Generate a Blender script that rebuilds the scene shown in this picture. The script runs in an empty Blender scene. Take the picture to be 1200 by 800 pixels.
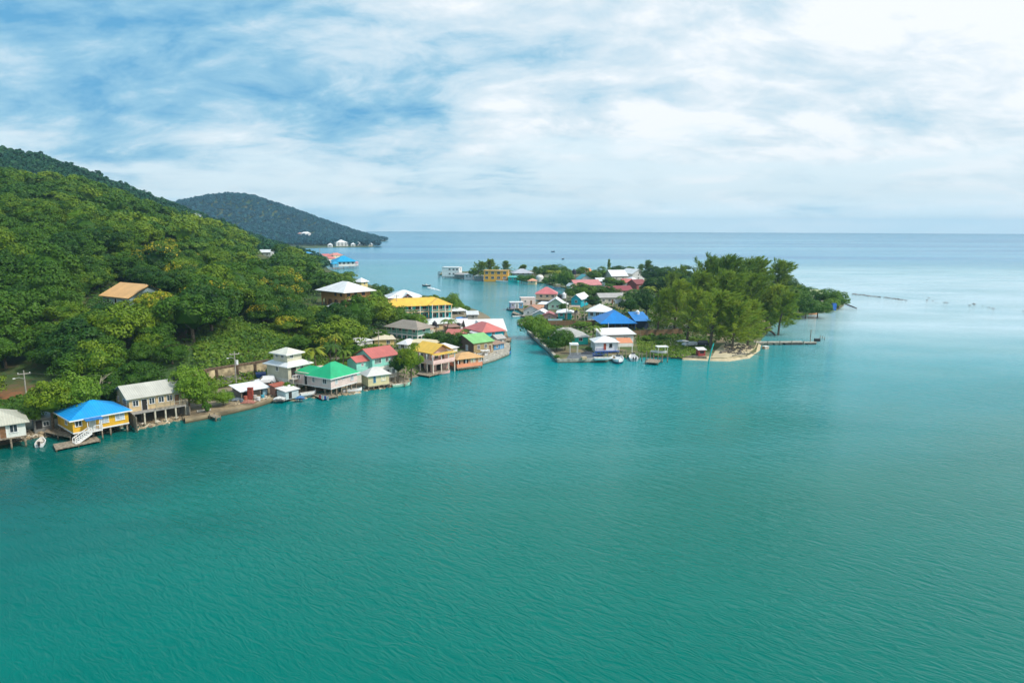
import bpy, math, random
import numpy as np
from mathutils import Vector, Matrix, noise as mnoise

SC = bpy.context.scene
COL = SC.collection
random.seed(7)
RNG = np.random.default_rng(11)

# ------------------------------------------------------------------ camera
CAM_H = 36.0
FPX = 800.0
PITCH = math.atan(131.7 / FPX)
ROLL = 0.0030
CP, SP = math.cos(PITCH), math.sin(PITCH)
FW = Vector((0, CP, -SP))
U0 = Vector((0, SP, CP))
R0 = Vector((1, 0, 0))
RT = R0 * math.cos(ROLL) + U0 * math.sin(ROLL)
UP = U0 * math.cos(ROLL) - R0 * math.sin(ROLL)
CPOS = Vector((0, 0, CAM_H))
cam = bpy.data.cameras.new('camera')
cam.sensor_width = 36.0
cam.lens = 24.0
cam.clip_start = 0.5
cam.clip_end = 60000
camo = bpy.data.objects.new('camera', cam)
COL.objects.link(camo)
camo.matrix_world = Matrix((
    (RT.x, UP.x, -FW.x, CPOS.x),
    (RT.y, UP.y, -FW.y, CPOS.y),
    (RT.z, UP.z, -FW.z, CPOS.z),
    (0, 0, 0, 1)))
SC.camera = camo

# ------------------------------------------------------------------ light
SUN_EL, SUN_AZ = math.radians(48), math.radians(112)   # azimuth clockwise from +Y
sd = bpy.data.lights.new('sun', 'SUN')
sd.energy = 2.4
sd.angle = math.radians(8)
sd.color = (1.0, 0.95, 0.86)
so = bpy.data.objects.new('sun', sd)
COL.objects.link(so)
sdir = Vector((math.sin(SUN_AZ) * math.cos(SUN_EL), math.cos(SUN_AZ) * math.cos(SUN_EL), math.sin(SUN_EL)))
so.rotation_euler = sdir.to_track_quat('Z', 'Y').to_euler()
so.location = sdir * 400

SC.view_settings.view_transform = 'Standard'
SC.view_settings.look = 'None'
SC.view_settings.exposure = 0.68
SC.view_settings.gamma = 1
SC.view_settings.use_curve_mapping = False
SC.cycles.use_denoising = True
SC.cycles.denoising_prefilter = 'ACCURATE'
SC.cycles.max_bounces = 5
SC.cycles.diffuse_bounces = 2
SC.cycles.glossy_bounces = 2
SC.cycles.transmission_bounces = 2
SC.cycles.transparent_max_bounces = 4
SC.cycles.volume_bounces = 0
SC.cycles.caustics_reflective = False
SC.cycles.caustics_refractive = False

# ------------------------------------------------------------------ node helpers
class NT:
    def __init__(self, tree):
        self.t = tree
    def n(self, typ, **kw):
        nd = self.t.nodes.new(typ)
        for k, v in kw.items():
            setattr(nd, k, v)
        return nd
    def set(self, sock, v):
        if hasattr(v, 'links') or isinstance(v, bpy.types.NodeSocket):
            self.t.links.new(v, sock)
        else:
            if isinstance(v, (tuple, list)) and len(v) == 3 and sock.type == 'RGBA':
                v = (*v, 1)
            sock.default_value = v
    def math(self, op, a, b=None, c=None, clamp=False):
        nd = self.n('ShaderNodeMath', operation=op, use_clamp=clamp)
        self.set(nd.inputs[0], a)
        if b is not None: self.set(nd.inputs[1], b)
        if c is not None: self.set(nd.inputs[2], c)
        return nd.outputs[0]
    def vmath(self, op, a, b=None):
        nd = self.n('ShaderNodeVectorMath', operation=op)
        self.set(nd.inputs[0], a)
        if b is not None: self.set(nd.inputs[1], b)
        return nd.outputs[0]
    def mix(self, f, a, b, blend='MIX'):
        nd = self.n('ShaderNodeMix', data_type='RGBA', blend_type=blend)
        self.set(nd.inputs[0], f); self.set(nd.inputs[6], a); self.set(nd.inputs[7], b)
        return nd.outputs[2]
    def noise(self, vec, scale, detail=3, rough=0.5, dist=0.0):
        nd = self.n('ShaderNodeTexNoise')
        if vec is not None: self.set(nd.inputs['Vector'], vec)
        nd.inputs['Scale'].default_value = scale
        nd.inputs['Detail'].default_value = detail
        nd.inputs['Roughness'].default_value = rough
        nd.inputs['Distortion'].default_value = dist
        return nd.outputs['Fac']
    def ramp(self, f, stops, interp='LINEAR'):
        nd = self.n('ShaderNodeValToRGB')
        nd.color_ramp.interpolation = interp
        el = nd.color_ramp.elements
        while len(el) < len(stops): el.new(0.5)
        for e, (p, c) in zip(el, stops):
            e.position = p
            e.color = (c, c, c, 1) if isinstance(c, (int, float)) else (*c, 1)
        self.set(nd.inputs[0], f)
        return nd.outputs[0]
    def maprange(self, v, a, b, c=0.0, d=1.0, interp='SMOOTHSTEP'):
        nd = self.n('ShaderNodeMapRange', interpolation_type=interp)
        self.set(nd.inputs[0], v)
        for i, x in enumerate((a, b, c, d)): nd.inputs[1 + i].default_value = x
        return nd.outputs[0]
    def mapping(self, vec, scale=(1, 1, 1), rot=(0, 0, 0), loc=(0, 0, 0)):
        nd = self.n('ShaderNodeMapping')
        self.set(nd.inputs[0], vec)
        nd.inputs[1].default_value = loc; nd.inputs[2].default_value = rot; nd.inputs[3].default_value = scale
        return nd.outputs[0]
    def bump(self, h, strength=0.5, dist=0.1):
        nd = self.n('ShaderNodeBump')
        self.set(nd.inputs['Height'], h)
        nd.inputs['Strength'].default_value = strength
        nd.inputs['Distance'].default_value = dist
        return nd.outputs[0]

# ------------------------------------------------------------------ world
w = bpy.data.worlds.new('World')
SC.world = w
w.use_nodes = True
W = NT(w.node_tree)
for nd in list(w.node_tree.nodes): w.node_tree.nodes.remove(nd)
sky = W.n('ShaderNodeTexSky', sky_type='NISHITA')
sky.sun_disc = False
sky.sun_elevation = SUN_EL
sky.sun_rotation = SUN_AZ
sky.air_density = 1.0; sky.dust_density = 1.5; sky.ozone_density = 1.2
tc = W.n('ShaderNodeTexCoord').outputs['Generated']
sep = W.n('ShaderNodeSeparateXYZ'); W.set(sep.inputs[0], tc)
dx, dy, dz = sep.outputs
zz = W.math('MAXIMUM', dz, 0.0)
den = W.math('ADD', zz, 0.34)
cmb = W.n('ShaderNodeCombineXYZ')
W.set(cmb.inputs[0], W.math('DIVIDE', dx, den)); W.set(cmb.inputs[1], W.math('DIVIDE', dy, den))
pv = cmb.outputs[0]
n_big = W.noise(W.mapping(pv, (1.3, 1.6, 1), loc=(3.3, 1.2, 0.4)), 1.0, 3, 0.5, 0.3)
n_mid = W.noise(W.mapping(pv, (1.45, 2.2, 1), rot=(0, 0, 0.5), loc=(0.7, 4.1, 1.3)), 1.3, 9, 0.60, 0.45)
n_fine = W.noise(W.mapping(pv, (2.8, 4.2, 1), rot=(0, 0, 0.35), loc=(5.7, 2.1, 3.3)), 2.2, 9, 0.62, 0.5)
side = W.math('MULTIPLY', dx, 0.40)                       # more cloud towards the bright east
cl = W.math('ADD', W.math('ADD', W.math('MULTIPLY', n_big, 0.95), W.math('MULTIPLY', n_mid, 1.15)), W.math('MULTIPLY', n_fine, 0.50))
cl = W.math('ADD', cl, side)
cl = W.math('ADD', cl, -1.225)
cover = W.maprange(cl, -0.27, 0.27, 0.0, 1.0, 'LINEAR')
ccol = W.ramp(cover, [(0.0, (0.085, 0.29, 0.49)), (0.30, (0.22, 0.42, 0.56)), (0.52, (0.40, 0.54, 0.63)), (0.76, (0.55, 0.63, 0.68)), (1.0, (0.72, 0.74, 0.76))])
# low pale bank of cloud above the horizon, with an uneven upper edge
edge = W.math('ADD', W.math('MULTIPLY', W.noise(W.mapping(tc, (2.2, 2.2, 9)), 2.0, 7, 0.6, 0.2), 0.16), 0.015)
hz = W.maprange(W.math('SUBTRACT', dz, edge), -0.012, 0.022, 1.0, 0.0)
hz = W.math('MULTIPLY', hz, W.maprange(W.noise(W.mapping(tc, (3.0, 3.0, 22)), 2.0, 6, 0.6, 0.4), 0.40, 0.62, 0.92, 0.35))
hcol = W.mix(W.maprange(dx, -0.6, 0.5), (0.56, 0.66, 0.71), (0.58, 0.68, 0.73))
ccol = W.mix(hz, ccol, hcol)
lumi = W.n('ShaderNodeMix', data_type='RGBA', blend_type='MULTIPLY'); lumi.inputs[0].default_value = 1
W.set(lumi.inputs[6], ccol); lumi.inputs[7].default_value = (9.0, 9.0, 9.0, 1)
low = W.maprange(dz, 0.0, 0.05, 1.35, 1.0)
lumi2 = W.vmath('MULTIPLY', lumi.outputs[2], low)
full = W.mix(0.93, sky.outputs[0], lumi2)
bg = W.n('ShaderNodeBackground'); W.set(bg.inputs[0], full); bg.inputs[1].default_value = 0.1
wo = W.n('ShaderNodeOutputWorld'); w.node_tree.links.new(bg.outputs[0], wo.inputs[0])

# ------------------------------------------------------------------ picture <-> place
def ray(px, py):
    return RT * (px - 600) + UP * (400 - py) + FW * FPX
def P(px, py, z=0.0):
    """point of the level plane at height z seen at that place of the picture"""
    d = ray(px, py); t = (z - CAM_H) / d.z
    return CPOS + d * t
def PY(px, py, Y):
    d = ray(px, py); return CPOS + d * (Y / d.y)
def proj(p):
    v = Vector(p) - CPOS
    f = v.dot(FW)
    return 600 + FPX * v.dot(RT) / f, 400 - FPX * v.dot(UP) / f, f
def mpp(p):
    return (Vector(p) - CPOS).dot(FW) / FPX

# ------------------------------------------------------------------ mesh helpers
class MB:
    def __init__(s): s.v = []; s.f = []
    def add(s, vs, fs):
        b = len(s.v); s.v += [tuple(v) for v in vs]; s.f += [tuple(b + i for i in f) for f in fs]; return s
    def box(s, x0, x1, y0, y1, z0, z1):
        return s.add([(x0,y0,z0),(x1,y0,z0),(x1,y1,z0),(x0,y1,z0),(x0,y0,z1),(x1,y0,z1),(x1,y1,z1),(x0,y1,z1)],
                     [(0,3,2,1),(4,5,6,7),(0,1,5,4),(1,2,6,5),(2,3,7,6),(3,0,4,7)])
    def bar(s, p, q, a=0.05, b=None, n=4, r2=None):
        """tapered bar from p to q"""
        p, q = Vector(p), Vector(q); d = (q - p)
        if d.length < 1e-6: return s
        d.normalize()
        u = d.cross(Vector((0, 0, 1)))
        if u.length < 1e-3: u = d.cross(Vector((0, 1, 0)))
        u.normalize(); v = d.cross(u)
        b = b or a; k = 1 if r2 is None else r2 / a
        vs = []
        for c, m in ((p, 1), (q, k)):
            for i in range(n):
                t = 2 * math.pi * (i + .5) / n
                g = 1.414 if n == 4 else 1
                vs.append(c + u * (math.cos(t) * a * g * m) + v * (math.sin(t) * b * g * m))
        fs = [(i, (i+1) % n, n + (i+1) % n, n + i) for i in range(n)] + [tuple(range(n-1, -1, -1)), tuple(range(n, 2*n))]
        return s.add(vs, fs)
    def cyl(s, x, y, z0, z1, r, n=10, r2=None):
        r2 = r if r2 is None else r2
        vs = [(x + r*math.cos(2*math.pi*i/n), y + r*math.sin(2*math.pi*i/n), z0) for i in range(n)] + \
             [(x + r2*math.cos(2*math.pi*i/n), y + r2*math.sin(2*math.pi*i/n), z1) for i in range(n)]
        return s.add(vs, [(i, (i+1) % n, n+(i+1) % n, n+i) for i in range(n)] + [tuple(range(n-1, -1, -1)), tuple(range(n, 2*n))])
    def prism(s, poly, z0, z1):
        n = len(poly)
        vs = [(p[0], p[1], z0) for p in poly] + [(p[0], p[1], z1) for p in poly]
        return s.add(vs, [(i, (i+1) % n, n+(i+1) % n, n+i) for i in range(n)] + [tuple(range(n-1, -1, -1)), tuple(range(n, 2*n))])
    def tube(s, pts, rs, n=6):
        rings = []
        pts = [Vector(p) for p in pts]
        for i, p in enumerate(pts):
            d = (pts[min(i+1, len(pts)-1)] - pts[max(i-1, 0)]).normalized()
            u = d.cross(Vector((0.13, 0.97, 0.2))).normalized(); v = d.cross(u)
            rings.append([p + (u*math.cos(2*math.pi*k/n) + v*math.sin(2*math.pi*k/n)) * rs[i] for k in range(n)])
        vs = [q for r in rings for q in r]; fs = []
        for i in range(len(pts)-1):
            for k in range(n):
                fs.append((i*n+k, i*n+(k+1) % n, (i+1)*n+(k+1) % n, (i+1)*n+k))
        fs += [tuple(range(n-1, -1, -1)), tuple(range((len(pts)-1)*n, len(pts)*n))]
        return s.add(vs, fs)
    def build(s, name, mat, parent=None, smooth=False, fix=False):
        me = bpy.data.meshes.new(name)
        me.from_pydata(s.v, [], s.f)
        if smooth: me.polygons.foreach_set('use_smooth', [True]*len(me.polygons))
        if mat: me.materials.append(mat)
        me.update()
        o = bpy.data.objects.new(name, me); COL.objects.link(o)
        if parent is not None: o.parent = parent
        return o

def tag(o, label=None, cat=None, group=None, kind=None):
    if label: o['label'] = label
    if cat: o['category'] = cat
    if group: o['group'] = group
    if kind: o['kind'] = kind
    return o
def thing(name, label, cat, loc=(0, 0, 0), rz=0.0, group=None):
    o = bpy.data.objects.new(name, None); COL.objects.link(o)
    o.empty_display_size = 0.3
    o.location = loc; o.rotation_euler = (0, 0, rz)
    return tag(o, label, cat, group)
def copy_tree(src, parent=None):
    c = src.copy(); COL.objects.link(c)
    if parent is not None: c.parent = parent
    for ch in KIDS.get(src.name, []): copy_tree(ch, c)
    return c
KIDS = {}
def fast_mesh(name, V, F4, mat, attrs=None, smooth=False):
    """V (n,3), F4 (m,4) quads -> mesh; attrs: {name: (m,) per-face floats}"""
    me = bpy.data.meshes.new(name)
    V = np.asarray(V, dtype=np.float32); F4 = np.asarray(F4, dtype=np.int32)
    m, k = F4.shape
    me.vertices.add(len(V)); me.vertices.foreach_set('co', V.ravel())
    me.loops.add(m*k); me.loops.foreach_set('vertex_index', F4.ravel())
    me.polygons.add(m)
    me.polygons.foreach_set('loop_start', np.arange(0, m*k, k, dtype=np.int32))
    me.polygons.foreach_set('loop_total', np.full(m, k, dtype=np.int32))
    if smooth: me.polygons.foreach_set('use_smooth', np.ones(m, dtype=bool))
    me.materials.append(mat)
    me.update(calc_edges=True)
    for an, av in (attrs or {}).items():
        a = me.attributes.new(an, 'FLOAT', 'FACE'); a.data.foreach_set('value', np.asarray(av, dtype=np.float32))
    return me

# ------------------------------------------------------------------ materials
MC = {}
def new_mat(name):
    m = bpy.data.materials.new(name); m.use_nodes = True
    T = NT(m.node_tree)
    b = m.node_tree.nodes['Principled BSDF']
    return m, T, b
def sc3(c, k): return tuple(min(1.0, x*k) for x in c)
def paint(col, rough=0.6, kind='plaster', dirt=0.25):
    """painted / plain building surfaces. kind: plaster, siding, wood, plain"""
    key = ('p', tuple(col), rough, kind, dirt)
    if key in MC: return MC[key]
    m, T, b = new_mat(kind)
    co = T.n('ShaderNodeTexCoord').outputs['Object']
    big = T.noise(co, 0.7, 4, 0.6)
    fine = T.noise(T.mapping(co, (3, 3, 0.8)), 2.2, 4, 0.65)
    c = T.mix(T.maprange(big, 0.35, 0.75), sc3(col, 1.05), sc3(col, 0.82))
    grime = T.mix(0.5, sc3(col, 0.55), (0.16, 0.13, 0.09))
    c = T.mix(T.math('MULTIPLY', T.maprange(fine, 0.52, 0.78), dirt*1.6), c, grime)
    if kind in ('siding', 'wood'):
        sp = T.n('ShaderNodeSeparateXYZ'); T.set(sp.inputs[0], co)
        ax = sp.outputs[2]
        fr = T.math('FRACT', T.math('MULTIPLY', ax, 1/0.21))
        line = T.math('LESS_THAN', fr, 0.14)
        c = T.mix(T.math('MULTIPLY', line, 0.30), c, sc3(col, 0.35))
        T.set(b.inputs['Normal'], T.bump(fr, 0.5, 0.03))
    if kind == 'wood':
        g = T.noise(T.mapping(co, (1, 1, 9)), 2.0, 4, 0.6)
        c = T.mix(T.maprange(g, 0.35, 0.7), c, sc3(col, 0.5))
    T.set(b.inputs['Base Color'], c)
    b.inputs['Roughness'].default_value = rough
    MC[key] = m; return m
def roofmat(col, axis='x', rough=0.45, rust=0.2):
    key = ('r', tuple(col), axis, rough, rust)
    if key in MC: return MC[key]
    m, T, b = new_mat('corrugated_roof')
    co = T.n('ShaderNodeTexCoord').outputs['Object']
    sp = T.n('ShaderNodeSeparateXYZ'); T.set(sp.inputs[0], co)
    ax = sp.outputs[0] if axis == 'x' else sp.outputs[1]
    s = T.math('SINE', T.math('MULTIPLY', ax, 2*math.pi/0.38))
    sheet = T.math('FLOOR', T.math('MULTIPLY', ax, 1/0.95))
    wn = T.n('ShaderNodeTexWhiteNoise', noise_dimensions='1D'); T.set(wn.inputs['W'], sheet)
    big = T.noise(co, 0.45, 5, 0.62)
    st = T.noise(T.mapping(co, (2.2, 0.5, 1) if axis == 'x' else (0.5, 2.2, 1)), 1.3, 5, 0.65)
    c = T.mix(T.maprange(big, 0.3, 0.75), sc3(col, 1.06), sc3(col, 0.84))
    c = T.mix(T.math('MULTIPLY', wn.outputs['Value'], 0.34), c, sc3(col, 0.7))
    c = T.mix(T.math('MULTIPLY', T.maprange(st, 0.52, 0.76), rust), c, (0.20, 0.12, 0.07))
    c = T.mix(T.math('MULTIPLY', T.maprange(s, 0.5, 1.0), 0.14), c, sc3(col, 0.6))
    T.set(b.inputs['Base Color'], c)
    T.set(b.inputs['Normal'], T.bump(s, 0.35, 0.04))
    b.inputs['Roughness'].default_value = rough
    MC[key] = m; return m
def simple(name, col, rough=0.6, metal=0.0, var=0.25, scale=2.0):
    key = ('s', name, tuple(col), rough)
    if key in MC: return MC[key]
    m, T, b = new_mat(name)
    co = T.n('ShaderNodeTexCoord').outputs['Object']
    f = T.noise(co, scale, 5, 0.6)
    cc = T.mix(T.maprange(f, 0.3, 0.7), sc3(col, 1+var), sc3(col, 1-var*1.4))
    if name in ('weathered_timber', 'weathered_concrete', 'rock', 'packed_dirt', 'pale_post'):   # algae up to the high-water line
        sz_ = T.n('ShaderNodeSeparateXYZ'); T.set(sz_.inputs[0], T.n('ShaderNodeNewGeometry').outputs['Position'])
        cc = T.mix(T.maprange(T.math('ADD', sz_.outputs[2], T.math('MULTIPLY', f, 0.35)), 0.35, 0.62, 0.85, 0), cc, (0.045, 0.05, 0.025))
    T.set(b.inputs['Base Color'], cc)
    b.inputs['Roughness'].default_value = rough
    b.inputs['Metallic'].default_value = metal
    MC[key] = m; return m
GLASS = simple('window_glass', (0.035, 0.05, 0.06), 0.12, var=0.3)
WHITE = paint((0.80, 0.80, 0.78), 0.5, 'plain', 0.15)
POSTW = simple('weathered_timber', (0.26, 0.21, 0.15), 0.85, var=0.4)
CONC = simple('weathered_concrete', (0.38, 0.35, 0.29), 0.9, var=0.3, scale=1.2)
DECKW = simple('deck_timber', (0.27, 0.22, 0.16), 0.85, var=0.4)
METAL = simple('galvanised_metal', (0.45, 0.46, 0.46), 0.4, 0.3)
BLACK = simple('black_plastic', (0.02, 0.02, 0.022), 0.5)
ROCK = simple('rock', (0.33, 0.28, 0.20), 0.9, var=0.5, scale=0.8)

def leafmat(name, dark, mid, light, flower=(0.50, 0.40, 0.02), use_obj=True, rough=0.55, transl=0.22):
    m, T, b = new_mat(name)
    at = T.n('ShaderNodeAttribute', attribute_name='tint').outputs['Fac']
    fl = T.n('ShaderNodeAttribute', attribute_name='flower').outputs['Fac']
    if use_obj:
        ob = T.n('ShaderNodeSeparateColor'); T.set(ob.inputs[0], T.n('ShaderNodeObjectInfo').outputs['Color']); ob = ob.outputs[0]
        base = T.math('ADD', T.math('MULTIPLY', at, 0.38), T.math('MULTIPLY', ob, 0.62))
    else:
        base = at
    c = T.ramp(base, [(0.1, dark), (0.5, mid), (0.92, light)])
    c = T.mix(fl, c, flower)
    T.set(b.inputs['Base Color'], c)
    b.inputs['Roughness'].default_value = rough
    b.inputs['Specular IOR Level'].default_value = 0.25
    tr = T.n('ShaderNodeBsdfTranslucent'); T.set(tr.inputs[0], c)
    mx = T.n('ShaderNodeMixShader'); mx.inputs[0].default_value = transl
    T.t.links.new(b.outputs[0], mx.inputs[1]); T.t.links.new(tr.outputs[0], mx.inputs[2])
    T.t.links.new(mx.outputs[0], T.t.nodes['Material Output'].inputs[0])
    return m
D_, M_, L_ = (0.014, 0.062, 0.004), (0.062, 0.150, 0.004), (0.230, 0.310, 0.008)
LEAF = leafmat('broad_leaves', D_, M_, L_)
LEAF_STUFF = leafmat('forest_leaves', (0.014, 0.062, 0.006), (0.056, 0.140, 0.006), (0.20, 0.28, 0.010), use_obj=False)
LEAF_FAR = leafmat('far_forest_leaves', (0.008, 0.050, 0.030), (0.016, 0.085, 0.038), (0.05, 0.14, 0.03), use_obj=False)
LEAF_HEAD_HAZE = leafmat('haze_tinted_headland_leaves', (0.002, 0.045, 0.075), (0.005, 0.075, 0.105), (0.015, 0.11, 0.10), use_obj=False)  # blue-green tint of distance haze mixed into the leaf colour
LEAF_CAS = leafmat('needle_foliage', (0.09, 0.18, 0.02), (0.20, 0.30, 0.03), (0.34, 0.42, 0.045), transl=.5)
LEAF_PALM = leafmat('palm_fronds', (0.03, 0.08, 0.008), (0.09, 0.17, 0.012), (0.32, 0.33, 0.02), transl=0.2)
LEAF_MAN = leafmat('mangrove_leaves', (0.03, 0.09, 0.006), (0.075, 0.18, 0.010), (0.19, 0.31, 0.016))
BARK = simple('bark', (0.14, 0.105, 0.07), 0.9, var=0.4, scale=3)

# ================================================================== SEA
def make_sea():
    m, T, b = new_mat('sea_water')
    co = T.n('ShaderNodeTexCoord').outputs['Object']
    sp = T.n('ShaderNodeSeparateXYZ'); T.set(sp.inputs[0], co)
    X, Y = sp.outputs[0], sp.outputs[1]
    wob = T.noise(T.mapping(co, (0.006, 0.012, 1)), 1.0, 4, 0.55, 0.6)
    wob2 = T.noise(T.mapping(co, (0.02, 0.045, 1)), 1.0, 4, 0.6, 0.4)
    Yw = T.math('ADD', Y, T.math('MULTIPLY', T.math('SUBTRACT', wob, 0.5), 130))
    Xw = T.math('ADD', X, T.math('MULTIPLY', T.math('SUBTRACT', wob2, 0.5), 70))
    near = (0.000, 0.135, 0.106)
    mid = (0.000, 0.255, 0.285)
    c = T.mix(T.maprange(Yw, 80, 190), near, mid)
    # lagoon behind the town: paler, bluer
    c = T.mix(T.maprange(Yw, 220, 420), c, (0.03, 0.27, 0.33))
    # sandy reef flat east of the point, pale sky sheen mixed into its colour
    e1 = T.math('MULTIPLY', T.maprange(Xw, 40, 150), T.maprange(Yw, 150, 275))
    e1 = T.math('MULTIPLY', e1, T.maprange(Yw, 400, 900, 1, 0))
    patch = T.maprange(T.noise(T.mapping(co, (0.012, 0.035, 1)), 1.0, 5, 0.6, 0.5), 0.36, 0.62)
    c = T.mix(T.math('MULTIPLY', e1, T.math('ADD', T.math('MULTIPLY', patch, 0.30), 0.68)), c, (0.44, 0.60, 0.66))
    # open sea beyond the reef: long bands of deeper blue
    band = T.maprange(T.noise(T.mapping(co, (0.0008, 0.006, 1)), 1.0, 4, 0.55, 0.3), 0.38, 0.62)
    far = T.mix(band, (0.030, 0.19, 0.36), (0.10, 0.32, 0.46))
    c = T.mix(T.maprange(Yw, 560, 900), c, far)
    c = T.mix(T.maprange(Y, 2500, 9000), c, (0.01, 0.10, 0.22))
    # deeper weedy water under the hill, plus its dark reflection painted into the colour
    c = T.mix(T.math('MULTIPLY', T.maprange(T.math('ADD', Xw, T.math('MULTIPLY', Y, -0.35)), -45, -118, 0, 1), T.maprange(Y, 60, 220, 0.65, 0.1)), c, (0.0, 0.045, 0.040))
    # murky shallows: slow tone change across the bay
    c = T.mix(T.math('MULTIPLY', T.maprange(wob2, 0.4, 0.75), 0.22), c, (0.0, 0.19, 0.15))
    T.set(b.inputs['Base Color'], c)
    b.inputs['IOR'].default_value = 1.28
    b.inputs['Specular IOR Level'].default_value = 0.38
    b.inputs['Specular Tint'].default_value = (0.03, 0.70, 0.78, 1)
    T.set(b.inputs['Roughness'], T.maprange(Y, 60, 900, 0.05, 0.22))
    # wind ripples, crests running across the wind
    rm = T.mapping(co, (1, 1, 1), rot=(0, 0, math.radians(38)))
    r1 = T.noise(T.mapping(rm, (0.36, 1.0, 1)), 1.0, 4, 0.55, 0.35)
    r2 = T.noise(T.mapping(rm, (0.12, 0.34, 1)), 1.0, 3, 0.5, 0.3)
    r3 = T.noise(T.mapping(co, (2.2, 3.4, 1)), 1.0, 3, 0.5, 0.2)
    gust = T.maprange(T.noise(T.mapping(co, (0.010, 0.022, 1)), 1.0, 4, 0.55, 0.6), 0.34, 0.66, 0.45, 1.15)
    east = T.maprange(X, -60, 90, 0.62, 1.05)
    crest = T.math('POWER', T.math('SUBTRACT', 1.0, T.math('ABSOLUTE', T.math('SUBTRACT', T.math('MULTIPLY', r1, 2), 1))), 2.0)
    h = T.math('ADD', T.math('MULTIPLY', crest, 0.125), T.math('MULTIPLY', r2, 0.07))
    h = T.math('ADD', h, T.math('MULTIPLY', r3, 0.010))
    h = T.math('MULTIPLY', h, T.math('MULTIPLY', gust, east))
    bp = T.n('ShaderNodeBump'); T.set(bp.inputs['Height'], h)
    T.set(bp.inputs['Strength'], T.maprange(Y, 120, 1200, 1.0, 0.6))
    bp.inputs['Distance'].default_value = 1.0
    T.set(b.inputs['Normal'], bp.outputs[0])
    s = MB()
    rr = [0, 150, 500, 1500, 4000, 9000]; n = 96
    vs = [(0, 0, 0)]; fs = []
    for r in rr[1:]:
        vs += [(r*math.cos(2*math.pi*i/n), r*math.sin(2*math.pi*i/n), 0) for i in range(n)]
    for i in range(n): fs.append((0, 1+i, 1+(i+1) % n))
    for k in range(len(rr)-2):
        for i in range(n):
            a = 1+k*n; fs.append((a+i, a+n+i, a+n+(i+1) % n, a+(i+1) % n))
    s.add(vs, fs)
    o = s.build('sea', m); tag(o, kind='structure')
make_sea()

# ================================================================== TERRAIN (thin-plate surface through surveyed points)
def tps_fit(pts, lam=0.0):
    pts = np.array(pts, float); XY = pts[:, :2]/100.0; z = pts[:, 2]; n = len(z)
    d2 = ((XY[:, None] - XY[None])**2).sum(-1)
    K = 0.5*d2*np.log(d2 + 1e-12) + lam*np.eye(n)
    Pm = np.c_[np.ones(n), XY]
    A = np.block([[K, Pm], [Pm.T, np.zeros((3, 3))]])
    sol = np.linalg.solve(A, np.r_[z, 0, 0, 0])
    def f(x, y):
        q = np.c_[np.ravel(x), np.ravel(y)]/100.0
        out = np.empty(len(q))
        for i in range(0, len(q), 20000):
            qq = q[i:i+20000]; e = ((qq[:, None] - XY[None])**2).sum(-1)
            out[i:i+20000] = (0.5*e*np.log(e+1e-12)) @ sol[:n] + sol[n] + qq @ sol[n+1:]
        return out.reshape(np.shape(x))
    return f
TREE_T = 5.5
ctl = []
def cz(px, py, z): p = P(px, py, z); ctl.append((p.x, p.y, z))
def cy(px, py, Y, sink=0): p = PY(px, py, Y); ctl.append((p.x, p.y, p.z - sink))
# water side
for a in [(-150,600),(0,552),(90,540),(190,520),(300,492),(400,478),(490,455),(560,436),(612,412),(622,385),(600,366),(560,350),(525,345),(475,339),(440,331),(418,323),(400,317),(386,313)]:
    k = 7 if a[0]<260 else (4 if a[0]<480 else 2)
    p = P(a[0], a[1]-k*1.6, 0); ctl.append((p.x, p.y, -3.2))
# shoreline
for a in [(-150,560),(0,520),(60,506),(155,497),(222,484),(300,468),(345,458),(400,452),(450,448),(477,443),(500,433),(545,425),(574,414),(588,402),(580,385),(560,372),(545,364),(512,352),(482,347),(447,342),(420,335),(396,326),(378,319)]:
    k = 8 if a[0]<200 else (5 if a[0]<480 else 2)
    p = P(a[0], a[1]-k, 0.7); ctl.append((p.x, p.y, 0.8))
# behind the shore: road strip and town flat
for a in [(-80,510,2.0),(20,490,2.0),(110,478,1.8),(180,466,1.8),(240,458,1.8),(300,446,1.8),(340,440,1.8),(400,428,1.8),(440,418,1.7),(470,408,1.6),(500,410,1.4),(530,400,1.3),(560,392,1.2),(500,385,1.5),(530,374,1.3),(480,368,1.7),(460,360,2.0),(445,378,2.6)]:
    cz(*a)
# slope
for a in [(0,440,140,1),(60,430,145,1),(0,400,158,1),(0,330,192,1),(0,262,245,3),(0,220,330,0),
          (75,330,205,3),(75,270,250,4),(75,238,335,0),
          (150,440,146,0),(150,385,170,0),(150,300,235,4),(150,258,340,0),
          (225,425,152,0),(225,380,178,0),(225,330,225,3),(225,290,300,3),(225,276,380,0),
          (300,418,163,0),(300,382,190,0),(300,340,250,2),(300,312,340,3),(300,296,420,0),
          (380,398,196,0),(380,372,225,0),(365,330,335,4),(372,318,430,4),
          (430,388,212,0),(425,360,270,2),(430,345,330,2),
          (0,180,640,4),(75,194,650,4),(150,223,660,4),(225,250,690,4),(290,279,740,3),(340,297,780,3),(375,304,720,3),
          (0,215,1000,0),(-120,225,1000,0),(-120,214,330,0),(-120,260,250,3),(-120,400,160,0),(-120,172,640,4)]:
    cy(*a)
# dips behind the near crest
for (px, Y, z) in [(0,430,56),(75,440,50),(150,450,40),(225,480,30),(300,540,19),(350,560,8)]:
    d = ray(px, 272); ctl.append((d.x/d.y*Y, Y, z))
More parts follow.
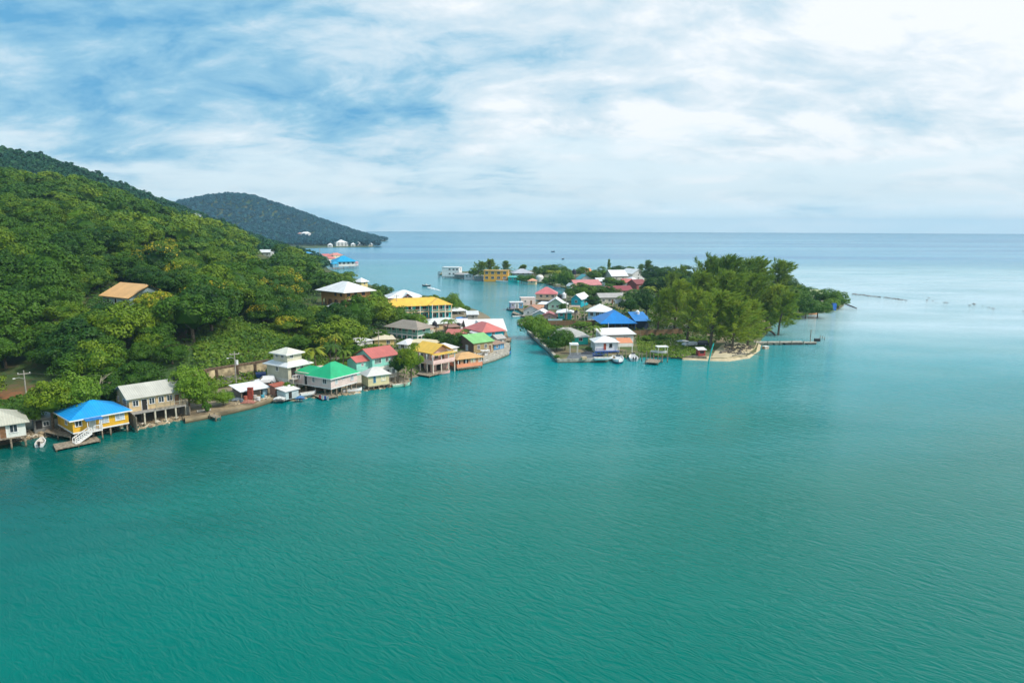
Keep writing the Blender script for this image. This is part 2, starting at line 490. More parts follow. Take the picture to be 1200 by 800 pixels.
# behind the far ridge: down again
for (x, y, z) in [(-300,1150,25),(-600,1100,70),(-220,900,6),(-150,820,-2.5),(-120,640,-2.5),(-90,480,-2.5),(-60,400,-2.5),(-165,1000,-2.5)]:
    ctl.append((x, y, z))
for a in [(120,353,15.5),(152,357,15.5),(172,346,16.0),(136,345,16),(376,356,8.2),(404,358.5,8.2),(415,354,8.2),(392,350,8.4)]:
    cz(*a)
hill_z0 = tps_fit(ctl, 0.002)
def hill_h(x, y):
    z = hill_z0(x, y)
    lim = np.interp(y, [540, 690, 900, 1200], [-105, -190, -300, -430])
    z = np.where(np.asarray(y) > 540, np.minimum(z, (lim-x)*0.35), z)
    return z
def fbm(x, y, s, seed=0.0, oct=4):
    out = 0.0; a = 0.5; f = 1.0/s
    for _ in range(oct):
        out += a*mnoise.noise(Vector((x*f+seed, y*f-seed, seed*1.7))); a *= .5; f *= 2.1
    return out

# ground material for the hill
def ground_mat():
    m, T, b = new_mat('hill_ground')
    co = T.n('ShaderNodeTexCoord').outputs['Object']
    sp = T.n('ShaderNodeSeparateXYZ'); T.set(sp.inputs[0], co)
    a = T.noise(co, 0.05, 5, 0.6); f = T.noise(co, 0.6, 5, 0.65)
    c = T.mix(T.maprange(a, 0.42, 0.66), (0.032, 0.075, 0.010), (0.11, 0.075, 0.032))
    c = T.mix(T.maprange(f, 0.4, 0.66), c, (0.035, 0.085, 0.012))
    red = T.n('ShaderNodeVectorMath', operation='DISTANCE'); T.set(red.inputs[0], T.vmath('ADD', co, T.vmath('MULTIPLY', T.n('ShaderNodeTexNoise').outputs['Color'], (3, 3, 0)))); rp = P(33, 462, 4); red.inputs[1].default_value = (rp.x, rp.y, 4)
    c = T.mix(T.math('MULTIPLY', T.maprange(red.outputs['Value'], 4, 13, 1, 0), T.maprange(f, .3, .6)), c, (0.24, 0.085, 0.03))
    c = T.mix(T.math('MULTIPLY', T.maprange(sp.outputs[2], 1.6, 2.6, 1, 0), T.maprange(sp.outputs[1], 270, 340, 1, 0)), c, T.mix(f, (0.17, 0.135, 0.085), (0.26, 0.22, 0.15)))
    T.set(b.inputs['Base Color'], c); b.inputs['Roughness'].default_value = 0.95
    T.set(b.inputs['Normal'], T.bump(f, 0.6, 0.5))
    return m
def grid_terrain(name, fz, x0, x1, y0, y1, step, mat, rough=0.0, xs=None, ys=None):
    xs = np.arange(x0, x1+step, step) if xs is None else xs
    ys = np.arange(y0, y1+step, step) if ys is None else ys
    gx, gy = np.meshgrid(xs, ys); gz = fz(gx, gy)
    nx, ny = len(xs), len(ys)
    V = np.c_[gx.ravel(), gy.ravel(), gz.ravel()]
    i = np.arange(nx-1)[None, :] + np.arange(ny-1)[:, None]*nx
    F = np.stack([i, i+1, i+nx+1, i+nx], -1).reshape(-1, 4)
    zf = V[:, 2][F].max(1); F = F[zf > -1.2]
    me = fast_mesh(name, V, F, mat, smooth=True)
    o = bpy.data.objects.new(name, me); COL.objects.link(o); tag(o, kind='structure'); return o
GM = ground_mat()
def hill_surface(gx, gy):
    z = hill_h(gx, gy)
    nz = np.array([fbm(a, b_, 14, 2.0, 3) for a, b_ in zip(gx.ravel(), gy.ravel())]).reshape(gx.shape)
    return z + nz*1.6*np.clip((z-2.2)/4, 0, 1)
ys_ = np.concatenate([np.arange(60, 340, 2.5), np.arange(340, 1200, 7.0)])
xs_ = np.concatenate([np.arange(-900, -340, 10.0), np.arange(-340, 14, 2.5)])
grid_terrain('hillside_ground', hill_surface, 0, 0, 0, 0, 1, GM, xs=xs_, ys=ys_)

# distant headland mountain
mc = []
def my(px, py, Y): p = PY(px, py, Y); mc.append((p.x, p.y, p.z-9))
for a in [(180,266,2100),(205,250,2050),(222,238,2020),(238,231,2000),(262,227,1950),(285,229,1900),(305,241,1880),(330,257,1850),(360,271,1800),(390,279,1760),(415,280.5,1720),(240,274,1650),(300,268,1650),(340,278,1600),
          (150,272,2200),(80,275,2300)]: my(*a)
for (px, py, z) in [(300,290,1),(345,289.5,1.5),(380,288.5,1.2),(405,288.8,1.0),(430,288.8,1.0),(444,288.4,0.8)]:
    p = P(px, py, z); mc.append((p.x, p.y, z))
for (px, py) in [(300,300),(345,295),(380,293),(420,292.5),(446,290.5),(458,288),(456,285.5)]:
    p = P(px, py, 0); mc.append((p.x, p.y, -5))
for (px, py, z) in [(425,286.3,1.5),(440,286.6,0.8)]:
    p = P(px, py, z); mc.append((p.x, p.y, z))
for (x, y, z) in [(-700,2700,30),(-1100,2600,60),(-380,2150,-8),(-300,2000,-8),(-500,2500,-4)]: mc.append((x, y, z))
mt_h = tps_fit(mc, 0.002)
grid_terrain('far_headland', mt_h, -1500, -150, 1250, 2700, 22, GM)

# ================================================================== ISLAND
ISL = [(515,322.5),(540,325),(566,327.5),(596,329),(606,328),(620,331),(640,332.5),(650,336),(664,338.5),(668,341),(660,346),(640,349),(628,355),(612,357),(604,361),(612,368),(616,373),(612,378),
       (619,389),(628,398),(642,410),(655,424.0),(690,423.3),(724,422.3),(726,419),(764,418.5),(784,418.5),(800,419.5),(830,420.5),(852,421),(875,419),(886,413),(889,404),(893,397),(900,390),(905,381),(915,376),(930,372),(950,368.5),(968,366),(982,363),(989,358),
       (980,350),(955,344),(925,338),(900,333),(850,328),(800,323.5),(760,321),(720,319),(690,317.8),(650,317.5),(610,318),(560,318.5),(517,320)]
isl = [P(x, y, 0) for x, y in ISL]
def island_mat():
    m, T, b = new_mat('island_ground')
    co = T.n('ShaderNodeTexCoord').outputs['Object']
    a = T.noise(co, 0.09, 5, 0.6); f = T.noise(co, 0.7, 6, 0.7)
    c = T.mix(T.maprange(a, 0.42, 0.56), (0.21, 0.17, 0.10), (0.055, 0.10, 0.015))
    c = T.mix(T.maprange(f, 0.45, 0.72), c, (0.15, 0.12, 0.07))
    T.set(b.inputs['Base Color'], c); b.inputs['Roughness'].default_value = 0.95
    T.set(b.inputs['Normal'], T.bump(f, 0.4, 0.2))
    return m
s = MB()
n = len(isl); cx_ = sum(p.x for p in isl)/n; cy_ = sum(p.y for p in isl)/n
s.prism([(p.x, p.y) for p in isl], -0.6, 0.75)
isle = s.build('island_ground', island_mat()); tag(isle, kind='structure')

def flat_patch(name, pix, z0, z1, mat, kind='structure'):
    s = MB(); s.prism([tuple(P(x, y, z1)[:2]) for x, y in pix], z0, z1)
    o = s.build(name, mat); tag(o, kind=kind); return o
SAND = simple('beach_sand', (0.50, 0.42, 0.27), 0.95, var=0.15, scale=0.5)
DIRT = simple('packed_dirt', (0.24, 0.185, 0.11), 0.95, var=0.35, scale=0.35)
GRAVEL = simple('dark_gravel', (0.12, 0.135, 0.15), 0.95, var=0.3, scale=1.5)
def sloped(name, pix_in, pix_out, zi, mat):
    """beach: from inner edge at height zi down under the water at the outer edge"""
    s = MB(); a = [P(x, y, zi) for x, y in pix_in]; b_ = [P(x, y, 0) for x, y in pix_out]
    for k in range(len(a)-1):
        for (p, q, z0, z1) in ((a, b_, zi, -0.35),):
            s.add([(p[k].x, p[k].y, z0), (q[k].x, q[k].y, z1), (q[k+1].x, q[k+1].y, z1), (p[k+1].x, p[k+1].y, z0)], [(0, 1, 2, 3)])
    o = s.build(name, mat); tag(o, kind='structure'); return o
flat_patch('sand_spit', [(834,418.5),(838,411),(846,404),(860,401),(874,403),(883,409),(874,416),(852,418.5)], 0.5, 0.80, SAND)
sloped('beach_sand', [(800,416),(826,417),(852,417.5),(874,415),(884,408),(888,399)], [(799,422.5),(828,423.5),(856,424.5),(880,420.5),(893,410.5),(896,399)], 0.82, SAND)
flat_patch('sandy_clearing', [(768,401),(790,396),(806,398),(800,404),(780,407)], 0.5, 0.79, SAND)
flat_patch('gravel_yard', [(664,420),(668,413),(697,413),(700,419.5),(690,421)], 0.5, 0.83, GRAVEL)
ROADM = simple('worn_asphalt', (0.16, 0.145, 0.12), 0.9, var=0.2, scale=0.6)
def ribbon(name, pix, width, dz, mat, hf):
    s = MB(); pts = [P(x, y, z) for x, y, z in pix]
    fine = []
    for a, b_ in zip(pts[:-1], pts[1:]):
        for t in np.linspace(0, 1, 8, endpoint=False): fine.append(a.lerp(b_, float(t)))
    fine.append(pts[-1]); prev = None
    for i, p in enumerate(fine):
        d = (fine[min(i+1, len(fine)-1)] - fine[max(i-1, 0)]); nrm = Vector((-d.y, d.x, 0)).normalized()
        l, r = p + nrm*width/2, p - nrm*width/2
        zs_ = [float(hf(np.array([q.x]), np.array([q.y]))[0]) for q in (l, p, r)]
        hump = max(0, zs_[1]-(zs_[0]+zs_[2])/2); zl, zr = zs_[0]+dz+hump, zs_[2]+dz+hump
        cur = ((l.x, l.y, zl), (r.x, r.y, zr), (r.x, r.y, zr-0.5), (l.x, l.y, zl-0.5))
        if prev: s.add([*prev, *cur], [(0, 1, 5, 4), (1, 2, 6, 5), (3, 0, 4, 7)])
        prev = cur
    o = s.build(name, mat); tag(o, kind='structure')
    return o
ribbon('shore_road', [(-60,492,2.0),(60,477,2.0),(150,463,2.0),(230,452,1.9),(262,449.5,1.9),(300,443.5,1.9),(340,434,1.9),(380,424,1.9),(420,413,1.9),(450,403,1.7),(478,397,1.6),(500,392,1.5)], 4.2, 0.06, ROADM, hill_surface)
def quay(name, pix, z, mat, z0=-0.8):
    return flat_patch(name, pix, z0, z, mat)
quay('earth_quay', [(217,492),(240,487.5),(275,480),(300,474),(318,468),(326,462),(318,455),(270,462),(214,474)], 0.70, DIRT)
quay('stone_quay', [(566,424),(580,420),(597,413),(598,402),(584,398),(566,405)], 0.75, CONC)

def seawall(name, label, pix, z0, z1, width, mat, cat='seawall'):
    s = MB(); pts = [P(x, y, 0) for x, y in pix]
    L, R = [], []
    for i, p in enumerate(pts):
        d = pts[min(i+1, len(pts)-1)] - pts[max(i-1, 0)]; nn = Vector((-d.y, d.x, 0)).normalized()
        L.append(p + nn*width/2); R.append(p - nn*width/2)
    s.prism([(p.x, p.y) for p in R] + [(p.x, p.y) for p in reversed(L)], z0, z1)
    # cap stones
    o = s.build(name, mat); tag(o, label, cat); return o
seawall('seawall', 'long low concrete seawall bending round the island point below the mangroves', [(619,390),(628,399),(642,411),(655,425),(690,424.3),(712,423.5)], -0.8, 1.02, 0.9, CONC)
seawall('seawall', 'thin earth-stained concrete edge of the brown quay by the shed', [(214,493),(240,488.6),(275,481),(300,475)], -0.8, 0.80, 0.45, DIRT)
seawall('timber_bulkhead', 'dark low timber bulkhead along the island lawn', [(786,419.5),(800,420.4),(828,421.6)], -0.8, 0.95, 0.35, POSTW, 'bulkhead')

# ================================================================== VEGETATION
def quads(cent, nrm, size, asp=1.0, rng=RNG, updir=None):
    """square leaf clumps at cent facing nrm"""
    n = len(cent)
    nrm = nrm/np.linalg.norm(nrm, axis=1, keepdims=True)
    r = rng.normal(size=(n, 3)) if updir is None else updir + rng.normal(size=(n, 3))*0.05
    u = np.cross(nrm, r); u /= np.linalg.norm(u, axis=1, keepdims=True)+1e-9
    v = np.cross(nrm, u)
    s = np.asarray(size).reshape(-1, 1)*np.ones((n, 1))
    a, b = u*s*0.5, v*s*0.5*asp
    # kite shape, less square
    V = np.stack([cent - b, cent + a*0.8, cent + b*1.1, cent - a*0.8], 1).reshape(-1, 3)
    F = np.arange(4*n).reshape(n, 4)
    return V, F
def ico(sub=1):
    import bmesh
    bm = bmesh.new(); bmesh.ops.create_icosphere(bm, subdivisions=sub, radius=1)
    V = np.array([v.co[:] for v in bm.verts]); F = np.array([[v.index for v in f.verts] for f in bm.faces]); bm.free()
    return V, F
ICO1, ICO2 = ico(1), ico(2)
def ico_quads(V, F):
    """triangles as degenerate-free quads by repeating is bad: use split into quads via midpoint"""
    Vn = []; Fn = []
    for f in F:
        a, b, c = V[f[0]], V[f[1]], V[f[2]]; g = (a+b+c)/3
        k = len(Vn); Vn += [a, (a+b)/2, b, (b+c)/2, c, (c+a)/2, g]
        Fn += [[k, k+1, k+6, k+5], [k+1, k+2, k+3, k+6], [k+5, k+6, k+3, k+4]]
    return np.array(Vn), np.array(Fn)
IQ1 = ico_quads(*ICO1)
def fib(n, rng, zmin=-0.2):
    z = rng.uniform(zmin, 1, n); t = rng.uniform(0, 2*np.pi, n); r = np.sqrt(1-z*z)
    return np.c_[r*np.cos(t), r*np.sin(t), z]
def crown_broad(seed, R=4.5, H=6.0, base=2.6, lobes=34, per=105, leaf=0.37, flower=0.0, zmin=-0.35, flat=1.0, core=True):
    rng = np.random.default_rng(seed)
    dirs = fib(lobes, rng, zmin)
    irr = 1 + 0.16*np.array([mnoise.noise(Vector((d[0]*1.3+seed, d[1]*1.3, d[2]*1.3))) for d in dirs])*2
    lc = dirs*np.array([R*0.80, R*0.80, H*0.5*0.80])*irr[:, None] + np.array([0, 0, base + H*0.5])
    lr = rng.uniform(0.20, 0.36, lobes)*R
    Vs, Fs, tint, flo = [], [], [], []; off = 0
    for i in range(lobes):
        d = fib(per, rng, -0.55)
        # push lobes' leaves outwards of the crown
        outw = dirs[i]; d = d + outw*0.35; d /= np.linalg.norm(d, axis=1, keepdims=True)
        jit = rng.normal(1.0, 0.10, per)[:, None]
        c = lc[i] + d*lr[i]*np.array([1, 1, 0.78*flat])*jit
        nr = d + rng.normal(size=(per, 3))*0.32 + np.array([0, 0, 0.25])
        V, F = quads(c, nr, rng.uniform(0.7, 1.35, per)*leaf, rng=rng)
        Vs.append(V); Fs.append(F+off); off += len(V)
        lt = rng.uniform(0.25, 0.68)
        tint.append(np.clip(lt + rng.normal(0, 0.07, per), 0, 1))
        fl = np.zeros(per)
        if flower and dirs[i][2] > 0.05 and rng.random() < flower: fl = (rng.random(per) < 0.55).astype(float)*rng.uniform(0.5, 1, per)
        flo.append(fl)
    if core:
        V, F = IQ1; k = 0.80
        V = V*np.array([R*k*0.85, R*k*0.85, H*0.5*k*0.9])
        V = V*(1+0.12*rng.normal(size=(1, 1))) + np.array([0, 0, base+H*0.5-0.2])
        Vs.append(V); Fs.append(F+off); off += len(V); tint.append(np.full(len(F), 0.15)); flo.append(np.zeros(len(F)))
    return np.vstack(Vs), np.vstack(Fs), np.concatenate(tint), np.concatenate(flo)
def trunk_mb(h, r, seed, spread=2.5, nl=5, z0=-1.2, bend=0.3):
    rd = random.Random(seed); s = MB()
    top = Vector((rd.uniform(-bend, bend), rd.uniform(-bend, bend), h))
    s.tube([(0, 0, z0), (top.x*0.2, top.y*0.3, h*0.45), top], [r*1.25, r, r*0.7])
    for k in range(nl):
        a = 2*math.pi*k/nl + rd.uniform(-.4, .4); st = top*rd.uniform(0.6, 1.0)
        e = st + Vector((math.cos(a)*spread*rd.uniform(.6, 1), math.sin(a)*spread*rd.uniform(.6, 1), rd.uniform(1.4, 2.8)))
        s.tube([st, st.lerp(e, .5)+Vector((0, 0, -.15)), e], [r*.55, r*.4, r*.18], 5)
    return s
PROTO = {}
def proto(kind, crown_name, V, F, mat, tint, flo, trunk, extra=None):
    me = fast_mesh(crown_name, V, F, mat, {'tint': tint, 'flower': flo})
    ms = trunk.build('trunk', BARK); tm = ms.data; bpy.data.objects.remove(ms)
    PROTO.setdefault(kind, []).append((crown_name, me, tm))
for sd_ in range(8):
    V, F, t, fl = crown_broad(100+sd_, R=4.5, H=6.6+0.25*sd_, base=1.2, lobes=34+sd_ % 3*5, zmin=-0.55)
    proto('broad', 'crown', V, F, LEAF, t, fl, trunk_mb(3.6, 0.28, sd_))
for sd_ in range(3):
    V, F, t, fl = crown_broad(140+sd_, R=4.5, H=6.8, base=1.2, lobes=38, zmin=-.5, flower=0.38)
    proto('flower', 'crown', V, F, LEAF, t, fl, trunk_mb(3.6, 0.28, sd_+20))
for sd_ in range(3):
    V, F, t, fl = crown_broad(160+sd_, R=4.5, H=6.6, base=0.6, lobes=42, zmin=-0.8, per=90)
    proto('mangrove', 'crown', V, F, LEAF_MAN, t, fl, trunk_mb(2.6, 0.2, sd_+30, nl=7))
for sd_ in range(3):                       # tall spreading tree with flat layered boughs
    V, F, t, fl = crown_broad(180+sd_, R=5.2, H=6.5, base=4.0, lobes=26, flat=0.45, zmin=-0.3, core=False, per=80)
    proto('layered', 'crown', V, F, LEAF_MAN, t, fl, trunk_mb(5.2, 0.26, sd_+40, spread=3.6, nl=8))
for sd_ in range(3):
    V, F, t, fl = crown_broad(200+sd_, R=1.5, H=1.7, base=0.0, lobes=12, per=40, leaf=0.30, zmin=-0.2)
    proto('shrub', 'foliage', V, F, LEAF_MAN, t, fl, trunk_mb(0.6, 0.06, sd_+50, spread=.5, nl=3, z0=-.3))
for sd_ in range(3):
    V, F, t, fl = crown_broad(220+sd_, R=3.0, H=4.6, base=1.2, lobes=24, flower=0.0)
    proto('small', 'crown', V, F, LEAF, t, fl, trunk_mb(2.2, 0.16, sd_+60, spread=1.4))

def casuarina(seed, H=20.0, R=6.5, limbs=50, lean=0.10):
    rng = np.random.default_rng(seed); rd = random.Random(seed)
    s = MB(); top = Vector((lean*H, 0, H*0.86))
    def tp(t): return Vector((top.x*t*t, rd.uniform(-.1, .1), top.z*t))
    s.tube([(0, 0, -1), tp(.3), tp(.65), tp(1)], [0.42, 0.33, 0.2, 0.06])
    C, D, tint, TIPS = [], [], [], []
    for k in range(limbs):
        t = 0.16 + 0.84*((k+.5)/limbs)**0.9; a = k*2.399 + rd.uniform(-.3, .3)
        prof = math.sin(math.pi*min(1, 0.18+0.80*t))**0.7
        L = R*prof*rd.uniform(0.45, 1.25) + 0.9
        st = tp(t); up = 0.25 + 0.9*t
        d = Vector((math.cos(a)+0.25+.25*t, math.sin(a), up+(.45 if t > .45 else 0))).normalized()
        e = st + d*L
        if k % 2 == 0: s.tube([st, st.lerp(e, .5)+Vector((0, 0, -.25)), e], [0.10, 0.06, 0.02], 4)
        lt = rd.uniform(0.15, 0.8); TIPS.append((np.array(e), np.array(d), lt))
        for q in np.linspace(0.30, 0.95, 6):
            c = np.array(st.lerp(e, float(q))) + rng.normal(0, 0.25, 3)
            m = 11
            dirs = np.array(d)*0.9 + rng.normal(0, 0.62, (m, 3)) + np.array([0.42, 0, 0.12 + 0.3*t])
            dirs /= np.linalg.norm(dirs, axis=1, keepdims=True)
            C.append(c + dirs*0.5 + rng.normal(0, .28, (m, 3))); D.append(dirs); tint.append(np.clip(lt + rng.normal(0, .12, m), 0, 1))
    nb = sum(len(c) for c in C)
    for (e, dd, lt) in TIPS:                      # long wind-combed plumes at the limb ends
        m = 16; dirs = dd*1.0 + rng.normal(0, .20, (m, 3)) + np.array([.28, 0, .05]); dirs /= np.linalg.norm(dirs, axis=1, keepdims=True)
        C.append(e + dirs*rng.uniform(.2, 1.5, (m, 1)) + rng.normal(0, .16, (m, 3))); D.append(dirs); tint.append(np.clip(lt + rng.normal(.05, .1, m), 0, 1))
    C, D, tint = np.vstack(C), np.vstack(D), np.concatenate(tint); n = len(C)
    side = np.cross(D, rng.normal(size=(n, 3))); side /= np.linalg.norm(side, axis=1, keepdims=True)
    L = rng.uniform(0.9, 2.0, (n, 1)); wd = rng.uniform(0.08, 0.17, (n, 1)); L[nb:] *= 1.15
    droop = np.array([0, 0, -0.18])
    V = np.stack([C - D*L*.5, C + side*wd, C + D*L*.6 + droop*L, C - side*wd], 1).reshape(-1, 3)
    return V, np.arange(4*n).reshape(n, 4), tint, np.zeros(n), s
for sd_ in range(5):
    V, F, t, fl, tr = casuarina(300+sd_, R=[6.5, 7.2, 5.6, 6.2, 5.0][sd_], lean=[.08, .14, .05, .12, .18][sd_])
    proto('casuarina', 'crown', V, F, LEAF_CAS, t, fl, tr)
def palm(seed, H=7.0, nf=13):
    rng = np.random.default_rng(seed); rd = random.Random(seed); s = MB()
    b = rd.uniform(-.9, .9)
    top = Vector((b, rd.uniform(-.3, .3), H))
    s.tube([(0, 0, -.5), (b*.15, 0, H*.35), (b*.5, 0, H*.7), top], [0.24, 0.17, 0.14, 0.12])
    Vs, tint = [], []
    for k in range(nf):
        a = k*2.399; up = rd.uniform(0.1, 1.5); L = rd.uniform(2.9, 4.0); lt = rd.uniform(.15, .85)
        d = Vector((math.cos(a), math.sin(a), 0)); pts = []
        for q in np.linspace(0, 1, 15):
            pts.append(top + d*L*float(q)*(1-.15*float(q)) + Vector((0, 0, L*(up*0.6*float(q) - (0.55+.35*up)*float(q)**2))))
        sd2 = Vector((-d.y, d.x, 0))
        for i in range(1, 15):
            p = pts[i]; q = i/14; fl_ = 0.52*math.sin(math.pi*min(1, .12+.86*q))**.6
            tan = (pts[i]-pts[i-1]).normalized()
            for sg in (-1, 1):
                tip = p + (sd2*sg*fl_ + tan*0.45*fl_ + Vector((0, 0, -0.38*fl_)))
                wv = tan*0.13
                Vs += [tuple(p-wv), tuple(p+wv), tuple(tip+wv*.6), tuple(tip-wv*.6)]
                tint.append(min(1, max(0, lt + rd.uniform(-.1, .1))))
    V = np.array(Vs)
    # hanging fruit and old fronds stay in the crown
    return V, np.arange(len(V)).reshape(-1, 4), np.array(tint), np.zeros(len(tint)), s
for sd_ in range(3):
    V, F, t, fl, tr = palm(400+sd_)
    proto('palm', 'fronds', V, F, LEAF_PALM, t, fl, tr)

SPEC = {'broad': ('broadleaf_tree', 'tree', 4.5, 8.6), 'flower': ('flowering_tree', 'tree', 4.5, 8.6), 'mangrove': ('mangrove_tree', 'mangrove', 4.6, 7.4),
        'layered': ('spreading_tree', 'tree', 5.6, 11.0), 'shrub': ('shrub', 'shrub', 1.6, 1.9), 'small': ('small_tree', 'tree', 3.2, 6.2),
        'casuarina': ('casuarina_tree', 'casuarina', 7.0, 20.5), 'palm': ('palm_tree', 'palm', 3.4, 8.6)}
RT_ = random.Random(5)
def plant(kind, loc, sx, sz, label, group, rz=None, var=None, tone=None):
    tone = RT_.uniform(.15, .8) if tone is None else tone
    name, cat, r0, h0 = SPEC[kind]
    pr = PROTO[kind]; cn, cm, tm = pr[RT_.randrange(len(pr)) if var is None else var]
    rz = RT_.uniform(0, 6.28) if rz is None else rz
    root = thing(name, label, cat, loc, rz, group)
    root.scale = (sx, sx, sz)
    for nm, me in ((cn, cm), ('trunk', tm)):
        c = bpy.data.objects.new(nm, me); COL.objects.link(c); c.parent = root; c.color = (tone, tone, tone, 1)
    return root
def tree_at(kind, px, base, top, width, z, label, group=None, rz=None, var=None):
    """tree whose foot is seen at (px, base) on level z, reaching up to picture row top and width px wide"""
    g = P(px, base, z); k = mpp(g)
    name, cat, r0, h0 = SPEC[kind]
    tone = .85 if any(q in label for q in ('bright', 'yellow', 'front casuarina', 'light green', 'soft', 'front right', 'olive')) else (.12 if 'dark' in label else .5)
    return plant(kind, (g.x, g.y, z), width*k/2/r0, max(0.2, (base-top)*k/h0), label, group, rz, var, tone+RT_.uniform(-.1, .1))

# ---- hillside wood -------------------------------------------------
def hz_(x, y): return float(hill_h(np.array([x]), np.array([y]))[0])
# spots kept clear: (x0,x1,y0,y1 in the picture, nearer than this distance)
CLEAR = [(112,182,322,350,200,0.75), (362,420,326,358,262,1.0), (304,320,290,302,470,1), (60,222,440,510,128,1), (0,70,470,520,128,1),
         (228,318,420,480,160,1), (312,480,398,470,175,1), (448,600,345,440,300,1), (420,434,322,337,420,1), (378,424,293,318,640,1), (22,38,430,480,140,1)]
spots = []
def scatter(x0, x1, y0, y1, step, jit, seed):
    rd = np.random.default_rng(seed); gx, gy = np.meshgrid(np.arange(x0, x1, step), np.arange(y0, y1, step*0.87))
    gx = gx + (np.arange(gx.shape[0]) % 2)[:, None]*step*.5
    gx = gx + rd.uniform(-jit, jit, gx.shape)*step; gy = gy + rd.uniform(-jit, jit, gy.shape)*step
    x, y = gx.ravel(), gy.ravel(); z = hill_h(x, y); return x, y, z, rd
def in_poly(x, y, poly):
    c = False; n = len(poly)
    for i in range(n):
        x1, y1 = poly[i]; x2, y2 = poly[(i+1) % n]
        if (y1 > y) != (y2 > y) and x < (x2-x1)*(y-y1)/(y2-y1)+x1: c = not c
    return c
OPEN = [[(290,432),(345,425),(352,402),(330,392),(300,385),(285,372),(262,385),(236,405),(232,422)],          # grassy slope above the wall
        [(402,402),(448,402),(440,382),(420,374),(404,380)],
        [(0,478),(52,472),(50,446),(38,432),(12,440)],                                      # red earth bank
        [(228,470),(352,452),(352,420),(228,428)],
        [(120,357),(158,360),(182,346),(150,338),(118,344)],[(372,360),(418,360),(418,345),(372,345)]]
X_, Y_, Z_, rd_ = scatter(-330, 10, 100, 470, 6.9, 0.40, 3)
near_list = []
for x, y, z in zip(X_, Y_, Z_):
    if z < 2.6: continue
    px, py, f = proj((x, y, z))
    if px < -45 or px > 600: continue
    if px > 446 and py > 340: continue
    if any(in_poly(px, py, pg) for pg in OPEN): continue
    sc = float(rd_.choice([rd_.uniform(.62, .9), rd_.uniform(.9, 1.3), rd_.uniform(1.25, 1.65)], p=[.3, .45, .25])); sz = sc*float(rd_.uniform(0.68, 1.05))
    tx, ty, _ = proj((x, y, z+8.6*sz)); wpx = 4.5*sc/(f/FPX)
    bad = False
    for (a, b_, c, d, Ymax, kk) in CLEAR:
        if y < Ymax and px+wpx*.8 > a and px-wpx*.8 < b_ and ty < d-1 and py > c: 
            bad = True
    if bad: continue
    near_list.append((y, x, z, sc, sz, px, py))
near_list.sort()
LAND = [(0, 'at the left picture edge'), (38, 'above the red earth bank'), (75, 'above the yellow house'), (112, 'left of the orange-tan roof'), (150, 'at the orange-tan roof'), (188, 'above the beige house'),
        (225, 'above the retaining wall end'), (262, 'above the retaining wall pole'), (300, 'above the cream house'), (335, 'above the green roof'), (368, 'at the brown arched house'), (400, 'below the far bay'), (432, 'near the hotel')]
ROWS = [(0, 'skyline row'), (230, 'upper slope'), (268, 'high middle slope'), (305, 'middle slope'), (342, 'lower middle slope'), (378, 'lower slope'), (415, 'foot of the slope')]
def pick(t, v):
    r = t[0][1]
    for k, n_ in t:
        if v >= k: r = n_
    return r
TONES = [(0.10, 'dark green'), (0.38, 'mid green'), (0.72, 'yellow-green')]
n_ind = 0; rest = []; HT_ = {}
for (y, x, z, sc, sz, px, py) in near_list:
    if n_ind < 285:
        fl = RT_.random() < (0.16 if 180 < px < 430 and py > 285 else 0.0)
        k = RT_.choices([0, 1, 2], [4, 4, 3])[0] if fbm(x, y, 30, 2.2) < .02 else RT_.choices([0, 1, 2], [1, 3, 5])[0]
        cx, cy_p, ff = proj((x, y, z+5*sz)); size = 'small' if sc < .88 else ('large' if sc > 1.12 else 'medium')
        tone, tn = TONES[k]; where = f'{pick(ROWS, cy_p)} {pick(LAND, cx)}'
        grp = 'flowering trees on the near hill' if fl else 'broadleaf trees on the near hill'
        o = plant('flower' if fl else 'broad', (x, y, z-0.2), sc, sz, f'{size} {tn} ' + ('yellow-flowering tree ' if fl else 'broadleaf tree ') + where, grp, tone=tone + RT_.uniform(-.08, .10))
        HT_.setdefault(o['label'], []).append((cx, o))
        n_ind += 1
    else: rest.append((x, y, z, sc, sz))
ORD = ['leftmost', 'second from left', 'third from left', 'fourth from left', 'fifth from left', 'sixth from left', 'seventh from left', 'eighth from left', 'ninth from left']
for lab, lst in HT_.items():
    if len(lst) > 1:
        lst.sort(key=lambda q: q[0])
        for i, (_, o) in enumerate(lst): o['label'] = lab + ', ' + (ORD[min(i, 8)] if i < len(lst)-1 else 'rightmost')
# ---- forest mass beyond: one object ----------------------------------
def forest(name, items, mat, variants, label, cat='forest', tvar=None):
    Vs, Fs, Ts, Fl = [], [], [], []; off = 0
    rd = np.random.default_rng(77)
    for (x, y, z, sc, sz) in items:
        V, F, t, fl = variants[rd.integers(len(variants))]
        a = rd.uniform(0, 6.28); c, s_ = math.cos(a), math.sin(a)
        W_ = np.c_[(V[:, 0]*c - V[:, 1]*s_)*sc + x, (V[:, 0]*s_ + V[:, 1]*c)*sc + y, V[:, 2]*sz + z]
        tt = rd.uniform(-0.1, 0.62) if tvar is None else tvar(x, y, rd)
        Vs.append(W_); Fs.append(F+off); off += len(V); Ts.append(np.clip(t*0.5 + tt, 0, 1)); Fl.append(fl)
    me = fast_mesh(name, np.vstack(Vs), np.vstack(Fs), mat, {'tint': np.concatenate(Ts), 'flower': np.concatenate(Fl)})
    o = bpy.data.objects.new(name, me); COL.objects.link(o); tag(o, label, cat, kind='stuff'); return o
mid_var = [crown_broad(500+i, R=4.6, H=6.2, lobes=20, per=40, leaf=0.66, zmin=-0.1, base=2.0) for i in range(6)]
far_var = [crown_broad(520+i, R=4.8, H=6.8, lobes=10, per=14, leaf=1.7, zmin=0.0, base=1.0) for i in range(5)]
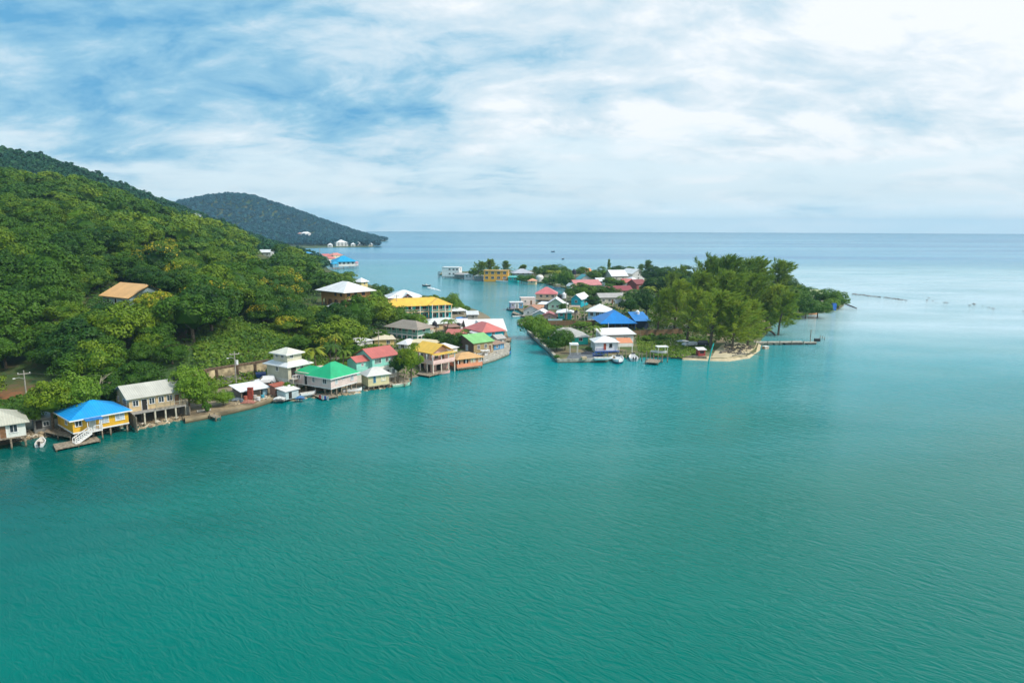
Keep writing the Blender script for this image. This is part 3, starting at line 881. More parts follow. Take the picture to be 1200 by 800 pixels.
def tv(x, y, rd): return 0.08 + 0.35*(fbm(x, y, 60, 4.0)+0.4) + rd.uniform(-0.12, 0.26)
forest('hillside_forest', rest, LEAF_STUFF, mid_var, 'dense mass of green forest on the near hill behind the nearest trees', tvar=tv)
X2, Y2, Z2, rd2 = scatter(-820, -60, 470, 1010, 8.0, 0.36, 9)
far_items = []
for x, y, z in zip(X2, Y2, Z2):
    if z < 0.8: continue
    px, py, f = proj((x, y, z))
    if px < -40 or px > 425: continue
    if 378 < px < 424 and y < 760 and z < 6: continue
    sc = float(rd2.uniform(0.8, 1.35)); far_items.append((x, y, z, sc, sc*float(rd2.uniform(.7, 1.1))))
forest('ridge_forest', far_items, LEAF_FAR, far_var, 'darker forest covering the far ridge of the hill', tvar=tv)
gx, gy = np.meshgrid(np.arange(-1250, -200, 13.0), np.arange(1380, 2250, 13.0)); rd3 = np.random.default_rng(4)
gx = (gx + rd3.uniform(-5, 5, gx.shape)).ravel(); gy = (gy + rd3.uniform(-5, 5, gy.shape)).ravel(); gz = mt_h(gx, gy)
vf = [crown_broad(540+i, R=4.8, H=6.0, lobes=4, per=9, leaf=4.0, zmin=0.2, base=0.5) for i in range(4)]
it = []
for x, y, z in zip(gx, gy, gz):
    if z < 0.25 or px > 455: continue
    px, py, f = proj((x, y, z))
    if px < 150 or px > 470: continue
    sc = float(rd3.uniform(1.1, 1.9)); it.append((x, y, z, sc, sc*.9))
forest('headland_forest', it, LEAF_HEAD_HAZE, vf, 'hazy blue-green forest on the distant headland mountain', tvar=tv)
# ---- undergrowth on the open slopes ----------------------------------
def undergrowth(name, label, polys, n, hf, size, mat, seed, tmean=0.5, hgt=0.6, cat='undergrowth'):
    rd = np.random.default_rng(seed); C = []
    for poly, z in polys:
        pts = [P(a, b_, z) for a, b_ in poly]; xs = [p.x for p in pts]; ys = [p.y for p in pts]; pl = [(p.x, p.y) for p in pts]
        k = 0
        while k < n:
            x, y = rd.uniform(min(xs), max(xs)), rd.uniform(min(ys), max(ys))
            if in_poly(x, y, pl): C.append((x, y)); k += 1
    C = np.array(C); z = hf(C[:, 0], C[:, 1])
    lump = np.array([max(0, fbm(a, b_, 3.5, 5.0, 2)+.25) for a, b_ in C])
    c = np.c_[C, z + lump*hgt*2.2 + rd.uniform(-.05, hgt*.35, len(C))]
    nr = rd.normal(size=(len(C), 3))*0.6 + np.array([0.2, -0.3, 0.8])
    V, F = quads(c, nr, rd.uniform(.6, 1.4, len(C))*size, rng=rd)
    t = np.clip(tmean + 0.5*np.array([fbm(a, b_, 7, 8.0, 3) for a, b_ in C]) + rd.normal(0, .1, len(C)), 0, 1)
    me = fast_mesh(name, V, F, mat, {'tint': t, 'flower': np.zeros(len(F))})
    o = bpy.data.objects.new(name, me); COL.objects.link(o); tag(o, label, cat, kind='stuff')
LEAF_GRASS = leafmat('undergrowth_leaves', (0.02, 0.07, 0.006), (0.065, 0.15, 0.010), (0.16, 0.24, 0.015), use_obj=False)
def hs(x, y): return hill_h(x, y)
# hill-wide low shrubs under the trees (where the ground would show)
hc = []
rdh = np.random.default_rng(21)
xh = rdh.uniform(-200, -8, 60000); yh = rdh.uniform(118, 300, 60000); zh = hill_surface(xh, yh) if False else hill_h(xh, yh)
keep = []
for x, y, z in zip(xh, yh, zh):
    if z < 2.3: continue
    px, py, f = proj((x, y, z))
    if px < -20 or px > 455: continue
    if px < 62 and py > 412: continue
    if fbm(x, y, 9, 3.0, 3) < -0.10: continue
    if in_poly(px, py, OPEN[4]) or in_poly(px, py, OPEN[5]): continue
    keep.append((x, y, z))
keep = np.array(keep)
lump = np.array([max(0, fbm(a, b_, 4.0, 5.0, 2)+.3) for a, b_ in keep[:, :2]])
c = keep + np.c_[np.zeros((len(keep), 2)), lump*1.5 + rdh.uniform(-.1, .4, len(keep)) + 0.2]
V, F = quads(c, rdh.normal(size=(len(c), 3))*.6+np.array([.2, -.3, .8]), rdh.uniform(.35, .85, len(c)), rng=rdh)
t = np.clip(0.42 + 0.7*np.array([fbm(a, b_, 12, 8.0, 3) for a, b_ in keep[:, :2]]) + rdh.normal(0, .1, len(c)), 0, 1)
me = fast_mesh('undergrowth', V, F, LEAF_GRASS, {'tint': t, 'flower': np.zeros(len(F))})
o = bpy.data.objects.new('undergrowth', me); COL.objects.link(o); tag(o, 'low green vines and bushes covering the open hillside', 'undergrowth', kind='stuff')

# ================================================================== BUILDINGS
class Building:
    """front wall runs from picture place A to B (left to right) on level z0; inside lies behind it"""
    def __init__(s, name, label, A, B, z0, C=None, d=7.0, cat='house', group=None):
        a, b = P(*A, z0), P(*B, z0)
        s.w = (b - a).length; u = (b - a).normalized()
        s.d = (P(*C, z0) - b).length if C else d
        s.z0 = z0; rz = math.atan2(u.y, u.x)
        s.root = thing(name, label, cat, (a.x, a.y, z0), rz, group)
        s.M = Matrix.Translation((a.x, a.y, z0)) @ Matrix.Rotation(rz, 4, 'Z'); s.Mi = s.M.inverted()
    def loc(s, px, py, z=0.0):
        return s.Mi @ P(px, py, s.z0 + z)
    def part(s, name, mb, mat, parent=None, label=None):
        o = mb.build(name, mat, parent or s.root)
        if label: o['label'] = label
        return o
    def wall(s, x0, x1, y0, y1, z0, z1, mat, gable=None, rise=0, name='wall', label=None):
        mb = MB(); 
        if gable == 'x':      # ridge along x: gables on left and right
            ym = (y0+y1)/2
            vs = [(x0,y0,z0),(x0,y1,z0),(x0,y1,z1),(x0,ym,z1+rise),(x0,y0,z1),(x1,y0,z0),(x1,y1,z0),(x1,y1,z1),(x1,ym,z1+rise),(x1,y0,z1)]
            mb.add(vs, [(0,4,3,2,1),(5,6,7,8,9),(0,5,9,4),(1,2,7,6),(0,1,6,5),(4,9,8,3),(3,8,7,2)])
        elif gable == 'y':
            xm = (x0+x1)/2
            vs = [(x0,y0,z0),(x1,y0,z0),(x1,y0,z1),(xm,y0,z1+rise),(x0,y0,z1),(x0,y1,z0),(x1,y1,z0),(x1,y1,z1),(xm,y1,z1+rise),(x0,y1,z1)]
            mb.add(vs, [(0,1,2,3,4),(9,8,7,6,5),(0,4,9,5),(1,6,7,2),(0,5,6,1),(4,3,8,9),(3,2,7,8)])
        else: mb.box(x0, x1, y0, y1, z0, z1)
        return s.part(name, mb, mat, label=label)
    def roof(s, kind, x0, x1, y0, y1, z, rise, over=0.5, col=(.8,.8,.8), axis='x', rust=0.2, t=0.10, fascia=None, mat=None, label=None, name='roof'):
        mb = MB(); X0, X1, Y0, Y1 = x0-over, x1+over, y0-over, y1+over
        W_, D_2 = x1-x0, y1-y0
        if kind == 'hip':
            half = min(W_, D_2)/2; sl = rise/half; ze = z - over*sl; zr = z + rise; e = 0.02
            hh = (min(X1-X0, Y1-Y0))/2
            if axis == 'x' and (X1-X0) < (Y1-Y0): axis = 'y'
            if axis == 'y' and (X1-X0) > (Y1-Y0): axis = 'x'
            if axis == 'x': r0, r1 = (X0+hh, (Y0+Y1)/2), (X1-hh, (Y0+Y1)/2)
            else: r0, r1 = ((X0+X1)/2, Y0+hh), ((X0+X1)/2, Y1-hh)
            ze += e; zr += e
            if abs(r0[0]-r1[0]) < 0.05: r1 = (r1[0]+0.06, r1[1])
            if abs(r0[1]-r1[1]) < 0.02 and axis == 'y': r1 = (r1[0], r1[1]+0.06)
            vs = [(X0,Y0,ze),(X1,Y0,ze),(X1,Y1,ze),(X0,Y1,ze),(*r0,zr),(*r1,zr),(X0,Y0,ze-t),(X1,Y0,ze-t),(X1,Y1,ze-t),(X0,Y1,ze-t)]
            if axis == 'x': fs = [(0,1,5,4),(1,2,5),(2,3,4,5),(3,0,4)]
            else: fs = [(0,1,4),(1,2,5,4),(2,3,5),(3,0,4,5)]
            fs += [(6,9,8,7),(0,6,7,1),(1,7,8,2),(2,8,9,3),(3,9,6,0)]
            mb.add(vs, fs)
        elif kind == 'gable':
            if axis == 'x':
                half = D_2/2; sl = rise/half; ze = z - over*sl + 0.03; zr = z + rise + 0.03; m = (Y0+Y1)/2
                vs = []
                for X in (X0, X1): vs += [(X,Y0,ze),(X,m,zr),(X,Y1,ze),(X,Y1,ze-t),(X,m,zr-t*1.2),(X,Y0,ze-t)]
            else:
                half = W_/2; sl = rise/half; ze = z - over*sl + 0.03; zr = z + rise + 0.03; m = (X0+X1)/2
                vs = []
                for Y in (Y0, Y1): vs += [(X0,Y,ze),(m,Y,zr),(X1,Y,ze),(X1,Y,ze-t),(m,Y,zr-t*1.2),(X0,Y,ze-t)]
            # slabs sit just above the wall tops
            fs = [(0,6,7,1),(1,7,8,2),(2,8,9,3),(3,9,10,4),(4,10,11,5),(5,11,6,0),(0,1,4,5),(1,2,3,4),(6,11,10,7),(7,10,9,8)]
            vs = [(a, b, c+t*1.25) for a, b, c in vs]
            mb.add(vs, fs)
        elif kind == 'shed':      # rises from front to back (or left to right when axis y)
            sl = rise/(D_2 if axis == 'x' else W_)
            def zz_(x, y): return z + ((y-y0) if axis == 'x' else (x-x0))*sl + t + 0.03
            c = [(X0,Y0),(X1,Y0),(X1,Y1),(X0,Y1)]
            vs = [(x, y, zz_(x, y)) for x, y in c] + [(x, y, zz_(x, y)-t) for x, y in c]
            mb.add(vs, [(0,1,2,3),(7,6,5,4),(0,4,5,1),(1,5,6,2),(2,6,7,3),(3,7,4,0)])
            ze = z
        elif kind == 'flat':
            mb.box(X0, X1, Y0, Y1, z+0.01, z+0.01+t)
        m = mat or roofmat(col, axis if kind != 'hip' else 'x', rust=rust)
        o = s.part(name, mb, m, label=label)
        if fascia and kind == 'hip':
            f = MB(); g = 0.03
            for (a0, a1, b0, b1) in ((X0-g, X1+g, Y0-g, Y0+0.0), (X0-g, X1+g, Y1, Y1+g), (X0-g, X0, Y0, Y1), (X1, X1+g, Y0, Y1)):
                f.box(a0, a1, b0-(0.02 if a0 == X0-g and a1 > X0+1 else 0), b1, ze-t-0.10, ze+0.012)
            s.part('fascia', f, fascia, o)
        return o
    # faces: f front, b back, l left, r right of a box (x0,x1,y0,y1); u 0..1 left to right seen from outside
    def _fr(s, face, box, u, off):
        x0, x1, y0, y1 = box
        if face == 'f': return Vector((x0+(x1-x0)*u, y0-off, 0)), Vector((1, 0, 0)), Vector((0, -1, 0))
        if face == 'b': return Vector((x1-(x1-x0)*u, y1+off, 0)), Vector((-1, 0, 0)), Vector((0, 1, 0))
        if face == 'l': return Vector((x0-off, y1-(y1-y0)*u, 0)), Vector((0, -1, 0)), Vector((-1, 0, 0))
        return Vector((x1+off, y0+(y1-y0)*u, 0)), Vector((0, 1, 0)), Vector((1, 0, 0))
    def slab(s, mb, o, t, n, a, b, z0, z1, thick):
        p = [o+t*a, o+t*b, o+t*b+n*thick, o+t*a+n*thick]
        vs = [(q.x, q.y, z0) for q in p] + [(q.x, q.y, z1) for q in p]
        mb.add(vs, [(0,3,2,1),(4,5,6,7),(0,1,5,4),(1,2,6,5),(2,3,7,6),(3,0,4,7)])
    def win(s, face, box, u, zc, ww, wh, frame=None, mull=1, glass=None, bars=0):
        o, t, n = s._fr(face, box, u, 0.0)
        fr = MB(); k = 0.09; z0, z1 = zc-wh/2, zc+wh/2; a, b = -ww/2, ww/2
        s.slab(fr, o-n*0.01, t, n, a-k, b+k, z1, z1+k, 0.09); s.slab(fr, o-n*0.01, t, n, a-k-.05, b+k+.05, z0-k, z0, 0.13)
        s.slab(fr, o-n*0.01, t, n, a-k, a, z0, z1, 0.09); s.slab(fr, o-n*0.01, t, n, b, b+k, z0, z1, 0.09)
        for i in range(mull):
            c = a + (b-a)*(i+1)/(mull+1); s.slab(fr, o-n*0.01, t, n, c-.035, c+.035, z0, z1, 0.075)
        for i in range(bars):
            c = z0 + (z1-z0)*(i+1)/(bars+1)
            for j in range(mull+1):
                ca, cb = a+(b-a)*j/(mull+1)+.036, a+(b-a)*(j+1)/(mull+1)-.036
                s.slab(fr, o-n*0.01, t, n, ca, cb, c-.025, c+.025, 0.065)
        f = s.part('window', fr, frame or WHITE)
        g = MB(); s.slab(g, o-n*0.01, t, n, a+.001, b-.001, z0+.001, z1-.001, 0.04)
        s.part('pane', g, glass or GLASS, f); return f
    def door(s, face, box, u, z0, ww, wh, mat, frame=None, handle=True):
        o, t, n = s._fr(face, box, u, 0.0); k = .08; a, b = -ww/2, ww/2
        g = MB(); s.slab(g, o-n*0.01, t, n, a, b, z0, z0+wh, 0.05); dr = s.part('door', g, mat)
        fr = MB(); s.slab(fr, o-n*0.01, t, n, a-k, a, z0, z0+wh, .08); s.slab(fr, o-n*0.01, t, n, b, b+k, z0, z0+wh, .08)
        s.slab(fr, o-n*0.01, t, n, a-k, b+k, z0+wh, z0+wh+k, .08); s.part('frame', fr, frame or WHITE, dr)
        if handle:
            h = MB(); s.slab(h, o+n*0.04, t, n, b-.14, b-.08, z0+wh*.45, z0+wh*.45+.14, 0.05); s.part('handle', h, METAL, dr)
        return dr
    def opening(s, face, box, u, z0, ww, wh, name='opening', mat=None):
        """dark recess seen in a doorless opening"""
        o, t, n = s._fr(face, box, u, 0.0); g = MB(); s.slab(g, o-n*0.01, t, n, -ww/2, ww/2, z0, z0+wh, 0.03)
        return s.part(name, g, mat or DARKIN)
    def posts(s, pts, z0, z1, r=0.12, mat=None, name='post'):
        for (x, y) in pts:
            mb = MB(); mb.box(x-r, x+r, y-r, y+r, z0, z1); s.part(name, mb, mat or POSTW)
    def rail(s, p, q, z, h=0.9, mat=None, step=0.35, parent=None, z2=None, slats=False):
        p, q = Vector((*p, 0)), Vector((*q, 0)); z2 = z if z2 is None else z2; L = (q-p).length; mb = MB()
        def at(t, dz): r = p.lerp(q, t); return Vector((r.x, r.y, z+(z2-z)*t+dz))
        mb.bar(at(0, h), at(1, h), .05); mb.bar(at(0, .12), at(1, .12), .03)
        if slats:
            for f in (.35, .6, .8): mb.bar(at(0, h*f), at(1, h*f), .045, .02)
            m = max(1, int(L/1.4))
        else: m = max(2, int(L/step))
        for i in range(m+1):
            r_ = .05 if (i in (0, m)) else .022
            mb.bar(at(i/m, -.03), at(i/m, h), r_)
        return s.part('railing', mb, mat or WHITE, parent)
    def stairs(s, p, q, z0, z1, width, mat, rails=True, railmat=None):
        """from p (x,y) at z0 up to q at z1"""
        p, q = Vector((*p, 0)), Vector((*q, 0)); d = (q-p); L = d.length; d.normalize(); nn = Vector((-d.y, d.x, 0)); n = max(3, int(abs(z1-z0)/.19))
        mb = MB()
        for i in range(n):
            c0 = p + d*L*i/n; c1 = p + d*L*(i+1)/n; z = z0 + (z1-z0)*(i+1)/n
            a, b_, c, e = c0-nn*width/2, c1-nn*width/2, c1+nn*width/2, c0+nn*width/2
            vs = [(v.x, v.y, z-.06) for v in (a, b_, c, e)] + [(v.x, v.y, z) for v in (a, b_, c, e)]
            mb.add(vs, [(0,3,2,1),(4,5,6,7),(0,1,5,4),(1,2,6,5),(2,3,7,6),(3,0,4,7)])
        for sg in (-1, 1):
            off = nn*sg*(width/2+.03)
            mb.bar(p+off+Vector((0, 0, z0-.05)), q+off+Vector((0, 0, z1-.12)), .04, .12)
        st = s.part('stairs', mb, mat)
        if rails:
            for sg in (-1, 1):
                off = nn*sg*(width/2-.03); a, b_ = p+off, q+off
                s.rail((a.x, a.y), (b_.x, b_.y), z0+.1, .85, railmat or mat, step=.3, parent=st, z2=z1)
        return st
DARKIN = simple('dark_interior', (0.025, 0.022, 0.02), 0.9)
DOORRED = simple('red_door', (0.45, 0.07, 0.03), 0.5)
DOORWOOD = simple('brown_door', (0.22, 0.11, 0.05), 0.5)
CREAM = (0.62, 0.58, 0.44); YEL = (0.80, 0.45, 0.03); TURQ = (0.02, 0.50, 0.48); MINT = (0.25, 0.66, 0.50); PINK = (0.78, 0.60, 0.55)
RBLUE = (0.01, 0.30, 0.74); RWHITE = (0.78, 0.78, 0.78); RGREY = (0.42, 0.42, 0.39); RRED = (0.50, 0.13, 0.11); RGREEN = (0.01, 0.40, 0.17); RYEL = (0.82, 0.50, 0.06)
def stilts(b, x0, x1, y0, y1, z0, z1, nx, ny, r=.12, mat=None):
    for j in range(ny):
        for i in range(nx):
            x = x0+(x1-x0)*i/(nx-1); y = y0+(y1-y0)*j/max(1, ny-1)
            b.posts([(x, y)], z0, z1, r, mat)

# ---- 1 white stilt house at the left edge
b = Building('stilt_house', 'white boarded stilt house with pale grey roof at the left edge', (-42, 521), (31, 509.5), 2.0, d=8)
W_, D2 = b.w, b.d; bx = (0, W_, 0, D2)
b.wall(0, W_, 0, D2, 0, 2.6, paint((0.74, 0.76, 0.70), .6, 'siding', .35))
b.roof('hip', 0, W_, 0, D2, 2.6, 1.9, .6, (0.50, 0.49, 0.40), rust=.35)
b.win('f', bx, .80, 1.45, .95, 1.2); b.win('f', bx, .5, 1.45, .9, 1.2); b.win('r', bx, .5, 1.45, .9, 1.2); b.door('f', bx, .62, .05, .85, 2.0, DOORWOOD)
mb = MB(); mb.box(-.1, W_+.1, -.1, D2+.1, -.22, -.01); b.part('floor_frame', mb, DECKW)
stilts(b, .2, W_-.2, .1, D2-.2, -2.9, -.22, 5, 3)
# ---- 3 yellow stilt house
b = Building('stilt_house', 'bright yellow stilt house with blue hip roof, white porch and stairs', (86, 507), (151, 494.5), 1.75, d=8.2)
W_, D2 = b.w, b.d; bx = (0, W_, 0, D2); ym = paint(YEL, .55, 'siding', .12)
b.wall(0, W_, 0, D2, 0, 2.45, ym)
r_ = b.roof('hip', 0, W_, 0, D2, 2.45, 1.75, .55, RBLUE, rust=.06, fascia=WHITE)
mb = MB(); mb.box(-.05, W_+.05, -.05, D2+.05, -.25, -.003); b.part('floor_frame', mb, WHITE)
b.win('f', bx, .55, 1.45, 1.35, 1.35, mull=1, bars=1, glass=simple('pale_pane', (.45, .52, .58), .2)); b.win('f', bx, .84, 1.45, 1.35, 1.35, mull=1, bars=1, glass=simple('pale_pane', (.45, .52, .58), .2))
b.win('l', bx, .60, 1.4, 1.1, 1.1); b.win('f', bx, .10, 1.5, .9, 1.0)
b.door('f', bx, .34, .02, .9, 2.0, paint((.55, .6, .55), .5, 'plain'))
px0, px1 = W_*.20, W_*.46
mb = MB(); mb.box(px0, px1, -1.5, -.06, -.14, .0); dk = b.part('porch_deck', mb, WHITE)
b.posts([(px0+.1, -1.42), (px1-.1, -1.42)], -2.2, -.15, .09, POSTW)
for x in (px0+.08, px1-.08):
    mb = MB(); mb.box(x-.05, x+.05, -1.45, -1.35, .0, 2.05); b.part('porch_post', mb, WHITE)
b.rail((px0+1.0, -1.4), (px1, -1.4), 0, .9, WHITE, .25); b.rail((px1-.05, -1.4), (px1-.05, -.1), 0, .9, WHITE, .25)
mb = MB(); mb.add([(px0-.2, -1.7, 2.02), (px1+.2, -1.7, 2.02), (px1+.2, -.03, 2.32), (px0-.2, -.03, 2.32), (px0-.2, -1.7, 1.94), (px1+.2, -1.7, 1.94), (px1+.2, -.03, 2.24), (px0-.2, -.03, 2.24)], [(0,1,2,3),(7,6,5,4),(0,4,5,1),(1,5,6,2),(2,6,7,3),(3,7,4,0)])
b.part('porch_awning', mb, simple('blue_awning', (.02, .16, .45), .5))
b.stairs((px0-2.3, -2.0), (px0+.35, -1.62), -1.42, -.02, .95, WHITE)
stilts(b, .3, W_-.3, .2, D2-.3, -2.6, -.25, 4, 3, .13)
# dock under and before it
def dock(name, label, pix, z, thick=.14, posts=True, cat='dock', mat=None, zb=-1.2, r=.11, group=None):
    pts = [P(x, y, z) for x, y in pix]; c = sum(pts, Vector())/len(pts)
    root = thing(name, label, cat, (c.x, c.y, z), 0, group)
    mb = MB(); mb.prism([(p.x-c.x, p.y-c.y) for p in pts], -thick, 0); mb.build('deck', mat or DECKW, root)
    if posts:
        n = len(pts)
        for i in range(n):
            a, b2 = pts[i], pts[(i+1) % n]; m = max(1, int((b2-a).length/2.6))
            for k in range(m):
                p = a.lerp(b2, k/m); p = p + (c-p).normalized()*.15
                mb = MB(); hh = RT_.uniform(-.02, .35); mb.cyl(p.x-c.x, p.y-c.y, zb-z, hh, r, 7); mb.build('post', POSTW, root)
    return root
dock('dock', 'weathered timber dock platform below the yellow house', [(65, 526.5), (118, 515.5), (113, 511), (62, 520)], .45)
dock('jetty', 'short rickety jetty of grey posts left of the yellow house', [(52, 506), (83, 512), (84, 507), (56, 501)], .9, zb=-1.5)
# lean-to shed left of the yellow house
b = Building('lean_to_shed', 'small grey lean-to shed between white house and yellow house', (40, 502), (60, 499), 1.3, d=3.5, cat='shed')
bx = (0, b.w, 0, b.d); b.wall(*bx, -1.2, 1.6, paint((.30, .30, .28), .8, 'wood', .5)); b.roof('shed', *bx, 1.6, .5, .3, (.35, .34, .31), rust=.5); b.opening('f', bx, .3, -.2, .9, 1.5)
b.win('f', bx, .72, .6, .8, .7)
# ---- 5 long beige house
b = Building('stilt_house', 'long beige stilt house with grey gable roof and balcony', (152, 483), (213.5, 472.6), 2.7, d=7.8)
W_, D2 = b.w, b.d; bx = (0, W_, 0, D2); bm_ = paint((0.66, 0.50, 0.28), .65, 'siding', .3)
b.wall(0, W_, 0, D2, 0, 2.6, bm_, 'x', 1.6)
b.roof('gable', 0, W_, 0, D2, 2.6, 1.6, .55, (0.50, 0.49, 0.43), 'x', rust=.12)
b.win('l', bx, .70, 1.1, 1.9, 1.7, mull=2, bars=1); b.win('l', bx, .2, 1.5, .8, .9)
for u in (.12, .42, .60, .76): b.win('f', bx, u, 1.5, .85, 1.0)
b.door('f', bx, .28, .02, .9, 2.0, DARKIN); b.door('f', bx, .90, .02, .85, 2.0, DOORWOOD)
mb = MB(); mb.box(0, W_+.2, -1.5, D2, -.22, -.01); b.part('floor_frame', mb, simple('grey_timber', (.3, .29, .27), .8))
b.rail((W_*.45, -1.4), (W_+.15, -1.4), 0, .95, simple('grey_rail', (.36, .31, .22), .7), .16); b.rail((W_+.15, -1.4), (W_+.15, 0), 0, .95, simple('grey_rail', (.36, .31, .22), .7), .2)
for u in (.45, .72, 1.0): b.posts([(W_*u, -1.35)], 0, 2.5, .05, POSTW, 'balcony_post')
pm = simple('pale_post', (.5, .46, .36), .8)
for i in range(6): b.posts([(.2+(W_-.1)*i/5, -1.35)], -3.6, -.22, .13, pm)
for i in range(5): b.posts([(.4+(W_-.6)*i/4, 2.2)], -3.4, -.22, .13)
for i in range(5): b.posts([(.4+(W_-.6)*i/4, 6.8)], -2.6, -.22, .13)
# ---- concrete pen walls beside it
def fence(name, label, pix, zb, h, mat, cat='fence', post=2.2, pr=.07, thick=.06, group=None, postmat=None, zs=None):
    pts = [P(x, y, zb) for x, y in pix]; root = thing(name, label, cat, tuple(pts[0]), 0, group); o = pts[0]
    mb = MB()
    for a, c in zip(pts[:-1], pts[1:]):
        d = (c-a).normalized(); nn = Vector((-d.y, d.x, 0))*thick/2; a_, c_ = a-o, c-o
        q = [a_-nn, c_-nn, c_+nn, a_+nn]; mb.add([(v.x, v.y, 0) for v in q]+[(v.x, v.y, h) for v in q], [(0,3,2,1),(4,5,6,7),(0,1,5,4),(1,2,6,5),(2,3,7,6),(3,0,4,7)])
    mb.build('panel', mat, root)
    for a, c in zip(pts[:-1], pts[1:]):
        m = max(1, round((c-a).length/post))
        for k in range(m+1):
            p = a.lerp(c, k/m)-o; mb = MB(); mb.box(p.x-pr, p.x+pr, p.y-pr, p.y+pr, -.6, h+.08); mb.build('post', postmat or POSTW, root)
    return root
fence('board_fence', 'tall grey board fence at the left foot of the long beige house', [(149, 494), (161, 505.5)], .2, 2.6, paint((.30, .27, .22), .85, 'wood', .4))
fence('board_fence', 'grey board pen wall at the right end of the long beige house', [(211, 484), (223, 488.5)], .5, 2.0, paint((.28, .26, .23), .85, 'wood', .4))
# ---- 7 white roofed shed by the rubble
b = Building('shed', 'low open shed with white metal roof beside the rubble heap', (283, 469), (315, 463.5), .72, d=5.2, cat='shed')
bx = (0, b.w, 0, b.d); b.wall(.3, b.w-1.2, 1.0, b.d, 0, 1.75, paint((.33, .30, .27), .8, 'wood', .5), name='wall')
b.wall(b.w-1.1, b.w-.1, .4, b.d, 0, 1.7, paint((.25, .45, .55), .7, 'siding', .3), name='side_wall')
b.roof('shed', *bx, 1.8, .45, .35, (.80, .81, .83), rust=.05)
b.posts([(.1, .1), (b.w*.35, .1), (b.w*.7, .1), (b.w-.1, .1)], 0, 1.8, .07)
b.opening('f', (.3, b.w-1.2, 1.0, b.d), .3, .05, 1.6, 1.4)
# ---- 10 retaining wall
def retaining():
    pix = [(229, 455.5), (255, 450.5), (279, 446.5), (300, 443.2), (316, 440)]; zb = 1.7
    pts = [P(x, y, zb) for x, y in pix]; o = pts[0]; root = thing('retaining_wall', 'stained buff concrete retaining wall with brown pillars behind the shore road', 'retaining wall', tuple(o))
    mb = MB(); cap = MB(); h = 3.5
    for a, c in zip(pts[:-1], pts[1:]):
        d = (c-a).normalized(); nn = Vector((-d.y, d.x, 0)); a_, c_ = a-o, c-o
        q = [a_, c_, c_+nn*.5, a_+nn*.5]; mb.add([(v.x, v.y, -1) for v in q]+[(v.x, v.y, h) for v in q], [(0,3,2,1),(4,5,6,7),(0,1,5,4),(1,2,6,5),(2,3,7,6),(3,0,4,7)])
        q = [a_-nn*.12, c_-nn*.12, c_+nn*.62, a_+nn*.62]; cap.add([(v.x, v.y, h+.003) for v in q]+[(v.x, v.y, h+.4) for v in q], [(0,3,2,1),(4,5,6,7),(0,1,5,4),(1,2,6,5),(2,3,7,6),(3,0,4,7)])
    mb.build('panel', simple('buff_concrete', (.46, .37, .22), .9, var=.45, scale=.5), root)
    BR = simple('stained_concrete', (.13, .085, .05), .9, var=.4); cap.build('coping', BR, root)
    T_ = 0
    for a, c in zip(pts[:-1], pts[1:]):
        m = max(1, round((c-a).length/3.2))
        for k in range(m):
            p = a.lerp(c, k/m)-o; mb = MB(); mb.box(p.x-.28, p.x+.28, p.y-.35, p.y+.1, -1, h-.003); mb.build('pillar', BR, root)
retaining()
# ---- 11 cream three storey house
b = Building('three_storey_house', 'cream three-storey house with white skirt roof and small top storey', (313.5, 447), (338.5, 452), 1.7, C=(362, 446))
W_, D2 = b.w, b.d; bx = (0, W_, 0, D2); cm = paint(CREAM, .6, 'siding', .15); h1 = 4.6
b.wall(0, W_, 0, D2, -.8, 1.5, paint((.72, .70, .62), .7, 'plaster', .4), name='ground_floor_wall')
b.wall(.02, W_-.02, .02, D2-.02, 1.5, h1, cm)
b.roof('hip', 0, W_, 0, D2, h1, 1.5, .6, (.80, .82, .84), rust=.0, fascia=WHITE)
ux0, ux1, uy0, uy1 = W_*.22, W_*.86, D2*.12, D2*.78; ub = (ux0, ux1, uy0, uy1)
b.wall(*ub, h1+.3, 7.1, cm, name='upper_wall'); b.roof('hip', *ub, 7.1, .8, .65, (.70, .68, .58), rust=.1, fascia=WHITE, name='upper_roof')
b.win('f', ub, .25, 6.3, .7, .9); b.win('f', ub, .68, 6.3, .8, .8); b.win('r', ub, .3, 6.3, .7, .8); b.win('f', bx, .5, 3.4, .7, .9); b.win('f', bx, .5, .2, .9, .9)
b.win('r', bx, .62, 3.4, .8, 1.0); b.opening('r', bx, .25, 1.7, 1.3, 2.2)
b.rail((W_+1.1, D2*.05), (W_+1.1, D2*.6), 1.5, .9); mb = MB(); mb.box(W_+.01, W_+1.2, .2, D2*.62, 1.36, 1.5); b.part('balcony', mb, CONC)
b.posts([(W_+1.1, .3), (W_+1.1, D2*.6)], -.8, 1.36, .1, CONC)
b.door('f', bx, .16, -.1, .85, 1.9, DOORWOOD)
# ---- 12 shack by the water
b = Building('waterside_shack', 'tiny pale blue shack with rusty red and white roof on the rubble shore', (335, 467), (350, 463.3), .85, d=2.8, cat='shack')
bx = (0, b.w, 0, b.d); b.wall(*bx, -.3, 1.45, paint((.50, .60, .62), .7, 'siding', .4)); b.roof('shed', *bx, 1.45, .35, .3, (.74, .70, .68), rust=.15)
b.roof('shed', *(0, b.w, b.d+.7, b.d+2.6), 1.95, .3, .1, (.38, .10, .06), rust=.5, name='rear_roof'); b.wall(.1, b.w-.1, b.d+.8, b.d+2.5, -.5, 1.95, paint((.4, .2, .15), .7, 'wood', .5), name='rear_wall'); b.opening('f', bx, .35, -.2, .8, 1.4)
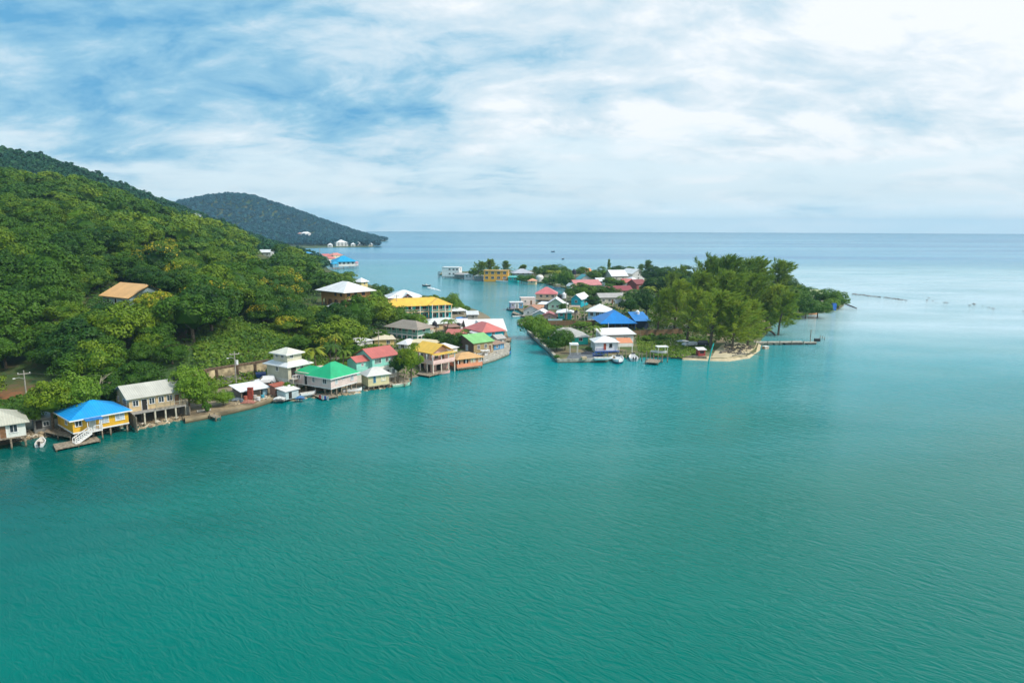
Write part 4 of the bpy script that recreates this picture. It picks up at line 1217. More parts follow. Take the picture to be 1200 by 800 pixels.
# ---- 13 pink house green roof
b = Building('stilt_house', 'pale pink stilt house with bright green roof beside the cream house', (345, 448), (388, 455.2), 2.1, C=(425, 448.5))
W_, D2 = b.w, b.d; bx = (0, W_, 0, D2); pm_ = paint(PINK, .6, 'siding', .1)
b.wall(0, W_, 0, D2, 0, 2.6, pm_)
xs0 = W_*.42
b.roof('hip', xs0, W_, 0, D2, 2.6, 2.3, .55, RGREEN, rust=.08, fascia=WHITE)
b.roof('hip', -.0, xs0+2.2, .35, D2*.62, 2.62, 1.1, .5, RGREEN, rust=.08, name='wing_roof')
for u, ww, hh in ((.13, .9, .7), (.54, .55, 1.3), (.84, .95, 1.2)): b.win('f', bx, u, 1.5, ww, hh)
b.door('f', bx, .33, .02, .85, 2.05, BLACK); b.win('r', bx, .2, 1.4, .55, 1.2, glass=simple('grey_pane', (.35, .4, .42), .3)); b.win('r', bx, .48, 1.7, .5, .5); b.win('r', bx, .80, 1.4, .85, 1.4, glass=simple('grey_pane', (.35, .4, .42), .3))
mb = MB(); mb.box(.02, W_-.02, .02, D2-.02, -.22, -.002); b.part('floor_frame', mb, WHITE)
stilts(b, W_-.25, W_-.2, .2, D2-.2, -3.0, -.22, 2, 6, .12); stilts(b, .3, W_*.8, .4, D2-.3, -3.0, -.22, 4, 3, .12)
dock('dock', 'small plank landing under the pink green-roofed house', [(378, 467), (396, 464), (388, 460.5), (366, 462)], .5)
# ---- 14 beige annex
b = Building('stilt_annex', 'small beige waterside annex with grey pyramid roof between pink and turquoise houses', (423.8, 449.2), (431.7, 452.8), 1.0, C=(452, 448.2))
W_, D2 = b.w, b.d; bx = (0, W_, 0, D2)
b.wall(0, W_, 0, D2, 0, 2.7, paint((.72, .60, .34), .6, 'siding', .2)); b.roof('hip', 0, W_, 0, D2, 2.7, 1.2, .5, (.60, .59, .56), rust=.15)
b.win('r', bx, .3, 1.5, .4, 1.4, frame=paint((.1, .35, .55), .5, 'plain')); b.win('r', bx, .72, 1.5, .8, 1.0, glass=simple('cream_louvre', (.7, .6, .35), .5))
mb = MB(); mb.box(.02, W_-.02, .02, D2+1.2, -.2, -.002); b.part('floor_frame', mb, DECKW)
stilts(b, .15, W_-.1, .1, D2-.1, -1.8, -.2, 3, 5, .1)
# ---- 15 turquoise and white two storey house with red roof
b = Building('two_storey_house', 'two-storey house, white below and turquoise above, with faded red roof', (437, 443), (465, 437.8), 1.3, d=6.6)
W_, D2 = b.w, b.d; bx = (0, W_, 0, D2); tm_ = paint((.30, .74, .62), .6, 'siding', .08)
b.wall(0, W_, 0, D2, -.8, 2.5, paint((.78, .77, .70), .65, 'plaster', .3), name='ground_floor_wall')
b.wall(-.03, W_+.03, -.03, D2+.03, 2.5, 4.9, tm_, 'x', 1.6); b.roof('gable', 0, W_, 0, D2, 4.9, 1.6, .5, RRED, 'x', rust=.10)
b.win('f', bx, .22, 3.9, 1.7, 1.0, mull=2); b.win('f', bx, .60, 3.9, .75, .85); b.win('f', bx, .80, 3.9, .75, .85)
b.win('f', bx, .16, .9, .8, .5); b.door('f', bx, .38, -.1, .8, 1.9, DOORRED); b.win('f', bx, .62, .9, .8, 1.1, glass=BLACK); b.win('f', bx, .86, .9, .7, 1.1, glass=BLACK)
b.wall(-3.6, -.04, 1.2, 5.0, 1.0, 4.2, tm_, 'x', .9, name='wing_wall'); b.roof('gable', -3.6, -.4, 1.2, 5.0, 4.2, .9, .4, RRED, 'x', rust=.1, name='wing_roof')
b.win('f', (-3.6, -.04, 1.2, 5.0), .45, 3.4, .5, .6); b.wall(-3.58, -.06, 1.22, 4.98, -.8, 1.0, paint((.7, .68, .6), .7, 'plaster', .3), name='wing_base')
# ---- 16 low roofs behind
b = Building('low_house', 'low house with flat white metal roof behind the red-roofed turquoise house', (419, 409), (437, 406.5), 1.8, d=6)
bx = (0, b.w, 0, b.d); b.wall(*bx, -.6, 2.2, paint((.6, .6, .55), .7)); b.roof('hip', *bx, 2.2, .5, .4, (.78, .80, .82), rust=.05); b.win('f', bx, .5, 1.2, .8, .9)
b = Building('low_house', 'low house with beige hip roof behind the red-roofed turquoise house', (439, 406), (462, 405), 1.8, d=7)
bx = (0, b.w, 0, b.d); b.wall(*bx, -.6, 2.2, paint((.72, .55, .22), .7)); b.roof('hip', *bx, 2.2, 1.0, .5, (.66, .58, .42), rust=.1); b.win('f', bx, .7, 1.2, .8, .9)
# ---- 19 green balcony house
b = Building('balcony_house', 'two-storey mint balcony house with weathered brown hip roof', (453.5, 397.5), (489.5, 401.8), 1.6, C=(501, 399.3))
W_, D2 = b.w, max(b.d, 7.0); bx = (0, W_, 0, D2)
b.wall(.8, W_-.8, .8, D2, -.8, 4.6, paint((.16, .62, .50), .6, 'siding', .10))
mb = MB(); mb.box(-.1, W_+.1, -.1, D2, 1.95, 2.25); b.part('balcony_floor', mb, WHITE)
n_ = 7
for i in range(n_): b.posts([(W_*i/(n_-1), 0)], -.8, 1.95, .16, WHITE, 'arch_pillar')
for i in range(1, 4): b.posts([(W_, D2*i/4)], -.8, 1.95, .16, WHITE, 'arch_pillar')
for i in range(n_): b.posts([(W_*i/(n_-1), 0)], 2.25, 4.5, .06, MC and WHITE, 'balcony_post')
b.rail((0, 0), (W_, 0), 2.25, .95, paint((.35, .62, .54), .6, 'plain'), .22); b.rail((W_, 0), (W_, D2), 2.25, .95, paint((.45, .70, .60), .6, 'plain'), .22)
wb = (.8, W_-.8, .8, D2)
for u in (.12, .38, .62, .88): b.win('f', wb, u, 3.4, 1.0, 1.1)
for u in (.25, .6): b.door('f', wb, u, -.2, 1.0, 2.0, DARKIN)
b.win('r', wb, .5, 3.4, 1.0, 1.1)
b.roof('hip', 0, W_, 0, D2, 4.5, 1.7, .8, (.30, .25, .20), rust=.55)
# ---- 20 beige shed roof
b = Building('low_house', 'low building with flat cream roof between mint and yellow-roofed houses', (478, 409), (509, 410.5), 1.4, d=5)
bx = (0, b.w, 0, b.d); b.wall(*bx, -.6, 2.2, paint((.72, .66, .45), .7)); b.roof('hip', *bx, 2.2, .6, .5, (.70, .60, .38), rust=.12); b.win('f', bx, .7, 1.3, 1, .8)
# ---- 21 pink house, yellow roof
b = Building('waterfront_house', 'pink two-storey waterfront house with yellow gable roof and balcony', (486, 432), (506.5, 436.2), .7, C=(525.5, 430.5))
W_, D2 = b.w, b.d; bx = (0, W_, 0, D2); pk = paint((.80, .50, .42), .6, 'plaster', .15)
b.wall(0, W_, 1.0, D2-1.3 if False else D2, -.6, 4.5, pk, 'x', 1.7) if False else None
b.wall(0, W_-1.6, 1.2, D2-.2, -.6, 4.6, pk, 'x', 1.7); b.roof('gable', -.8, W_-.6, .6, D2+.2, 4.75, 1.75, .5, RYEL, 'x', rust=.05)
b.roof('shed', *(W_-.4, W_+1.2, .2, D2), 4.35, .01, .3, (.80, .55, .12), 'x', name='porch_roof', rust=.05)
mb = MB(); mb.box(-.2, W_+.8, -.4, D2, 1.95, 2.2); b.part('balcony_floor', mb, pk)
mb = MB(); mb.box(-.2, W_+.8, -.45, -.3, 2.2, 3.05); mb.box(W_+.72, W_+.86, -.3, D2, 2.2, 3.05); b.part('balcony_wall', mb, paint((.85, .55, .50), .6, 'plaster', .1))
for u in (0, .35, .7, 1.0): b.posts([(-.1+(W_+.8)*u, -.3)], -1.2, 1.95, .12, paint((.7, .6, .5), .7, 'plain')); b.posts([(-.1+(W_+.8)*u, -.37)], 3.05, 4.5, .08, WHITE, 'balcony_post')
for u in (.35, .7, 1.0): b.posts([(W_+.7, D2*u)], -1.2, 1.95, .12, paint((.7, .6, .5), .7, 'plain')); b.posts([(W_+.79, D2*u)], 3.05, 4.4, .08, WHITE, 'balcony_post')
wb = (0, W_-1.6, 1.2, D2-.2); b.win('f', wb, .3, 3.5, 1, 1.1); b.win('f', wb, .7, 3.5, 1, 1.1); b.win('r', wb, .3, 3.5, 1, 1.1); b.door('r', wb, .7, 2.25, .9, 2.0, DOORWOOD); b.opening('f', wb, .3, -.3, 1.4, 2.0); b.opening('f', wb, .75, -.3, 1.4, 2.0); b.opening('r', wb, .5, -.3, 2.2, 2.0)
dock('dock', 'low plank walkway along the front of the pink yellow-roofed house', [(478, 436.5), (503, 440.5), (526, 434.5), (524, 431), (503, 436.8), (480, 433.5)], .5)
# ---- 22 orange roofed restaurant with coral rail
b = Building('waterfront_bar', 'orange-roofed waterfront bar with coral balcony wall beside the pink house', (529, 428.8), (535, 431), .6, C=(552.5, 425.6))
W_, D2 = max(b.w, 3.5), b.d; bx = (0, W_, 0, D2)
b.wall(.3, W_, .8, D2-1.0, -.5, 2.4, paint((.55, .28, .15), .7, 'siding', .3)); b.roof('hip', -1.5, W_, 0, D2, 2.6, .95, .6, (.62, .36, .14), rust=.3)
mb = MB(); mb.box(W_+.3, W_+.45, -.2, D2, .2, 1.1); mb.box(-.2, W_+.45, -.35, -.2, .2, 1.1); b.part('balcony_wall', mb, paint((.85, .30, .16), .6, 'plaster', .15))
mb = MB(); mb.box(-.2, W_+.45, -.35, D2, -.1, .19); b.part('floor', mb, DECKW)
for u in (0, .33, .66, 1.0): b.posts([(W_+.2, D2*u*.97+.05)], .2, 2.55, .08, WHITE, 'roof_post'); b.posts([(W_+.2, D2*u*.97+.05)], -1.6, -.1, .11)
b.win('r', (.3, W_, .8, D2-1.0), .7, 1.5, 1.2, 1.0, glass=simple('cream_louvre', (.7, .6, .35), .5)); b.opening('r', (.3, W_, .8, D2-1.0), .3, .2, 1.4, 1.9)
b = Building('low_house', 'low white-roofed lean-to between pink house and dark wooden house', (523, 418.5), (536, 416), 1.0, d=5)
bx = (0, b.w, 0, b.d); b.wall(*bx, -.6, 2.2, paint((.7, .68, .62), .7)); b.roof('shed', *bx, 2.2, .5, .4, (.80, .80, .80), rust=.1); b.win('f', bx, .5, 1.3, .8, .8)
# ---- 23 dark wooden house, light green roof
b = Building('wooden_house', 'unpainted brown wooden house with light green gable roof', (531.5, 408.8), (555, 414.2), 1.1, C=(573.5, 410.3))
W_, D2 = b.w, b.d; bx = (0, W_, 0, D2); wd_ = paint((.17, .115, .08), .8, 'wood', .3)
b.wall(0, W_, 0, D2, -.9, 3.0, wd_, 'y', 1.7); b.roof('gable', 0, W_, 0, D2, 3.0, 1.7, .5, (.22, .52, .18), 'y', rust=.08)
b.wall(W_+.01, W_+.06, .05, D2-.05, -.6, 2.9, paint((.48, .36, .17), .75, 'wood', .4), name='side_cladding')
b.win('f', bx, .28, 1.2, .8, .9); b.win('f', bx, .68, 1.3, .9, 1.4, glass=simple('pale_pane', (.45, .52, .58), .2)); rb = (0, W_+.06, 0, D2)
for u in (.25, .62): b.win('r', rb, u, 1.7, .8, 1.1)
b.door('r', rb, .85, -.1, .9, 2.0, DOORWOOD); b.stairs((W_+2.6, -.4), (W_+.6, D2*.72), -.75, -.1, .8, DECKW, True, WHITE)
for i in range(4): b.posts([(W_+.9, D2*(.1+.27*i))], -1.9, -.4, .09)
# ---- 25 big white roofed house on the point
b = Building('point_house', 'large white-roofed house with pinkish wall and maroon gable at the town point', (549, 398), (592, 396.6), 1.1, d=12)
W_, D2 = b.w, b.d; bx = (0, W_, 0, D2)
b.wall(0, W_, 0, D2, -.9, 2.7, paint((.72, .50, .44), .65, 'siding', .15)); b.wall(W_+.01, W_+.05, .3, D2-.3, -.3, 2.7, paint((.35, .06, .07), .6, 'siding', .1), name='gable_cladding'); b.roof('gable', 0, W_, 0, D2, 2.7, 2.9, .6, (.74, .72, .70), 'x', rust=.15)
b.wall(.05, W_-.05, D2*.5-.02, D2*.5+.02, 2.6, 5.4, paint((.35, .06, .07), .6)) if False else None
mb = MB(); mb.add([(W_+.02, 0, 2.7), (W_+.02, D2, 2.7), (W_+.02, D2/2, 5.55), (W_-.1, 0, 2.7), (W_-.1, D2, 2.7), (W_-.1, D2/2, 5.55)], [(0,1,2),(5,4,3),(0,3,4,1),(1,4,5,2),(2,5,3,0)]); b.part('gable', mb, paint((.35, .06, .07), .6, 'siding', .1))
b.opening('f', bx, .90, -.4, 1.6, 2.4); b.win('f', bx, .78, 1.4, .8, 1.0); b.win('r', (0, W_+.05, 0, D2), .4, 1.4, .9, 1.1)
mb = MB(); mb.box(W_*.28, W_*.42, 1.0, D2*.5, 3.3, 5.55); b.part('roof_vent', mb, WHITE)
# ---- turquoise building red hip roof
b = Building('turquoise_house', 'turquoise building with red hip roof in front of the big white roof', (546, 397), (566, 402.5), 1.1, C=(580, 398.5))
W_, D2 = b.w, max(b.d, 6.5); bx = (0, W_, 0, D2)
b.wall(*bx, -.6, 3.9, paint((.0, .50, .60), .6, 'siding', .05)); b.roof('hip', *bx, 3.9, 2.0, .6, (.60, .16, .14), rust=.08, fascia=paint((.6, .15, .15), .6, 'plain'))
b.win('f', bx, .3, 2.8, .9, .9); b.win('r', bx, .5, 2.8, .9, .9); b.roof('shed', *(W_*.45, W_+.4, -1.6, -.05), 2.9, .5, .2, (.70, .66, .66), name='porch_roof')
b.posts([(W_*.5, -1.5), (W_+.3, -1.5)], -.6, 2.9, .07, WHITE, 'porch_post')
b = Building('low_house', 'low building with faded red gable roof behind green bushes in the town', (523, 398), (545, 399), 1.2, d=6)
bx = (0, b.w, 0, b.d); b.wall(*bx, -.6, 1.9, paint((.02, .48, .50), .6), 'x', 1.0); b.roof('gable', *bx, 1.9, 1.1, .5, (.52, .15, .12), 'x', rust=.12); b.win('f', bx, .5, 1.2, .8, .8)
b = Building('turquoise_shed', 'tiny turquoise shed behind the brown wooden house', (533, 400.5), (545, 401), 1.1, d=3, cat='shed')
bx = (0, b.w, 0, b.d); b.wall(*bx, -.6, 1.5, paint((.02, .52, .55), .6)); b.roof('shed', *bx, 1.5, .3, .3, (.50, .14, .12), rust=.2); b.win('f', bx, .5, .9, .6, .6)
# ---- 26 blue shack on the quay end
b = Building('quay_shack', 'small blue shack with rusty flat roof on the stone quay end', (579, 410), (590.5, 408), .8, d=4, cat='shack')
bx = (0, b.w, 0, b.d); b.wall(*bx, -.1, 1.6, paint((.08, .28, .50), .65, 'siding', .25)); b.roof('shed', *bx, 1.6, .3, .5, (.36, .22, .14), rust=.5); b.win('f', bx, .3, .9, .7, .7); b.door('f', bx, .72, 0, .8, 1.5, paint((.15, .4, .65), .5))
b.wall(-1.9, -.03, .3, 3.6, -.1, 1.9, paint((.62, .62, .58), .7, 'siding', .3), name='side_room')
# ---- 27 the hotel
b = Building('yellow_roofed_hotel', 'long turquoise two-storey hotel with bright yellow roof', (452, 375.5), (528, 372), 1.5, d=11, cat='hotel')
W_, D2 = b.w, b.d; tq = paint((.02, .55, .60), .6, 'siding', .05); ory = paint((.78, .60, .38), .6, 'plain', .1)
xs0 = W_*.68; lb = (0, xs0, 2.2, D2); rb = (xs0, W_, 0, D2)
b.wall(0, xs0, 2.2, D2, -.8, 5.6, tq); b.wall(xs0+.02, W_, 0, D2-.05, -.8, 5.55, tq, name='wing_wall')
b.roof('hip', 0, W_, 1.2, D2, 5.6, 2.1, 1.0, RYEL, rust=.03, fascia=paint((.80, .52, .10), .6, 'plain', .1)); b.roof('hip', xs0-.2, W_, -1.0, D2-.6, 5.58, 1.9, .6, (.80, .47, .06), rust=.03, name='wing_roof')
mb = MB(); mb.box(0, xs0-.05, .4, 2.15, 2.5, 2.75); b.part('gallery_floor', mb, ory); mb = MB(); mb.box(xs0+.3, W_+.2, -1.6, -.03, 2.5, 2.75); b.part('balcony_floor', mb, ory)
for i in range(6): b.posts([(xs0*(.02+.19*i), .5)], -.8, 2.5, .14, ory, 'column'); b.posts([(xs0*(.02+.19*i), .5)], 2.75, 5.4, .12, WHITE, 'column')
for i in range(4): b.posts([(xs0+.5+(W_-xs0-.5)*i/3, -1.5)], -.8, 2.5, .14, WHITE, 'column'); b.posts([(xs0+.5+(W_-xs0-.5)*i/3, -1.5)], 2.75, 5.5, .12, ory if i % 2 else WHITE, 'column')
b.rail((0, .45), (xs0, .45), 2.75, .9, ory, .4); b.rail((xs0+.4, -1.55), (W_+.1, -1.55), 2.75, .9, ory, .4)
for i in range(6):
    u = .1+.16*i; b.win('f', lb, u, 4.1, 1.3, 1.4, frame=simple('brown_frame', (.25, .12, .07), .6)); (b.win if i % 2 else b.door)('f', lb, u, 1.2 if i % 2 else -.1, 1.2, 1.2 if i % 2 else 2.1, *([] if i % 2 else [DOORWOOD]))
for u in (.2, .5, .8): b.win('f', rb, u, 4.1, 1.5, 1.5); b.win('f', rb, u, 1.2, 1.4, 1.4)
b = Building('red_roofed_annex', 'low annex with red roof at the left end of the yellow-roofed hotel', (452, 377.5), (474, 376), 1.6, d=5, cat='annex')
bx = (0, b.w, 0, b.d); b.wall(*bx, -.8, 3.0, paint((.75, .50, .35), .6)); b.roof('shed', *bx, 3.0, 1.6, .5, (.58, .17, .12), rust=.08); b.win('f', bx, .4, 1.8, 1.1, 1.0); b.win('f', bx, .75, 1.8, 1.1, 1.0)
b.roof('flat', -.3, b.w+3.2, -2.2, -.6, 2.0, 0, 0, (.72, .62, .50), name='terrace'); b.posts([(.2, -2), (3.5, -2), (b.w, -2), (b.w+2.9, -2)], -.8, 2.0, .12, ory)
# ---- 28 maroon house white roof
b = Building('maroon_house', 'maroon house with broad white roof and gabled dormer behind the hotel', (456, 355.5), (495, 354.5), 2.0, d=14)
W_, D2 = b.w, b.d; bx = (0, W_, 0, D2); mr = paint((.26, .05, .06), .6, 'siding', .1)
b.wall(*bx, -1.2, 2.8, mr); b.roof('hip', *bx, 2.8, 2.7, 1.0, (.74, .76, .78), rust=.03, fascia=mr)
b.wall(W_*.42, W_*.68, -1.2, D2*.4, 0, 2.9, mr, 'y', 1.5, name='dormer_wall'); b.roof('gable', W_*.42, W_*.68, -1.2, D2*.4, 2.9, 1.5, .5, (.74, .76, .78), 'y', name='dormer_roof')
for u in (.3, .7): b.win('f', (W_*.42, W_*.68, -1.2, D2*.4), u, 2.6, 1.1, 1.3)
for u in (.12, .3, .8, .93): b.win('f', bx, u, 1.3, 1.2, 1.3)
# ---- 29 pavilion and the roofs at the foot of the hotel
b = Building('pavilion', 'open pavilion with white hip roof right of the hotel', (529, 369.5), (545, 368.8), 1.0, d=7, cat='pavilion')
bx = (0, b.w, 0, b.d)
for x in (.2, b.w/2, b.w-.2):
    for y in (.2, b.d-.2): b.posts([(x, y)], -1.4, 2.2, .12, WHITE)
b.roof('hip', *bx, 2.2, 1.3, .8, (.78, .80, .82), rust=.05); mb = MB(); mb.box(0, b.w, 0, b.d, -.25, 0); b.part('floor', mb, DECKW)
b = Building('long_low_house', 'long beige house with pale grey hip roof below the hotel', (500, 387.5), (541, 384.5), 1.4, d=7)
bx = (0, b.w, 0, b.d); b.wall(*bx, -.6, 2.4, paint((.64, .50, .26), .65)); b.roof('hip', *bx, 2.4, 1.3, .6, (.64, .66, .62), rust=.12)
for u in (.12, .3, .7, .9): b.win('f', bx, u, 1.4, 1, 1)
b.door('f', bx, .5, 0, .9, 2, DOORWOOD)
b = Building('brown_shed', 'rusty brown shed leaning on the long beige house', (526, 389.5), (538, 388.5), 1.4, d=3.4, cat='shed')
bx = (0, b.w, 0, b.d); b.wall(*bx, -.6, 1.7, paint((.5, .38, .2), .7, 'wood', .4)); b.roof('shed', *bx, 1.7, .4, .4, (.30, .15, .10), rust=.6); b.opening('f', bx, .5, 0, 1.4, 1.4)
b = Building('strip_roofed_shed', 'small white shed with pink-edged roof between the hotel and the point', (540, 386), (551, 385.5), 1.2, d=5, cat='shed')
bx = (0, b.w, 0, b.d); b.wall(*bx, -.6, 2.2, paint((.75, .72, .70), .6)); b.roof('shed', *bx, 2.2, .8, .4, (.76, .66, .66), rust=.1); b.win('f', bx, .5, 1.2, .8, .8)
# ---- 33 brown arched house on the hill
b = Building('hillside_house', 'brown two-storey arched house with big white hip roof on the hillside', (377, 357), (404.5, 360.5), 8.2, C=(416, 356.5))
W_, D2 = b.w, max(b.d, 9); bx = (0, W_, 0, D2); br_ = paint((.50, .26, .09), .65, 'plaster', .2)
b.wall(*bx, 3.0, 6.2, br_); b.wall(.9, W_-1.0, .9, D2-.3, -3, 3.0, paint((.36, .19, .10), .7, 'plaster', .3), name='ground_floor_wall')
b.roof('hip', *bx, 6.2, 2.5, 1.6, (.80, .80, .80), rust=.03, fascia=WHITE)
pl = paint((.55, .30, .12), .65, 'plaster', .2)
def arch_row(b, p, q, n, zb, zt, thick, mat):
    p, q = Vector((*p, 0)), Vector((*q, 0)); mb = MB(); d = q-p; L = d.length; d.normalize(); nn = Vector((-d.y, d.x, 0))*thick
    seg = L/n; ts = []
    def blk(a, c, z0, z1, z0b=None):
        z0b = z0 if z0b is None else z0b
        A_, C_ = p+d*a, p+d*c; q_ = [(A_, z0), (C_, z0b), (C_, z1), (A_, z1)]
        vs = [(v.x, v.y, z) for v, z in q_] + [(v.x+nn.x, v.y+nn.y, z) for v, z in q_]
        mb.add(vs, [(0,1,2,3),(7,6,5,4),(0,4,5,1),(1,5,6,2),(2,6,7,3),(3,7,4,0)])
    for i in range(n):
        a = i*seg; w = .25
        blk(a, a+w, zb, zt); R = (seg-2*w)/2; m = 6
        for k in range(m):
            t0, t1 = -1+2*k/m, -1+2*(k+1)/m
            f = lambda t: zt-.35-R*.9+R*.9*math.sqrt(max(0, 1-t*t))
            blk(a+w+R*(1+t0), a+w+R*(1+t1), min(f(t0), zt-.05), zt, min(f(t1), zt-.05))
        blk(a+seg-w, a+seg, zb, zt)
    return b.part('arcade', mb, mat)
arch_row(b, (0, 0), (W_, 0), 4, -2.5, 2.99, .3, pl); arch_row(b, (W_, 0), (W_, D2), 3, -2.5, 2.99, .3, pl)
for u in (.62, .85): b.win('f', bx, u, 4.7, 1.1, 1.6, frame=simple('brown_frame', (.25, .12, .07), .6))
for u in (.15, .42, .72): b.win('r', bx, u, 4.7, 1.2, 1.9, frame=simple('brown_frame', (.25, .12, .07), .6))
b.rail((W_+1.2, .3), (W_+1.2, D2*.8), 3.0, .9, pl, .3); mb = MB(); mb.box(W_+.31, W_+1.3, .2, D2*.85, 2.8, 3.0); b.part('balcony', mb, CONC)
b.roof('shed', W_*.55, W_*.98, -3.4, -.1, .3, .9, .2, (.80, .80, .80), name='porch_roof'); b.posts([(W_*.6, -3.2), (W_*.95, -3.2)], -3, .3, .1)
# ---- 34 orange roof house on the hill
b = Building('hillside_house', 'pale blue hillside house with plain orange-tan gable roof', (121, 356.5), (152, 360), 15.2, d=11)
W_, D2 = b.w, b.d; bx = (0, W_, 0, D2)
b.wall(*bx, -2.5, 2.6, paint((.38, .52, .54), .65, 'siding', .2), 'x', 2.9); b.roof('gable', *bx, 2.6, 2.9, .7, (.80, .44, .16), 'x', rust=.0, t=.16)
b.win('f', bx, .2, 1.4, 1.2, 1.1); b.win('f', bx, .8, 1.4, 1.0, 1.1); b.door('f', bx, .5, 0, .9, 2, DARKIN); b.win('r', bx, .3, 1.4, 1, 1.1)
b.rail((0, -1.2), (W_, -1.2), 0, .9); mb = MB(); mb.box(-.2, W_+.2, -1.3, -.03, -.2, 0); b.part('porch_deck', mb, DECKW); b.posts([(.1, -1.2), (W_*.5, -1.2), (W_-.1, -1.2)], -2.6, -.2, .1)

# ---- generic small house used for the far and the island ones
def cottage(name, label, A, B, z0, h, roofkind, rise, rcol, wcol, axis='x', C=None, d=6.0, over=.5, wins=(.3, .7), side=(.5,), door=None, deep=.9, rust=.1, cat='house', kind='siding', stl=False, storeys=1, group=None, fas=None, ww=1.0, wh=1.0, framed=None):
    b = Building(name, label, A, B, z0, C=C, d=d, cat=cat, group=group); W_, D2 = b.w, b.d; bx = (0, W_, 0, D2)
    b.wall(*bx, 0 if stl else -deep, h, paint(wcol, .62, kind, .15), axis if roofkind == 'gable' else None, rise)
    b.roof(roofkind, *bx, h, rise, over, rcol, axis, rust=rust, fascia=fas)
    sh = h/storeys
    for k in range(storeys):
        for u in wins: b.win('f', bx, u, sh*k+sh*.56, ww, wh, frame=framed)
        for u in side: b.win('r', bx, u, sh*k+sh*.56, ww, wh, frame=framed)
    if door is not None: b.door('f', bx, door, .02, .95, min(2.05, sh*.85), DOORWOOD)
    if stl:
        mb = MB(); mb.box(-.05, W_+.05, -.05, D2+.05, -.22, -.003); b.part('floor_frame', mb, DECKW)
        for x in np.linspace(.2, W_-.2, 4 if W_ > 6 else 3):
            for y in (.2, D2-.2): b.posts([(float(x), y)], -z0-1.0, -.22, .14)
    return b
cottage('watch_house', 'small yellow house with white pyramid roof at the shore beyond the hill', (423.5, 336.5), (431, 335.8), 2.2, 3.6, 'hip', 1.7, (.78, .80, .84), (.78, .62, .28), d=5, over=.9, wins=(.5,), deep=5)
cottage('hillside_cottage', 'white-roofed cottage peeking out of the forest on the upper slope', (304, 301), (317, 301), float(PY(310, 301, 455).z), 3.0, 'gable', 1.5, (.72, .74, .76), (.55, .60, .58), d=9, wins=(.3, .7), deep=4)
cottage('hillside_cottage', 'tiny white hut above the forest left of the white-roofed cottage', (287, 298.5), (291.5, 298.5), float(PY(289, 298.5, 470).z), 2.6, 'hip', 1.0, (.74, .76, .78), (.6, .6, .58), d=5, wins=(.5,), deep=4)
cottage('ridge_cottage', 'tiny white-roofed cottage high on the far forested ridge', (218, 256.5), (226, 256), float(PY(222, 256, 610).z), 3.0, 'gable', 1.4, (.70, .72, .74), (.5, .6, .6), d=7, wins=(.5,), deep=5)
cottage('ridge_cottage', 'tiny grey-roofed cottage near the top of the far ridge, left of the white one', (174, 245), (180, 244.5), float(PY(177, 245, 600).z), 3.0, 'gable', 1.2, (.5, .55, .56), (.4, .5, .5), d=7, wins=(.5,), deep=5)
for i, (a, c_, lab, rc) in enumerate([((347, 301), (352, 300.7), 'small red-roofed house low in the trees short of the far bay', (.5, .2, .15)), ((354, 301.5), (361, 301), 'small white-roofed house low in the trees short of the far bay', (.72, .73, .74)), ((362, 300.5), (366, 300.2), 'tiny blue-roofed house low in the trees short of the far bay', (.05, .3, .6))]):
    cottage('shore_cottage', lab, a, c_, float(hz_(*P(*a, 10)[:2])) if False else 11.0, 3.0, 'hip', 1.3, rc, (.65, .62, .55), d=6, wins=(.5,), deep=8)
# ---- 36 far pier village
b = cottage('pier_restaurant', 'white pier building with big bright blue hip roof over the far bay', (395, 312.2), (416.5, 311.6), 2.2, 5.0, 'hip', 4.2, (.0, .33, .62), (.74, .72, .68), d=15, over=1.5, wins=(.15, .38, .62, .86), side=(.3, .7), stl=True, ww=1.8, wh=1.8)
cottage('pier_annex', 'small blue-roofed annex at the left of the blue pier restaurant', (390, 313), (397, 312.8), 2.0, 3.2, 'hip', 1.8, (.02, .35, .60), (.2, .45, .6), d=8, wins=(.5,), stl=True)
cottage('pier_shop', 'small pink-roofed pier shop on the sea side of the blue restaurant', (414.5, 311.8), (420, 311), 2.0, 2.8, 'gable', 1.6, (.55, .22, .25), (.6, .5, .5), d=6, wins=(.5,), stl=True)
cottage('shore_house', 'red-roofed house behind the blue pier restaurant, nearest the hill', (380, 303.8), (388, 303.5), 2.0, 3.5, 'gable', 2.2, (.55, .15, .13), (.70, .65, .58), d=9, wins=(.3, .7))
cottage('shore_house', 'long pink-red-roofed house seaward behind the blue pier restaurant', (391, 302.6), (402, 302.0), 1.5, 3.5, 'hip', 2.4, (.62, .22, .17), (.78, .62, .38), d=9, wins=(.3, .7))
cottage('shore_house', 'white-roofed low house left of the blue pier restaurant', (379, 309.5), (389, 309.0), 2.0, 3.0, 'hip', 2.2, (.76, .76, .78), (.70, .70, .66), d=9, wins=(.3, .7), stl=True)
cottage('shore_house', 'pale yellow house under a red gable by the far bay', (386, 306.5), (393, 306.2), 2.0, 3.0, 'gable', 1.8, (.58, .17, .15), (.78, .68, .4), d=7, wins=(.5,))
